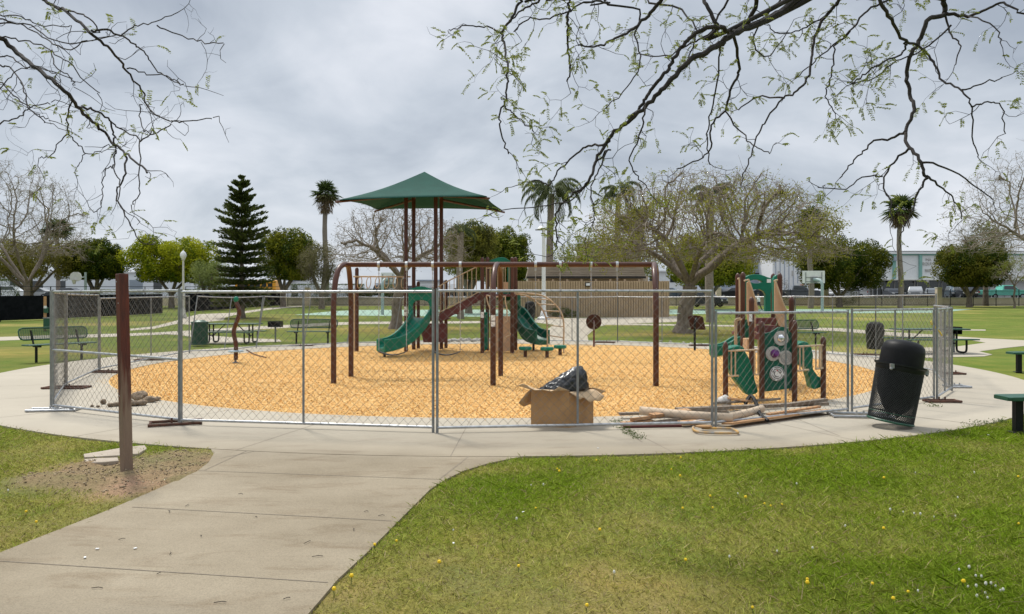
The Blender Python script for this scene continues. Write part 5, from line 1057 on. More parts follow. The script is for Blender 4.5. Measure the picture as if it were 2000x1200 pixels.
lb = ['back panel at the right behind the dome-topped trash can', 'back panel behind the toddler structure', 'back panel behind the brown fan-shaped sign', 'back panel behind the arched climber', 'back panel behind the upper deck', 'back panel behind the green slide', 'back panel behind the ring ladder with slanting post', 'back panel with slanting posts near the park bench', 'back panel with slanting post by the green receptacle']
pts = [(CX+rr*math.cos(R(a)), CY+rr*math.sin(R(a))) for a in ang]
panel(lb[0], 9.85,17.6, *pts[0], 1.85, 1)
for i in range(8):
    a, b = pts[i], pts[i+1]; panel(lb[i+1], *a, *b, 1.85, 1, lean=(0 if i < 5 else -.32), sag=.02 if i < 5 else .04)
panel('left rear panel whose post stands right of the wooden post', *pts[8], -9.95,18.3, 1.85, 1, top_drop=.08); panel('left side panel between the bench and the rock pile', -9.93,18.2, -8.85,15.06, 1.85, 0)
panel('left side panel seen almost edge-on beside the front left corner', -8.83,14.98, -7.3,12.0, 1.86, 0, s=.10)
def stand(label, px, py, m, w=.75, d=.34, rz=0, loc=None):
    p = Vector((*loc, 0)) if loc else G(px, py); t = thing('fence_stand', label, 'fence stand', (p.x,p.y,0), 'fence stands on the pavement', )
    mb = MB(); c = Matrix.Rotation(R(rz), 3, 'Z'); r = .02; q_ = [Vector((-w/2,-d/2,r+.004)), Vector((w/2,-d/2,r+.004)), Vector((w/2,d/2,r+.004)), Vector((-w/2,d/2,r+.004))]
    mb.tube([p+c@v for v in (q_[0], q_[1])], r, 8); mb.tube([p+c@v for v in (q_[3], q_[2])], r, 8); mb.tube([p+c@(v+Vector((.02,0,0))) for v in (q_[0], q_[3])], r*.95, 8); mb.tube([p+c@(v-Vector((.02,0,0))) for v in (q_[1], q_[2])], r*.95, 8)
    mb.build('frame', M[m], t, smooth=True)
    mb = MB()
    for dx_ in (-.05,.05): mb.tube([p+c@Vector((dx_,0,.02)), p+c@Vector((dx_,0,.09))], .014, 8)
    mb.build('peg', M[m], t)
stand('shiny steel stand at the front left fence corner', 105, 803, 'galv', .72, .22, 8)
stand('rusty stand under the joint of the two left front panels', 343, 829, 'rust', .68, .32, 22)
stand('silver steel stand left of the leaning trash can', 1680, 814, 'galv', .85, .36, -8)
stand('rusty stand right of the trash can', 1840, 786, 'rust', .55, .2, 0); stand('silver stand by the far right fence bend', 1878, 757, 'galv', .40, .3, 0, (8.75,14.9)); stand('rusty stand at the back right fence corner', 1870, 734, 'rust', .4, .3, 0, (10.2,17.5))
for lab, px_, py_ in (('rusty stand on the left ring pavement', 130, 759), ('rusty stand left of the wood chips', 215, 728), ('rusty stand behind the left chips edge', 294, 704), ('rusty stand before the park bench', 590, 676), ('rusty stand behind the round brown sign', 1182, 670), ('rusty stand behind the brown fan-shaped sign', 1368, 676), ('rusty stand at the right back of the ring pavement', 1690, 694)): stand(lab, px_, py_, 'rust', .8, .3, rng.random()*20-10)
p = G(1394,845); t = thing('fence_stand', 'bent worn yellow and grey steel loop below the fence joint by the debris', 'fence stand', tuple(p)); mb = MB()
mb.tube([p+Vector(v) for v in smooth([(-.20,.26,.03),(-.25,.06,.03),(-.22,-.14,.03),(0,-.22,.03),(.20,-.21,.03),(.27,-.15,.03),(.27,.10,.03),(.22,.14,.03),(0,.14,.03),(-.12,.16,.03)], 4)], .017, 8); mb.build('frame', M['ygal'], t, smooth=True)
mb = MB(); mb.ball(p+Vector((-.10,.12,.06)), (.12,.05,.02), 10); mb.build('cardboard_scrap', M['card'], t)
mb = MB(); c = P(1826,640,13.0); mb.tube([c+Vector((-.10,-.05,.09)), c+Vector((-.02,-.06,.0)), c+Vector((.06,-.05,-.08)), c+Vector((.10,-.04,-.14))], [.008,.012,.012,.01], 6); mb.ball(c+Vector((-.09,-.05,.08)), (.02,.015,.04), 6); tag(mb.build('tape', M['yellow']), 'strip of yellow tape tied round the right fence post', 'tape')

# ---------------------------------------------------------------- swing set
Ys = 16.4; zb = H+(HZ-517)*Ys/F
t = thing('swing_set', 'brown arched steel swing set with two bays', 'swing set', (X(975,Ys),Ys,0)); rp = .057
xl, xm, xr = X(672,Ys), X(973,Ys), X(1278,Ys)
mb = MB(); mb.tube([(xl+.05,Ys,zb), (xr,Ys,zb)], rp, 14); mb.build('top_bar', M['brown'], t, smooth=True)
def leg(xt, foot, dxm=0, wid=.0):
    fx, fy = foot; mb = MB(); top = Vector((xt,Ys,zb)); k = 1 if fy > Ys else -1
    pts_ = smooth([(xt,Ys,zb+.0),(xt+(fx-xt)*.35,Ys+(fy-Ys)*.30,zb-.02),(xt+(fx-xt)*.72,Ys+(fy-Ys)*.62,zb-.14),(xt+(fx-xt)*.92,Ys+(fy-Ys)*.86,zb-.42),(fx,fy,zb-.85),(fx,fy,1.0),(fx,fy,-.1)], 5); mb.tube(pts_, rp, 12); mb.build('leg', M['brown'], t, smooth=True)
leg(xl+.06, (X(656,15.9),15.7)); leg(xl+.06, (X(685,17.07),17.1)); leg(xm, (X(963,15.3),15.3)); leg(xm, (X(977,16.5),17.2)); leg(xr, (X(1284,15.05),15.2)); leg(xr, (X(1283,17.2),17.3))
for i, px_ in enumerate((740,794,845,899,1046,1094,1154,1205)):
    mb = MB(); x_ = X(px_,Ys); mb.tube([(x_-.028,Ys,zb),(x_+.028,Ys,zb)], rp+.012, 12); mb.box((x_,Ys,zb-.09), (.04,.05,.09)); mb.build('hanger', M['galv'], t)
def chain(mb, p0, p1, l=.05):
    p0, p1 = Vector(p0), Vector(p1); n_ = max(2, int((p1-p0).length/l)); d = (p1-p0).normalized()
    for i in range(n_):
        c = p0.lerp(p1, (i+.5)/n_); w = Vector((1,0,0)) if i % 2 else Vector((0,1,0)); mb.tube([c+d*l*.5, c+w*.011, c-d*l*.5], .0055, 4); mb.tube([c+d*l*.5, c-w*.011, c-d*l*.5], .0055, 4)
for a, b, lab in ((740,794,'sling swing seat hanging before the green slide'), (845,899,'sling swing seat hanging right of the centre fence joint')):
    xa, xb_ = X(a,Ys), X(b,Ys); sw = thing('swing', lab, 'swing', ((xa+xb_)/2,Ys,.5), 'sling swings'); zs = H+(HZ-686)*Ys/F
    for xx in (xa, xb_): mb = MB(); chain(mb, (xx,Ys,zb-.12), (xx,Ys,zs+.02)); mb.build('chain', M['galv'], sw)
    mb = MB(); k = 12
    for sgn in (0,):
        pp = [(xa+(xb_-xa)*i/k, Ys, zs-.075*math.sin(math.pi*i/k)) for i in range(k+1)]; vs = []
        for p in pp: vs += [(p[0],Ys-.08,p[2]), (p[0],Ys+.08,p[2]), (p[0],Ys+.08,p[2]-.02), (p[0],Ys-.08,p[2]-.02)]
        mb.add(vs, [(i*4+j, i*4+(j+1) % 4, (i+1)*4+(j+1) % 4, (i+1)*4+j) for i in range(k) for j in range(4)]+[(0,1,2,3),(k*4,k*4+1,k*4+2,k*4+3)])
    mb.build('seat', M['rubber'], sw, smooth=True)
for px_, py_, lab in ((1046,600,'short swing chain without a seat, first in the right bay'), (1094,640,'longest swing chain without a seat in the right bay'), (1154,580,'wrapped swing chain before the restroom wall light'), (1205,580,'thick wrapped swing chain at the right of the swing bar')):
    sw = thing('swing_chain', lab, 'chain', (X(px_,Ys),Ys,zb-1), 'swing chains without seats'); mb = MB(); chain(mb, (X(px_,Ys),Ys,zb-.12), (X(px_,Ys),Ys,H+(HZ-py_)*Ys/F)); 
    if px_ > 1100: chain(mb, (X(px_,Ys)+.012,Ys-.01,zb-.14), (X(px_,Ys)+.012,Ys-.01,H+(HZ-py_)*Ys/F), .045)
    mb.build('links', M['galv'], sw)
mb = MB(); mb.box((X(970,15.2),15.14,H+(HZ-622)*15.2/F+.0), (.075,.006,.10)); mb.box((X(970,15.2),15.14,H+(HZ-634)*15.2/F), (.075,.006,.09)); 
for o_ in [x for x in bpy.data.objects if x.parent == t and x.name.startswith('leg')][2:3]: pass
mb = MB(); mb.box((X(963,15.2),15.23,H+(HZ-621)*15.3/F), (.085,.012,.11)); mb.box((X(963,15.2),15.23,H+(HZ-633)*15.3/F), (.085,.012,.10)); mb.build('warning_label', M['white'], t)

# ---------------------------------------------------------------- main play structure
T = thing('play_structure', 'large brown and green play structure with slides, stairs, rings and shade canopy', 'playground structure', (X(900,25.4),25.4,0))
def post(par, x, y, z1, r=.064, m='brown', z0=-.1, cap=True, name='post'):
    mb = MB(); pr_ = [(r,z0),(r,z1-.03),(r*1.04,z1-.03),(r*1.04,z1)] + ([(r*.85,z1+.04),(r*.4,z1+.07),(.001,z1+.08)] if cap else [(.001,z1)]); mb.lathe(pr_, (x,y,0), 14); return mb.build(name, M[m], par, smooth=True)
zc = 4.95
tp = {'a':(X(793,25.3),25.3),'b':(X(851,25.3),25.3),'c':(X(808,26.4),26.4),'d':(X(862,26.4),26.4)}
for x, y in tp.values(): post(T, x, y, zc+.35, .066, cap=False)
post(T, X(817,26.9), 26.9, 2.3, .06); post(T, X(871,26.9), 26.9, 2.35, .06)
mb = MB(); mb.box((X(828,25.85),25.85,1.06), (1.05,1.2,.08)); mb.build('deck', M['maroon'], T, bevel=.01)
# canopy: four hips with hollow-curved edges
cor = [Vector((X(661,23.5),23.5,zy(391,23.5))), Vector((X(951,23.7),23.7,zy(384,23.7))), Vector((X(981,27.9),27.9,zy(411,27.9))), Vector((X(735,28.1),28.1,zy(409,28.1)))]
ap = Vector((X(829,25.8),25.8,zy(336,25.8))); mb = MB(); K = 12; Kr = 8
for i in range(4):
    a, b = cor[i], cor[(i+1) % 4]; g_ = []
    for r_i in range(Kr+1):
        f = r_i/Kr; row = []
        for k in range(K+1):
            u = k/K; e_ = a.lerp(b, u); cm = (a+b)/2; sagf = math.sin(math.pi*u)*.055
            e_ = e_.lerp(ap, sagf*1.0); e_.z += -.02*math.sin(math.pi*u)
            p = e_.lerp(ap, f); p.z -= .10*math.sin(math.pi*f)*(1) ; row.append(p)
        g_.append(row)
    vs = [p for row in g_ for p in row]; mb.add(vs, [(r_*(K+1)+k, r_*(K+1)+k+1, (r_+1)*(K+1)+k+1, (r_+1)*(K+1)+k) for r_ in range(Kr) for k in range(K)])
cp = mb.build('shade_canopy', M['canopy'], T, smooth=True); md = cp.modifiers.new('thick', 'SOLIDIFY'); md.thickness = .012; md.offset = 0
for i, k in enumerate(('a','b','d','c')):
    x, y = tp[k]; e_ = cor[i]; dv = (e_-Vector((x,y,e_.z))).normalized(); mb = MB(); mb.tube([Vector((x,y,zc+.25)), e_+dv*.10+Vector((0,0,-.07))], [.045,.035], 8); mb.build('rafter', M['brown'], cp, smooth=True)
    mb = MB(); mb.tube([Vector((x,y,zc+.25)), ap+Vector((0,0,-.05))], .035, 8); mb.build('hip_rafter', M['brown'], cp)
# slide hood
Yh = 24.75; q = lambda px: X(px,Yh); zz = lambda py: zy(py,Yh)
out_ = [(797.5,622),(797.5,567),(800,564),(808,562.5),(814,561),(822,560.2),(831,561),(838,563),(847,564.5),(848,568),(848,622),(838.5,622),(838.5,596),(836,591),(830,587.5),(822,586.5),(814,587.5),(808.5,591),(806,596),(806,618),(806,622)]
mb = MB(); mb.prism([[(q(a),Yh,zz(b)) for a, b in out_]], (0,.14,0)); hd = mb.build('slide_hood', M['green'], T, bevel=.02)
mb = MB(); mb.prism([[(q(a),Yh-.10,zz(b)) for a, b in [(796,569),(800,565.5),(808,564),(815,560.5),(823,559.5),(831,560.5),(838,564),(848,566),(849,569),(823,571)]]], (0,.11,0)); mb.build('hood_brow', M['green'], hd, bevel=.03)
for a in (798,849):
    pass
mb = MB(); mb.box((q(802),Yh-.03,zz(615)), (.16,.14,.10)); mb.box((q(843),Yh-.03,zz(614)), (.16,.14,.10)); mb.build('hood_foot', M['green'], hd, bevel=.03)
mb = MB(); mb.channel([(X(822,24.85),24.85,1.12),(X(820,24.4),24.4,1.05),(X(810,23.9),23.9,.82),(X(790,23.4),23.35,.50),(X(768,23),23.0,.33),(X(744,22.8),22.75,.27)], .26, .26, .05, bottom=.05); mb.build('slide', M['green'], T, smooth=True, bevel=.015)
mb = MB(); mb.tube([(X(751,22.9),22.9,-.1),(X(751,22.9),22.9,.24)], .04, 8); mb.build('slide_leg', M['blackm'], T)
mb = MB(); mb.prism([[(X(a,25.0),25.0,zy(b,25.0)) for a, b in ((819,632),(872,632),(872,669),(827,669))]], (0,.05,0)); mb.build('under_panel', M['maroon'], T, bevel=.008)
# stairs up to the high deck
for yy in (25.15, 26.05):
    mb = MB(); mb.prism([[(X(a,yy),yy,zy(b,yy)) for a, b in ((857,613),(940,571),(961,566),(961,575),(948,581),(858,631))]], (0,.045,0)); mb.build('stringer', M['maroon'], T, bevel=.006)
    mb = MB(); mb.tube([(X(a,yy),yy-.03,zy(b,yy)) for a, b in ((856,561),(868,553),(934,520))], .02, 8); mb.tube([(X(a,yy),yy-.03,zy(b,yy)) for a, b in ((857,611),(938,569.5))], .018, 8)
    for k in range(9):
        f = (k+.35)/9; px_ = 858+f*78; mb.tube([(X(px_,yy),yy-.03,zy(611-f*41,yy)), (X(px_,yy),yy-.03,zy(560-f*39.5,yy))], .014, 6)
    mb.build('stair_railing', M['tan'], T, smooth=True)
for k in range(5):
    f = (k+.5)/5; mb = MB(); px_ = 862+f*88; mb.box((X(px_,25.6),25.62,zy(628-f*52,25.6)), (.26,.86,.04)); mb.build('stair_tread', M['maroon'], T)
# high deck
hp = [(X(942,24.5),24.5),(X(1000.5,24.5),24.5),(X(952,25.9),25.9),(X(1007,25.9),25.9)]
for x, y in hp: post(T, x, y, 3.02 if y < 25 else 3.1, .064)
mb = MB(); mb.box(((hp[0][0]+hp[1][0])/2+.03,25.2,1.86), (1.12,1.45,.08)); mb.build('deck', M['maroon'], T, bevel=.01)
mb = MB(); z1_, z2_ = zy(521,24.6), zy(566,24.6)
for yy, a, b in ((24.6,946,998),(25.85,950,985)):
    mb.tube([(X(a,yy),yy,z1_),(X(b,yy),yy,z1_)], .02, 8); mb.tube([(X(a,yy),yy,z2_),(X(b,yy),yy,z2_)], .02, 8)
    for k in range(7): xx = X(a+(b-a)*(k+.5)/7,yy); mb.tube([(xx,yy,z2_),(xx,yy,z1_)], .014, 6)
mb.build('deck_railing', M['tan'], T, smooth=True)
mb = MB(); mb.box((X(988,24.66),24.66,zy(561,24.66)), (.15,.04,.32)); mb.build('tan_panel', M['tanp'], T, bevel=.01)
Yg = 25.95; mb = MB(); mb.prism([[(X(a,Yg),Yg,zy(b,Yg)) for a, b in ((953,511),(960,507.5),(970,504),(978,502.6),(987,503.5),(993,508),(998,511),(998,575),(991,575),(991,516),(985,513),(960,513.5))]], (0,.14,0)); mb.build('tube_slide_hood', M['green'], T, bevel=.02)
mb = MB(); mb.channel([(X(985,25.9),25.9,1.84),(X(1000,26.3),26.25,1.62),(X(1013,26.4),26.4,1.16),(X(1028,26.1),26.1,.68),(X(1042,25.7),25.7,.42),(X(1060,25.3),25.3,.36)], .26, .34, .05, bottom=.06); mb.build('curved_slide', M['dgreen'], T, smooth=True, bevel=.015)
mb = MB(); mb.tube([(X(1042,25.6),25.6,-.1),(X(1042,25.6),25.6,.34)], .04, 8); mb.build('slide_leg', M['blackm'], T)
mb = MB(); mb.prism([[(X(a,24.7),24.7,zy(b,24.7)) for a, b in ((957,622),(961,619),(972,617.5),(998,618),(998,686),(957,687))]], (0,.05,0)); mb.build('under_panel', M['tanp'], T, bevel=.01)
mb = MB(); mb.prism([[(X(a,24.9),24.9,zy(b,24.9)) for a, b in ((945,611),(952,610),(953,680),(946,687))]], (0,.5,0)); mb.build('side_panel', M['green'], T, bevel=.01)
mb = MB(); mb.box((hp[0][0],24.43,zy(615.5,24.4)), (.10,.012,.19)); mb.build('warning_label', M['white'], T)
mb = MB(); mb.box((tp['a'][0],25.23,zy(603,25.2)), (.11,.012,.13)); mb.box((tp['a'][0],25.23,zy(613,25.2)), (.11,.012,.13)); mb.build('warning_label', M['white'], T)
mb = MB(); Yc = 24.2
for pp in ([(950,578),(952,590),(957,603),(958,612)], [(987,578),(987,590),(990,604),(990,622),(990,627),(985,631)], [(968,627),(971,634),(974,645),(972,652)], [(995,648),(996,655),(989,658),(985,663)], [(950,577),(968,580),(987,579)], [(966,602),(978,604),(986,603)], [(969,630),(985,626)], [(974,660),(972,667),(980,668)]):
    mb.tube(smooth([(X(a,Yc),Yc,zy(b,Yc)) for a, b in pp], 3), .022, 8)
mb.build('loop_climber', M['tan'], T, smooth=True)
mb = MB(); r1_ = smooth([(X(a,y_),y_,zy(b,y_)) for a, b, y_ in ((1002,574.5,25),(1020,576,25.1),(1038,582,25.2),(1052,594,25.2),(1063,612,25.2),(1068,630,25.2),(1069,655,25.2),(1069,690,25.2))], 4); r2_ = smooth([(X(a,y_),y_,zy(b,y_)) for a, b, y_ in ((1004,572,24.8),(1048,575,24.7),(1070,583,24.6),(1086,596,24.6),(1097,613,24.6),(1101,632,24.6),(1101,660,24.6),(1101,693,24.6))], 4)
mb.tube(r1_, .026, 8); mb.tube(r2_, .026, 8)
for k in (9,12,15,18,21,24): mb.tube([r1_[k], r2_[min(k,len(r2_)-1)]], .018, 8)
mb.build('arch_climber', M['tan'], T, smooth=True)
# ring ladder
post(T, X(697,25.5), 25.5, zy(527,25.5), .064); mb = MB(); zr = zy(540.5,25.4); mb.tube([(X(690,25.4),25.4,zr),(tp['c'][0],25.6,zr)], .026, 8); mb.tube([(X(692,25.3),25.3,-.1),(X(692,25.3),25.3,zy(566,25.3))], .022, 8); mb.build('ring_beam', M['tan'], T, smooth=True)
for px_ in (702.5,720,737,755,772,788):
    mb = MB(); x_ = X(px_,25.4); mb.tube([(x_+.055*math.cos(a)+.02*math.sin(a),25.4+.10*math.cos(a),zr-.20+.19*math.sin(a)) for a in [2*math.pi*i/18 for i in range(19)]], .014, 6); mb.build('ring', M['tan'], T, smooth=True)
# stepping pods
for px_, py_, lab in ((1026,697,'leftmost of the three green-topped stepping pods'), (1068.5,698,'middle green-topped stepping pod, nearest the camera'), (1094,693.5,'rightmost green-topped stepping pod')):
    p = G(px_, py_); t = thing('stepping_pod', lab, 'stepping pod', (p.x,p.y,0), 'stepping pods beside the arch climber'); mb = MB(); mb.lathe([(.055,-.1),(.055,.24)], p, 12); mb.build('stem', M['brown'], t, smooth=True)
    mb = MB(); mb.lathe([(.0,.20),(.17,.20),(.20,.225),(.20,.275),(.185,.30),(.0,.305)], p, 18); mb.build('cap', M['green'], t, smooth=True)
# ---------------------------------------------------------------- smaller play pieces
p = G(460,708); Yp = p.y; t = thing('spinner_pole', 'wavy brown pole with a pale round foot disc, left in the chips', 'play equipment', tuple(p)); mb = MB()
mb.tube(smooth([(X(a,Yp),Yp,zy(b,Yp)) for a, b in ((461,591),(464,597),(467,607),(466,618),(461,632),(457,645),(457,655),(460,668),(461,680),(460.5,703))], 4), .058, 12); mb.build('bent_pole', M['brown'], t, smooth=True)
mb = MB(); mb.ball((X(461,Yp),Yp,zy(585,Yp)), (.07,.07,.085), 12); mb.build('top_cap', M['green'], t, smooth=True)
mb = MB(); mb.lathe([(0,0),(.19,.0),(.215,.02),(.19,.045),(.03,.055)], (X(461,Yp),Yp,zy(688,Yp)), 18); mb.build('foot_disc', M['blue'], t, smooth=True)
mb = MB(); mb.lathe([(.085,.0),(.085,.03),(.03,.05),(.03,.12)], (X(460,Yp),Yp,-.03), 12); mb.build('base', M['galv2'], t)
p0, p1 = G(482,690), G(520,699); mb = MB(); mb.tube(smooth([p0+Vector((0,0,.10)), p0.lerp(p1,.4)+Vector((0,0,.02)), p1+Vector((0,0,.0))], 4), .022, 8); tag(mb.build('loose_bar', M['rust'], smooth=True), 'loose rusty curved bar lying on the chips by the wavy pole', 'bar')
p = G(1160,677); Yp = p.y; t = thing('play_drum', 'round brown play panel on a post at the back of the chips', 'play panel', tuple(p)); mb = MB(); mb.tube([(p.x,Yp,-.1),(p.x,Yp,.95)], .034, 10); mb.build('post', M['maroon'], t, smooth=True)
mb = MB(); mb.lathe([(0,-.03),(.27,-.03),(.285,-.015),(.285,.015),(.27,.03),(0,.03)], (p.x,Yp+.06,zy(629,Yp)), 28, M=Matrix.Rotation(R(90),3,'X')); mb.build('panel', M['rust2'], t, smooth=True)
mb = MB(); mb.tube([(p.x,Yp-.03,.6),(p.x,Yp-.04,.90),(p.x,Yp+.03,.95)], .02, 8); mb.build('bracket', M['galv2'], t)
p = G(1357,684); Yp = p.y; t = thing('play_sign', 'dark brown fan-shaped panel on a bent black post', 'play panel', tuple(p)); mb = MB(); mb.tube(smooth([(p.x,Yp,-.1),(p.x,Yp,.85),(p.x+.03,Yp,1.0),(p.x+.08,Yp+.10,1.08)], 4), .04, 10); mb.build('post', M['blackm'], t, smooth=True)
mb = MB(); mb.prism([[(X(a,Yp+.12),Yp+.12,zy(b,Yp+.12)) for a, b in ((1343.5,619),(1350,616.5),(1358,616),(1366,617),(1373,619.5),(1378.5,644.5),(1350,644))]], (0,.04,0)); mb.build('panel', M['rust2'], t, bevel=.006)
# ---------------------------------------------------------------- toddler structure
T = thing('toddler_play_structure', 'small green and tan toddler structure with round activity dials, right side', 'playground structure', (X(1515,13.5),13.5,0))
Yf = 12.9; q = lambda a, b, Y_=Yf: (X(a,Y_), Y_, zy(b,Y_))
for px_, pt_, yy in ((1417,673,13.05),(1488,633,12.85),(1552,631,12.85),(1608,663,13.05)): post(T, X(px_,yy), yy, zy(pt_+3,yy), .045)
pn = [(1492,652),(1499,650.5),(1508,648),(1514,643),(1521,639),(1529,638.5),(1537,641),(1541,647),(1548,652.5),(1549,758),(1536,760.5),(1494,765.5)]
mb = MB(); mb.prism([[q(a,b) for a, b in pn]], (0,.04,0)); pa = mb.build('activity_panel', M['dgreen'], T, bevel=.006)
def dial(px_, py_, rx, nm, m, extra=None):
    c = Vector(q(px_,py_)); c.y -= .012; rr_ = rx*Yf/F; Mx = Matrix.Rotation(R(90),3,'X'); mb = MB(); mb.lathe([(0,-.01),(rr_*.97,-.01),(rr_,0),(rr_*.97,.012),(0,.012)], c, 26, M=Mx); d = mb.build(nm, M[m], pa, smooth=True); return c, rr_, Mx
c, r_, Mx = dial(1525,661,14.5,'mirror_dial','disc'); mb = MB(); mb.ball(c+Vector((0,-.0,0)), (r_*.58,.05,r_*.58), 18); mb.build('mirror_dome', M['chrome'], pa, smooth=True)
c, r_, Mx = dial(1509,691,14.5,'dome_dial','disc'); mb = MB(); mb.lathe([(r_*.62,0),(r_*.60,.03),(r_*.3,.12),(.001,.13)], c+Vector((.03,0,0)), 16, M=Mx); mb.build('purple_dome', M['purple'], pa, smooth=True)
c, r_, Mx = dial(1534,699,14.5,'ring_dial','disc'); mb = MB()
for k in (.7,.45,.2): mb.lathe([(r_*k,.012),(r_*k,.018),(r_*(k-.06),.018),(r_*(k-.06),.012)], c, 24, M=Mx)
mb.build('dial_rings', M['galv2'], pa)
c, r_, Mx = dial(1517,730,14.5,'maze_dial','white'); mb = MB()
for k, (a0, a1) in ((.88,(0,2.0)),(.88,(2.3,4.4)),(.88,(4.7,6.1)),(.64,(.5,2.9)),(.64,(3.3,5.9)),(.38,(0,1.7)),(.38,(2.2,5.2))):
    n_ = 10; pts_ = [c+Vector((math.cos(a0+(a1-a0)*i/n_)*r_*k, -.014, math.sin(a0+(a1-a0)*i/n_)*r_*k)) for i in range(n_+1)]; mb.tube(pts_, .0055, 5)
for a0 in (.4,2.6,4.1): mb.tube([c+Vector((math.cos(a0)*r_*.38,-.014,math.sin(a0)*r_*.38)), c+Vector((math.cos(a0)*r_*.64,-.014,math.sin(a0)*r_*.64))], .0055, 5)
mb.build('maze_line', M['black'], pa)
mb = MB(); mb.ball(c+Vector((0,-.015,r_*.42)), .012, 8); mb.build('maze_ball', M['red'], pa)
for (a0, a1, t0, b0, t1, b1) in ((1421,1486,685.5,735,683,731),(1557,1606,677,724.5,674.5,719)):
    mb = MB(); ya, yb = (13.05,12.9) if a0 < 1500 else (12.9,13.05); f_ = lambda u, top: (X(a0+(a1-a0)*u, ya+(yb-ya)*u), ya+(yb-ya)*u-.03, zy((t0+(t1-t0)*u) if top else (b0+(b1-b0)*u), ya+(yb-ya)*u))
    mb.tube([f_(0,1), f_(1,1)], .017, 8); mb.tube([f_(0,0), f_(.32 if a0 < 1500 else .42,0)], .017, 8); mb.tube([f_(.82 if a0 < 1500 else .72,0), f_(1,0)], .017, 8)
    for u in ((.10,.22,.80,.90) if a0 < 1500 else (.08,.22,.72,.86,.94)): mb.tube([f_(u,0), f_(u,1)], .013, 6)
    mb.build('railing', M['tan'], T, smooth=True)
def slabp(pp, Y0, th, nm, m='green', bev=.035): mb = MB(); mb.prism([[q(a,b,Y0) for a, b in pp]], (0,th,0)); return mb.build(nm, M[m], T, bevel=bev)
L1 = slabp([(1423,690),(1427,684),(1436,680),(1446,680),(1454,684),(1462,697),(1468,714),(1474,740),(1481,764),(1479,768),(1464,773.5),(1458,770),(1436,743),(1424,721)], 13.12, .22, 'climbing_slab')
mb = MB(); mb.prism([[q(a,b,13.0) for a, b in ((1422,686),(1426,680),(1436,676.5),(1447,675.5),(1454,680),(1455,684),(1440,684))]], (0,.32,0)); mb.build('slab_lip', M['green'], L1, bevel=.02)
L2 = slabp([(1557,682),(1560,676),(1570,672),(1581,672),(1586,680),(1589,694),(1588,712),(1589,722),(1598,735),(1611,742),(1613.5,748),(1609,755),(1591,761.5),(1585,757),(1582,742),(1577,726),(1575,718),(1558,712)], 13.1, .24, 'climbing_slab')
mb = MB(); mb.prism([[q(a,b,12.98) for a, b in ((1556,677),(1560,671),(1572,667),(1579,670),(1582,676),(1570,677.5))]], (0,.32,0)); mb.build('slab_lip', M['green'], L2, bevel=.02)
# rear tower
for px_, pt_, yy in ((1441,541,15.9),(1451,539,15.3),(1468,588,14.4),(1510,541,16.6),(1523,541,15.3),(1546,587,14.4)): post(T, X(px_,yy), yy, zy(pt_,yy), .05)
mb = MB(); mb.box((X(1483,16),16.0,1.0), (.8,1.3,.07)); mb.build('deck', M['maroon'], T, bevel=.01)
Yk = 15.9; q = lambda a, b, Y_=Yk: (X(a,Y_), Y_, zy(b,Y_))
mb = MB(); mb.prism([[q(a,b) for a, b in ((1447,611),(1447,549),(1450,543),(1457,541),(1464,537.5),(1473,536),(1484,536.5),(1493,539),(1500,542),(1508,544),(1508,560),(1505.5,577),(1506,611),(1495,611),(1495.5,577),(1492,569.5),(1484,565.5),(1472,566),(1463,571),(1459,580),(1459,611))],
    [q(a,b) for a, b in ((1465,549),(1472,546.5),(1481,546.8),(1489,550),(1489,552),(1481,554),(1472,553.5),(1465,551))]], (0,.12,0)); hd = mb.build('hood', M['green'], T, bevel=.015)
mb = MB(); mb.box((X(1501.5,Yk),Yk-.008,zy(549,Yk)), (.085,.008,.075)); mb.build('label', M['white'], hd)
mb = MB(); mb.prism([[(X(a,16.3),16.3,zy(b,16.3)) for a, b in ((1511,612),(1511,546),(1513,540),(1517,537),(1520,538),(1520,550),(1519,612))]], (0,.12,0)); mb.build('hood_side', M['green'], T, bevel=.015)
for pp, yy in ((((1459,552),(1463,550),(1479,604),(1476,610),(1476,640),(1462,636),(1459,610)),14.75), (((1513,552),(1517,550),(1535,604),(1535,640),(1522,637),(1513,610)),14.75)):
    mb = MB(); mb.prism([[(X(a,yy),yy,zy(b,yy)) for a, b in pp]], (0,.035,0)); mb.build('stair_side', M['tanp'], T, bevel=.006)
mb = MB()
for pp in (((1453,549),(1460,547.5),(1464,551),(1480,604),(1474,607)), ((1519,547),(1514,548.5),(1514,553),(1534,603),(1538,606.5),(1545,607)), ((1441,546),(1444,548),(1444.5,610)), ((1446,622),(1438,624),(1435.5,632),(1435.5,675)), ((1449,624),(1441,626),(1438.5,634),(1438.5,676)), ((1470,652),(1474,655),(1480,660),(1481,676),(1481,690)), ((1473,648),(1479,652),(1485,664),(1486,690))):
    yy = 14.7; mb.tube(smooth([(X(a,yy),yy,zy(b,yy)) for a, b in pp], 3), .016, 8)
mb.build('handrail', M['tan'], T, smooth=True)
for k, (a, b, c_, d_, yy) in enumerate(((1478,1517,621.5,634,15.2),(1479,1519,636,650,14.8),(1482,1521,652,664,14.5))):
    mb = MB(); mb.prism([[(X(a,yy),yy,zy(d_,yy)),(X(b,yy),yy,zy(d_,yy)),(X(b,yy),yy,zy(c_,yy)),(X(a,yy),yy,zy(c_,yy))]], (0,.3,0)); mb.build('step', M['maroon'], T, bevel=.01)
mb = MB(); mb.box((X(1461,15.2),15.2,zy(642,15.2)), (.12,.03,.36)); mb.build('inner_panel', M['dgreen'], T); mb = MB(); mb.box((X(1462,15.0),15.0,zy(674,15)), (.14,.3,.26)); mb.build('tan_box', M['tanp'], T, bevel=.01)
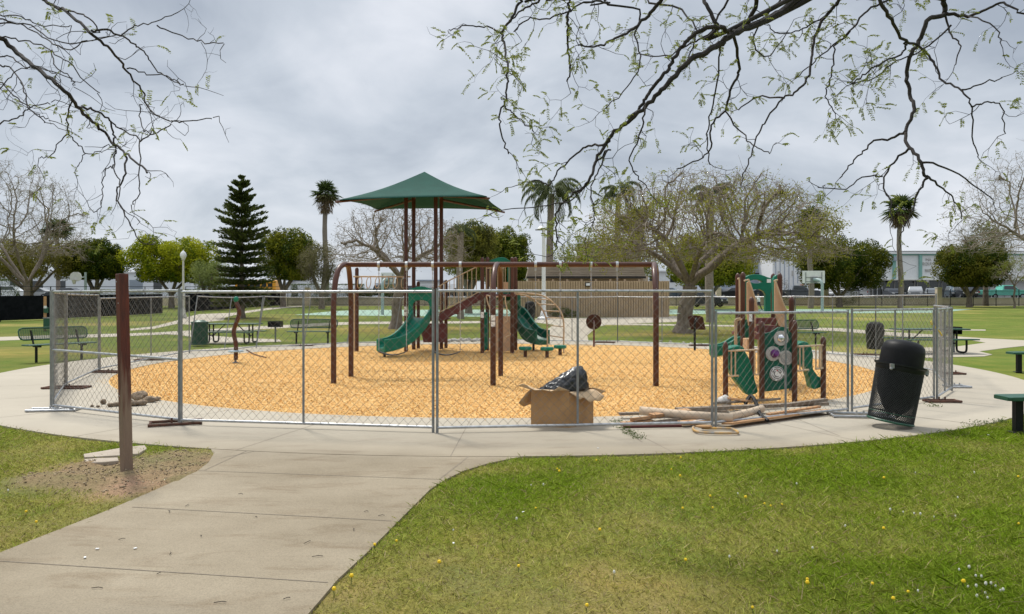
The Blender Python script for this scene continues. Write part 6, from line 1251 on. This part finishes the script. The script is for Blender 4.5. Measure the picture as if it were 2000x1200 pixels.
mb = MB(); mb.channel([(X(1447,15.6),15.6,.86),(X(1434,15.6),15.6,.80),(X(1418,15.6),15.6,.70),(X(1404,15.6),15.6,.65),(X(1390,15.6),15.6,.63)], .17, .15, .04, bottom=.0); mb.build('slide', M['green'], T, smooth=True, bevel=.015)
mb = MB(); mb.box((X(1466.5,14.33),14.34,zy(621,14.3)), (.06,.008,.14)); mb.build('warning_label', M['white'], T)

# ---------------------------------------------------------------- site furniture
def make_bench():
    t = thing('park_bench', '', 'bench', (0,0,0), 'green park benches')
    mb = MB(); mb.prism([[(x,y,.45) for x, y in [(-.92+.0,-.21),(-.95,-.15),(-.95,.17),(-.92,.22),(.92,.22),(.95,.17),(.95,-.15),(.92,-.21)]]], (0,0,.035)); mb.build('seat', M['bench'], t, bevel=.012)
    mb = MB(); out_ = [(-.82,.60),(-.90,.63),(-.93,.70),(-.93,.84),(-.90,.90),(-.82,.93),(.82,.93),(.90,.90),(.93,.84),(.93,.70),(.90,.63),(.82,.60)]
    mb.tube([(x,.30+(z-.6)*.28,z) for x, z in out_+out_[:1]], .02, 8)
    for z_ in [.60+.022*k for k in range(1,15)]: mb.bar((-.90,.30+(z_-.6)*.28,z_), (.90,.30+(z_-.6)*.28,z_), .006, .013)
    for k in range(30): xx = -.87+k*.06; mb.bar((xx,.306,.61), (xx,.388,.92), .006, .012)
    mb.build('backrest', M['bench'], t)
    for sx in (-.62,.62):
        mb = MB(); mb.tube([(sx,.05,-.06),(sx,.05,.42)], .035, 10); mb.build('leg', M['blackm'], t, smooth=True)
        mb = MB(); mb.bar((sx,-.18,.425), (sx,.20,.425), .05, .045); mb.bar((sx,.18,.43), (sx,.36,.86), .05, .03, up=(1,0,0)); mb.build('bracket', M['blackm'], t)
    return proto(t)
bn = make_bench(); b0 = G(609,671); bn.location = (b0.x,b0.y,0); bn['label'] = 'green park bench with its back to the lawn behind the left chips edge'
dup(bn, (X(118,21.5),21.5,0), R(58), 'green park bench at the left edge beside the fence corner'); p = G(1566,674); dup(bn, (p.x,p.y,0), R(12), 'green park bench seen through the fence right of the toddler structure')
def make_table():
    t = thing('picnic_table', '', 'picnic table', (0,0,0), 'green picnic tables'); L_ = 1.15
    mb = MB(); mb.box((0,0,.76), (2*L_,.76,.045)); mb.build('tabletop', M['bench'], t, bevel=.015)
    for sy in (-.68,.68): mb = MB(); mb.box((0,sy,.45), (2*L_,.26,.04)); mb.build('seat', M['bench'], t, bevel=.012)
    for sx in (-.80,.80):
        for sy in (-1,1):
            mb = MB(); mb.tube(smooth([(sx,sy*.18,.74),(sx,sy*.18,.15),(sx,sy*.25,.05),(sx,sy*.42,.03),(sx,sy*.60,.05),(sx,sy*.66,.15),(sx,sy*.66,.43)], 4), .032, 8); mb.build('leg', M['blackm'], t, smooth=True)
    mb = MB()
    for sx in (-1,1): mb.bar((sx*.78,0,.25), (sx*.25,0,.73), .04, .03)
    mb.box((.8,0,.30), (.04,.4,.04)); mb.box((-.8,0,.30), (.04,.4,.04)); mb.build('brace', M['blackm'], t)
    return proto(t)
tb = make_table(); b0 = G(446,671); tb.location = (b0.x,b0.y+.3,0); tb.rotation_euler.z = R(-3); tb['label'] = 'green picnic table beside the slatted green receptacle'
p = G(1828,691); dup(tb, (p.x+.1,p.y+.55,0), R(4), 'green picnic table half hidden by the fence on the right')
# backless benches at the right edge
for lab, px_, py_, w in (('nearest backless green bench cut off by the right edge', 1988, 845, 1.0), ('farther backless green bench cut off by the right edge', 1990, 727, 1.0)):
    p = G(px_, py_); t = thing('backless_bench', lab, 'bench', tuple(p), 'backless benches at the right edge'); mb = MB(); mb.prism([[(p.x-.24+.0,p.y-.17,.43),(p.x-.20,p.y-.2,.43),(p.x+1.6,p.y-.02,.43),(p.x+1.55,p.y+.34,.43),(p.x-.2,p.y+.16,.43),(p.x-.24,p.y+.12,.43)]], (0,0,.05)); mb.build('seat', M['bench'], t, bevel=.012)
    for k in (0,1.25): mb = MB(); mb.box((p.x+k,p.y+k*.1,.19), (.10,.09,.46)); mb.box((p.x+k,p.y+k*.1,.006), (.2,.16,.012)); mb.build('leg', M['blackm'], t, bevel=.006)
# grills
def grill(lab, px_, py_, w, ztop, label_extra=None):
    p = G(px_, py_); t = thing('park_grill', lab, 'grill', tuple(p), 'black park grills'); mb = MB(); mb.tube([p+Vector((0,0,-.1)), p+Vector((0,0,ztop-.2))], .035, 8); mb.build('post', M['galv2'], t, smooth=True)
    mb = MB(); z = ztop; mb.box(p+Vector((0,0,z-.22)), (w,.36,.02)); mb.box(p+Vector((-w/2,0,z-.11)), (.02,.36,.24)); mb.box(p+Vector((w/2,0,z-.11)), (.02,.36,.24)); mb.box(p+Vector((0,.18,z-.11)), (w,.02,.24))
    mb.build('firebox', M['blackm'], t)
    mb = MB()
    for k in range(9): mb.box(p+Vector((-w/2+.05+k*(w-.1)/8,-.02,z-.02)), (.015,.36,.012))
    mb.build('grate', M['blackm'], t)
grill('black grill on a post left of the park bench', 538, 668, .50, .83); grill('black grill box beside the right picnic table', 1863, 688, .32, .82)
# receptacles
p = G(390,675); t = thing('litter_bin', 'green slatted litter bin at the end of the left picnic table', 'litter bin', tuple(p)); mb = MB(); n_ = 30
for k in range(n_): a = 2*math.pi*k/n_; mb.box(p+Vector((.29*math.cos(a),.29*math.sin(a),.45)), (.014,.045,.84), rz=a)
mb.build('slats', M['bench'], t)
mb = MB(); 
for z_ in (.06,.86): mb.tube([p+Vector((.30*math.cos(a),.30*math.sin(a),z_)) for a in [2*math.pi*i/24 for i in range(25)]], .015, 6)
mb.build('hoop', M['bench'], t); mb = MB(); mb.lathe([(.001,.0),(.25,0),(.25,.78),(.24,.78),(.23,.02)], p+Vector((0,0,.05)), 20); mb.build('liner', M['black'], t)
mb = MB(); mb.lathe([(.33,.87),(.33,.885),(.24,.90),(.20,.93),(.15,.95),(.001,.95)], p, 22); mb.build('lid', M['bench'], t, smooth=True)
def domecan(lab, px_, py_, w, h):
    p = G(px_, py_); t = thing('trash_can', lab, 'trash can', tuple(p), 'dome-topped black trash cans'); r = w/2; mb = MB(); mb.lathe([(.001,0),(r*.86,0),(r,h*.62),(r,h*.66)], p, 20); mb.build('basket', M['blackm'], t, smooth=True)
    mb = MB(); mb.lathe([(r*1.05,h*.65),(r*1.05,h*.69),(r*.94,h*.69)], p, 20); mb.build('rim', M['blackm'], t)
    mb = MB(); mb.lathe([(r*.95,h*.68),(r*.95,h*.82),(r*.8,h*.93),(r*.45,h*.985),(.001,h)], p, 20); mb.build('dome_lid', M['black'], t, smooth=True)
domecan('black dome-topped trash can on the lawn seen through the right fence', 1709, 681, .62, .95); domecan('black dome-topped trash can before the restroom wall', 1035, 624, .76, 1.30)
# leaning near trash can
p = G(1756,840); t = thing('trash_can', 'near black mesh trash can leaning to the right with a domed lid', 'trash can', (p.x,p.y,0)); r = .298; hb = .79; tilt = Matrix.Rotation(R(10.5), 3, 'Y'); piv = Vector((r*.95,0,0))
base_c = Vector((p.x,p.y+.25,0)); TF = lambda v: base_c + piv + tilt @ (Vector(v)-piv) + Vector((0,0,.01))
P0, P1 = [], []; n_ = 64; rows = 44
def cyl(a, z): rr_ = r*(.95+.05*min(z/hb,1)); return TF((rr_*math.cos(a), rr_*math.sin(a), z))
for i in range(n_):
    for j in range(rows):
        a0 = 2*math.pi*(i+.5*(j % 2))/n_; z0_, z1_ = .03+(hb-.03)*j/rows, .03+(hb-.03)*(j+1)/rows
        for sg in (-1,1): P0.append(tuple(cyl(a0, z0_))); P1.append(tuple(cyl(a0+sg*math.pi/n_, z1_)))
V_, F_ = segmesh(P0, P1, .0045, .0045, 4); npmesh('mesh_basket', V_, F_, mat('black_coated_wire', (.022,.024,.024), (.035,.038,.038), 20, .35, spec=.3), t)
mb = MB(); 
for z_, rr_ in ((.02,.016),(.13,.006)): mb.tube([cyl(2*math.pi*i/36, z_) for i in range(37)], rr_, 8, cap=False)
mb.build('bottom_ring', M['bench'], t)
mb = MB(); mb.lathe([(.001,.22),(r*.25,.12),(r*.5,.20),(r*.80,.36),(r*.9,.50),(r*.9,.76),(r*.88,.76)], (0,0,0), 26)
mb.v = [tuple(TF((v[0]*(1+.10*math.sin(7*v[2]+3*math.atan2(v[1],v[0]))), v[1]*(1+.1*math.sin(5*v[2]+2*math.atan2(v[1],v[0]))), v[2]+.05*math.sin(3*math.atan2(v[1],v[0])))) ) for v in mb.v]; mb.build('liner_bag', M['black'], t, smooth=True)
mb = MB(); mb.lathe([(r*1.0,.70),(r*1.03,.72),(r*1.03,.76),(r*1.10,.775),(r*1.10,.80),(r*1.0,.80),(r*.98,.70)], (0,0,0), 34); mb.v = [tuple(TF(v)) for v in mb.v]; mb.build('rim', M['blackm'], t, smooth=True)
mb = MB(); mb.lathe([(r*.92,.79),(r*.91,.98),(r*.86,1.05),(r*.72,1.10),(r*.45,1.125),(.001,1.135)], (0,0,0), 34); mb.v = [tuple(TF(v)) for v in mb.v]; mb.build('dome_lid', M['black'], t, smooth=True)
mb = MB()
for a in (-2.35, -.25): mb.box(TF((r*1.10*math.cos(a), r*1.10*math.sin(a), .755)), (.05,.035,.06)); mb.ball(TF((r*1.14*math.cos(a), r*1.14*math.sin(a), .72)), .022, 8)
mb.build('latch', M['galv2'], t)
# dog-waste station
p = G(88,646); s = p.y/F; t = thing('waste_station', 'wooden post with green dog-waste boxes by the black windscreen', 'waste station', tuple(p)); mb = MB(); mb.box(p+Vector((0,0,.85)), (.10,.10,1.9)); mb.build('post', M['timber'], t)
mb = MB(); mb.box(p+Vector((.10,-.08,1.08)), (.20,.12,.30)); mb.build('bag_dispenser', M['bench'], t, bevel=.02); mb = MB(); mb.box(p+Vector((.10,-.15,1.24)), (.14,.03,.13)); mb.build('notice', M['white'], t)
mb = MB(); mb.box(p+Vector((.22,-.12,.36)), (.34,.26,.56)); mb.build('bin', M['bench'], t, bevel=.02); mb = MB(); mb.box(p+Vector((.22,-.12,.67)), (.36,.28,.05)); mb.build('lid', M['galv2'], t)
# ---------------------------------------------------------------- near post, slabs, box, debris
p = G(248,922); t = thing('wooden_post', 'tall stained wooden post, red-brown above and weathered below, in bare soil', 'post', (p.x,p.y,LZ)); mb = MB(); Rz = Matrix.Rotation(R(-38),3,'Z'); w = .092
top = P(236,535,p.y)+Vector((0,.02,0)); a_ = Vector((p.x,p.y,LZ-.1)); up_ = (top-a_).normalized(); xx_ = (Rz@Vector((1,0,0))); xx_ = (xx_-up_*xx_.dot(up_)).normalized(); yy_ = up_.cross(xx_)
vs = []
for z_ in (a_, top):
    for sx, sy in ((-1,-1),(1,-1),(1,1),(-1,1)): vs.append(z_+xx_*sx*w/2+yy_*sy*w/2)
mb.add(vs, [(0,1,2,3),(4,5,6,7),(0,1,5,4),(1,2,6,5),(2,3,7,6),(3,0,4,7)]); mb.build('timber', M['post'], t, bevel=.006)
mb = MB(); 
for f, u in ((.962,-.2),(.86,.1),(.42,-.15)): c = a_.lerp(top, f)-yy_*(w/2+.001)+xx_*u*w; mb.ball(c, (.006,.004,.006), 8)
mb.build('nail', M['galv'], t)
for lab, pp in (('larger broken concrete slab lying behind the wooden post', ((163,890),(200,884),(240,877),(283,872.5),(287,879),(270,889),(225,893),(165,896))), ('smaller broken concrete slab piece left of the wooden post', ((165,900),(190,898),(230,896.5),(232,903),(200,906),(166,907)))):
    mb = MB(); mb.prism([[(G(a,b).x, G(a,b).y, LZ-.02) for a, b in pp]], (0,0,.06)); tag(mb.build('broken_slab', M['slab'], bevel=.008), lab, 'concrete slab')
def rock(lab, px_, py_, w, h, seed, m='rock', group='broken rocks by the front left fence', z=0., name='rock'):
    p = G(px_, py_); r_ = np.random.default_rng(seed); bm = bmesh.new(); bmesh.ops.create_icosphere(bm, subdivisions=3, radius=1); a = r_.random(3)*9; rot = Matrix.Rotation(r_.random()*6.28,3,'Z')
    pl_ = [Vector(r_.normal(size=3)).normalized() for _ in range(9)]
    for v in bm.verts:
        c = v.co.copy(); f = 1
        for q_ in pl_: dd = c.dot(q_); f = min(f, .78/dd if dd > .78 else 1)
        c = c*f*(1+.10*(vn(c.x*4+a[0]+9, c.y*4+c.z*3+a[1]+9)-.5)); v.co = rot @ Vector((c.x*w/2, c.y*w*.42, c.z*h/2)); 
    me = bpy.data.meshes.new(name); bm.to_mesh(me); bm.free(); me.materials.append(M[m]); o_ = bpy.data.objects.new(name, me); C.objects.link(o_); o_.location = (p.x,p.y,z+h*.40+float(ter(p.y))); tag(o_, lab, 'rock', group)
RK = [(202,790,.10,.10),(217,795,.13,.08),(228,794,.14,.08),(180,795,.07,.04),(192,796,.07,.04),(250,790,.20,.10),(272,783,.34,.20),(262,793,.22,.10),(276,792,.22,.11),(293,786,.24,.12),(306,783,.16,.08),(240,792,.15,.08)]
RKL = ['small round brown rock left of the pile, second from its left end', 'flat small rock touching the left side of the pile behind the wooden post', 'flat rock just left of the wooden post in the pile', 'tiny pebble-like rock at the far left end of the rock pile', 'tiny rock second from the far left end of the pile', 'rock directly behind the wooden post, left of the biggest one', 'largest broken brown rock, topmost of the pile right of the wooden post', 'flat broken rock in front of the largest one, nearest the wooden post', 'broken rock in front of and right of the largest one', 'low broken rock right of the largest one in the pile', 'small broken rock at the far right end of the pile', 'small flat rock hidden behind the wooden post']
for i, (a, b, w, h) in enumerate(RK): rock(RKL[i], a, b, w, h, 200+i)
for i in range(22): a = 858+i*5.2+rng.random()*3; rock('pale cobble in the row behind the chips, left of the upper deck', a, 666+rng.random()*3-(i % 3), .16+.12*rng.random(), .13, 300+i, 'rock2', 'row of pale cobbles', name='cobble')
for i, (a, b) in enumerate(((1290,668),(1310,669),(1335,671),(1350,672),(1425,677))): rock('pale cobble on the back pavement left of the toddler structure', a, b, .14, .08, 330+i, 'rock2', 'scattered back cobbles', name='cobble')
# cardboard box
A, B, D_ = G(1037,832), G(1111,836), G(1159,828); t = thing('cardboard_box', 'open cardboard box with bent flaps against the fence', 'box', tuple(B)); E = A+(D_-B); hb = .50; up = Vector((0,0,1))
mb = MB(); c0, c1, c2, c3 = A, B, D_, E
def wall(mb, a, b, h, th=.006, bow=0):
    d = (b-a); n_ = Vector((d.y,-d.x,0)).normalized(); mb.prism([[a, b, b+up*h, a+up*h]], n_*-th)
wall(mb, c0, c1, hb); wall(mb, c1, c2, hb-.02); wall(mb, c2, c3, hb); wall(mb, c3, c0, hb); mb.add([c+up*.006 for c in (c0,c1,c2,c3)], [(0,1,2,3)]); mb.build('carton', M['card'], t)
def flap(a, b, dirv, drop, L_, m='cardin', wav=.03):
    n_ = 10; vs = []; d = dirv.normalized()
    for j in range(5):
        for i in range(n_+1):
            u = i/n_; f = j/4; vs.append(a.lerp(b, u)+d*L_*f+Vector((0,0,-drop*f**1.2+wav*math.sin(u*6+1)*f+.02*math.sin(u*13)*f+.004)))
    mb = MB(); mb.add(vs, [(j*(n_+1)+i, j*(n_+1)+i+1, (j+1)*(n_+1)+i+1, (j+1)*(n_+1)+i) for j in range(4) for i in range(n_)]); o_ = mb.build('flap', M[m], t, smooth=True); md = o_.modifiers.new('s','SOLIDIFY'); md.thickness = .006
H1 = up*hb; o1 = Vector(((c1-c0).y, -(c1-c0).x, 0)); o2 = Vector(((c2-c1).y, -(c2-c1).x, 0))
flap(c0+H1-(c1-c0)*.05, c1+H1+(c1-c0)*.02, o1+(c0-c1)*.9, -.03, .17, wav=.035); flap(c1+H1-up*.02, c2+H1-up*.02, o2*1.0+(c2-c1)*.5, .12, .16, wav=.03); flap(c3+H1, c2+H1, (c2-c1)+(c1-c0)*.4, .08, .20, wav=.02); flap(c3+H1-(c0-c3)*0, c0+H1, (c0-c1)+(c0-c3)*.3, .22, .17, 'card')
ct = (c0+c1+c2+c3)/4
bm = bmesh.new(); bmesh.ops.create_icosphere(bm, subdivisions=5, radius=1)
for v in bm.verts:
    c = v.co.copy(); u = c.x
    hgt = .10+.33*max(0,(u+1)/2)**1.15 if u > -1 else .1
    if u > .62: hgt *= max(.55, 1-(u-.62)*1.3)
    n_ = (abs(vn(c.x*4+20, c.y*4+c.z*3+20)-.5)-.25)*.34+(abs(vn(c.x*9+c.z*5+40, c.z*7+c.y*9+40)-.5)-.25)*.20+(vn(c.x*19+40, c.z*17+c.y*19+40)-.5)*.05
    lo_ = 1 if c.z > 0 else .55; zz_ = hb-.02+(c.z*hgt*1.12 if c.z > 0 else c.z*.12); v.co = ct+Vector((c.x*.345*lo_*(1+n_*.6)+.01+.07*c.z*(c.z>0), c.y*.20*lo_*(1+n_), zz_+n_*.10))
me = bpy.data.meshes.new('plastic_bag'); bm.to_mesh(me); bm.free(); me.materials.append(M['bag']); me.polygons.foreach_set('use_smooth', [True]*len(me.polygons)); o_ = bpy.data.objects.new('plastic_bag', me); C.objects.link(o_); tag(o_, 'crumpled black plastic bag heaped in the open cardboard box', 'plastic bag')
# tubes and planks
def ctube(lab, a, b, r, za, zb_, m='paper', ro=None):
    p0, p1 = G(*a)+Vector((0,0,za)), G(*b)+Vector((0,0,zb_)); mb = MB(); ro = ro or r*.86
    mb.tube([p0, p0.lerp(p1,.5)+Vector((0,0,-.01)), p1], r, 18, cap=False); mb.tube([p0, p1], ro, 18, cap=False)
    d = (p1-p0).normalized(); mb.tube([p0-d*.001, p0+d*.001], r, 18, cap=False)
    o_ = mb.build('cardboard_tube' if m == 'paper' else 'pipe', M[m], smooth=True); md = o_.modifiers.new('s','SOLIDIFY'); md.thickness = .003; tag(o_, lab, 'tube', 'tubes in the debris pile')
ctube('long thick cardboard tube on top of the debris pile', (1250,823), (1432,833), .062, .15, .11); ctube('shorter pale cardboard tube slanting up right on the debris pile', (1424,832), (1488,816), .055, .12, .13); ctube('thin grey pipe under the long cardboard tube', (1353,833), (1404,828), .028, .05, .08, 'galv2')
def plank(lab, a, b, w, h, z, m='oldwood', tw=0, z2=None):
    p0, p1 = G(*a)+Vector((0,0,z)), G(*b)+Vector((0,0,z if z2 is None else z2)); mb = MB(); mb.bar(p0, p1, w, h, up=(0,tw,1)); tag(mb.build('plank', M[m], bevel=.004), lab, 'plank', 'planks in the debris pile')
plank('weathered grey board sticking out left of the long cardboard tube', (1210,818), (1420,812), .10, .035, .07); plank('short fresh timber block at the left end of the debris', (1214,833), (1275,828), .09, .045, .035, 'timber'); plank('fresh timber lying second from the left in the debris', (1235,832), (1312,822), .10, .045, .085, 'timber', .2)
plank('fresh timber under the middle of the long cardboard tube', (1272,829), (1345,818), .10, .045, .12, 'timber', -.2); plank('dark brown timber piece below the cardboard tube', (1275,834), (1336,826), .11, .05, .055, 'oldwood', .3); plank('pale wood piece beside the thin pipe', (1328,834), (1382,830), .13, .05, .05, 'timber')
plank('long weathered board spanning behind the fence joint', (1322,815), (1614,802), .13, .05, .11); plank('second weathered board lying behind the long one', (1395,806), (1520,797), .12, .03, .14, 'oldwood', .3); plank('wide fresh board along the foot of the low panel', (1420,835), (1612,808), .20, .03, .05, 'timber', .15); plank('thin fresh batten on top of the wide board', (1500,822), (1600,806), .07, .03, .09, 'timber')
plank('splintered board left of the black hose', (1425,800), (1465,806), .14, .03, .17, 'timber', .4); plank('weathered board leaning on the toddler structure post', (1530,812), (1612,800), .09, .05, .15, 'oldwood'); plank('dark weathered board at the left below the tube', (1218,836), (1330,834), .08, .03, .02, 'maroon')
mb = MB(); mb.tube(smooth([G(1456,806)+Vector((0,0,.14)), G(1466,801)+Vector((0,0,.22)), G(1476,806)+Vector((0,0,.16)), G(1484,822)+Vector((0,0,.10)), G(1500,829)+Vector((0,0,.05))], 4), [.03]*13+[.026,.026,.026,.022], 8); tag(mb.build('hose', M['black'], smooth=True), 'short bent black hose lying on the debris', 'hose')
mb = MB(); mb.ball(G(1415,800)+Vector((0,0,.12)), (.12,.08,.10), 12); mb.v = [(v[0]+.03*(vn(v[0]*30,v[2]*30)-.5), v[1], v[2]+.05*(vn(v[0]*20+5,v[1]*20)-.5)) for v in mb.v]; tag(mb.build('plastic_wrap', M['disc'], smooth=True), 'crumpled pale plastic wrap behind the fence joint', 'plastic wrap')
# weeds in cracks
def weed(lab, px_, py_, n_, s_, seed, spread=.05):
    p = G(px_, py_); r_ = np.random.default_rng(seed); c = np.array([p.x,p.y,.0])+r_.normal(size=(n_,3))*np.array([spread,spread,0])+np.array([0,0,.012])+np.abs(r_.normal(size=(n_,3)))*np.array([0,0,.02]); V_, F_ = quadleaf(c, s_, s_*.4)
    tag(npmesh('weed', V_, F_, M['leaf'], col=np.repeat(mkcol((.05,.09,.02),(.11,.15,.04), r_.random(n_)[:,None]), 4, 0)), lab, 'weed', 'weeds growing from pavement cracks')
for i, (a, b, n_) in enumerate(((1216,838,50),(1222,843,40),(1230,848,50),(1238,853,45),(1246,858,60),(1207,826,60),(1920,829,70),(1955,826,90),(1900,833,40),(1823,795,60))): weed('small weed in the pavement crack '+('right of the cardboard box' if a < 1300 else 'right of the trash can'), a, b, n_, .03, 500+i, .05 if a < 1300 else .07)
jb = MB(); jline((1213,834),(1254,864), .014, .002); jline((1560,820),(1640,852), .01, .002); jline((1700,805),(1960,835), .01, .002); kind(jb.build('pavement_cracks', M['joint']))
# dandelions and clover
st = mat('stem_green', (.08,.13,.03), (.06,.10,.02), 9, .8); dy = mat('dandelion_yellow', (.85,.60,.01), (.80,.50,.01), 9, .7); cw = mat('clover_white', (.72,.70,.62), (.62,.62,.52), 9, .8)
def flower(nm, hm, r, h):
    t = thing(nm, '', 'flower', (0,0,0)); mb = MB(); mb.tube([(0,0,-.03),(.004,0,h)], .0018, 4); mb.build('stem', st, t); mb = MB(); mb.lathe([(.001,0),(r*.7,.004),(r,.010),(r*.7,.018),(.001,.020)], (.004,0,h-.004), 10); mb.build('head', hm, t); return proto(t)
DA = [(50,1004),(70,1025),(1089,919),(1093,926),(1046,996),(685,1134),(652,1160),(733,1070),(775,1060),(857,1105),(1012,1112),(1172,1041),(1312,920),(1165,902),(1329,898),(1328,935),(1334,998),(1388,973),(1392,993),(1455,977),(1493,987),(1506,990),(1528,988),(1726,939),(1988,936),(1726,1038),(1578,1138),(1578,1147),(1773,1160),(1703,1145),(1745,1177),(1471,1190),(1340,1100),(1880,1145),(1145,1189),(1990,1027)]
CL = [(1440,967),(1739,1002),(1765,1004),(1798,1010),(1650,1032),(1586,1078),(1518,1082),(1426,1094),(1788,925),(1902,927),(1870,977),(1786,1008),(1825,1013),(1866,1010),(1872,1117),(1892,1116),(1907,1132),(1918,1133),(1890,1150),(1905,1151),(1925,1150),(1937,1146),(1945,1149),(1953,1158),(1923,1162),(1908,1172),(1930,1172),(1960,1160),(1792,1159),(1555,950),(1037,951),(1010,1021),(1062,951),(885,1038),(1198,1127),(15,966)]
f1 = flower('dandelion', dy, .0105, .036); f2 = flower('clover_flower', cw, .007, .036)
for f, LS, lab, gr in ((f1, DA, 'yellow dandelion dotted in the near lawn', 'yellow dandelions in the near lawn'), (f2, CL, 'small white clover flower in the near lawn', 'white clover flowers in the near lawn')):
    f['label'] = lab; f['group'] = gr
    for i, (a, b) in enumerate(LS):
        p = G(a, b); z = float(lz(np.array([p.x]), np.array([p.y]))[0])
        if i == 0: f.location = (p.x,p.y,z)
        else: dup(f, (p.x,p.y,z), i*1.3, sc=(.8+.5*rng.random(),)*3)
# twigs and leaf bits on the footpath
for i, (a, b) in enumerate(((470,966),(365,988),(330,1000),(500,1011),(392,1048),(332,1082),(238,1054),(310,1121),(190,1150),(715,1000),(745,1008),(620,1088),(600,1060),(690,1035),(560,1170),(430,1178))):
    p = G(a, b); an = rng.random()*3.14; l = .015+.022*rng.random(); d = Vector((math.cos(an)*l, math.sin(an)*l, 0)); mb = MB(); mb.tube([p-d+Vector((0,0,.004)), p+Vector((.006,.004,.008)), p+d+Vector((0,0,.004))], .0022, 4); tag(mb.build('fallen_twig', M['barkd']), 'tiny dark twig fallen on the concrete footpath', 'twig', 'fallen twigs on the footpath')
for i, (a, b) in enumerate(((190,1073),(264,1072),(166,1090),(1168,876),(1022,1001),(886,1062),(1930,850))):
    p = G(a, b); mb = MB(); mb.box(p+Vector((0,0,.004)), (.022,.014,.005), rz=i); tag(mb.build('paper_scrap', M['white']), 'tiny pale scrap lying on the ground', 'scrap', 'tiny pale scraps on the ground')
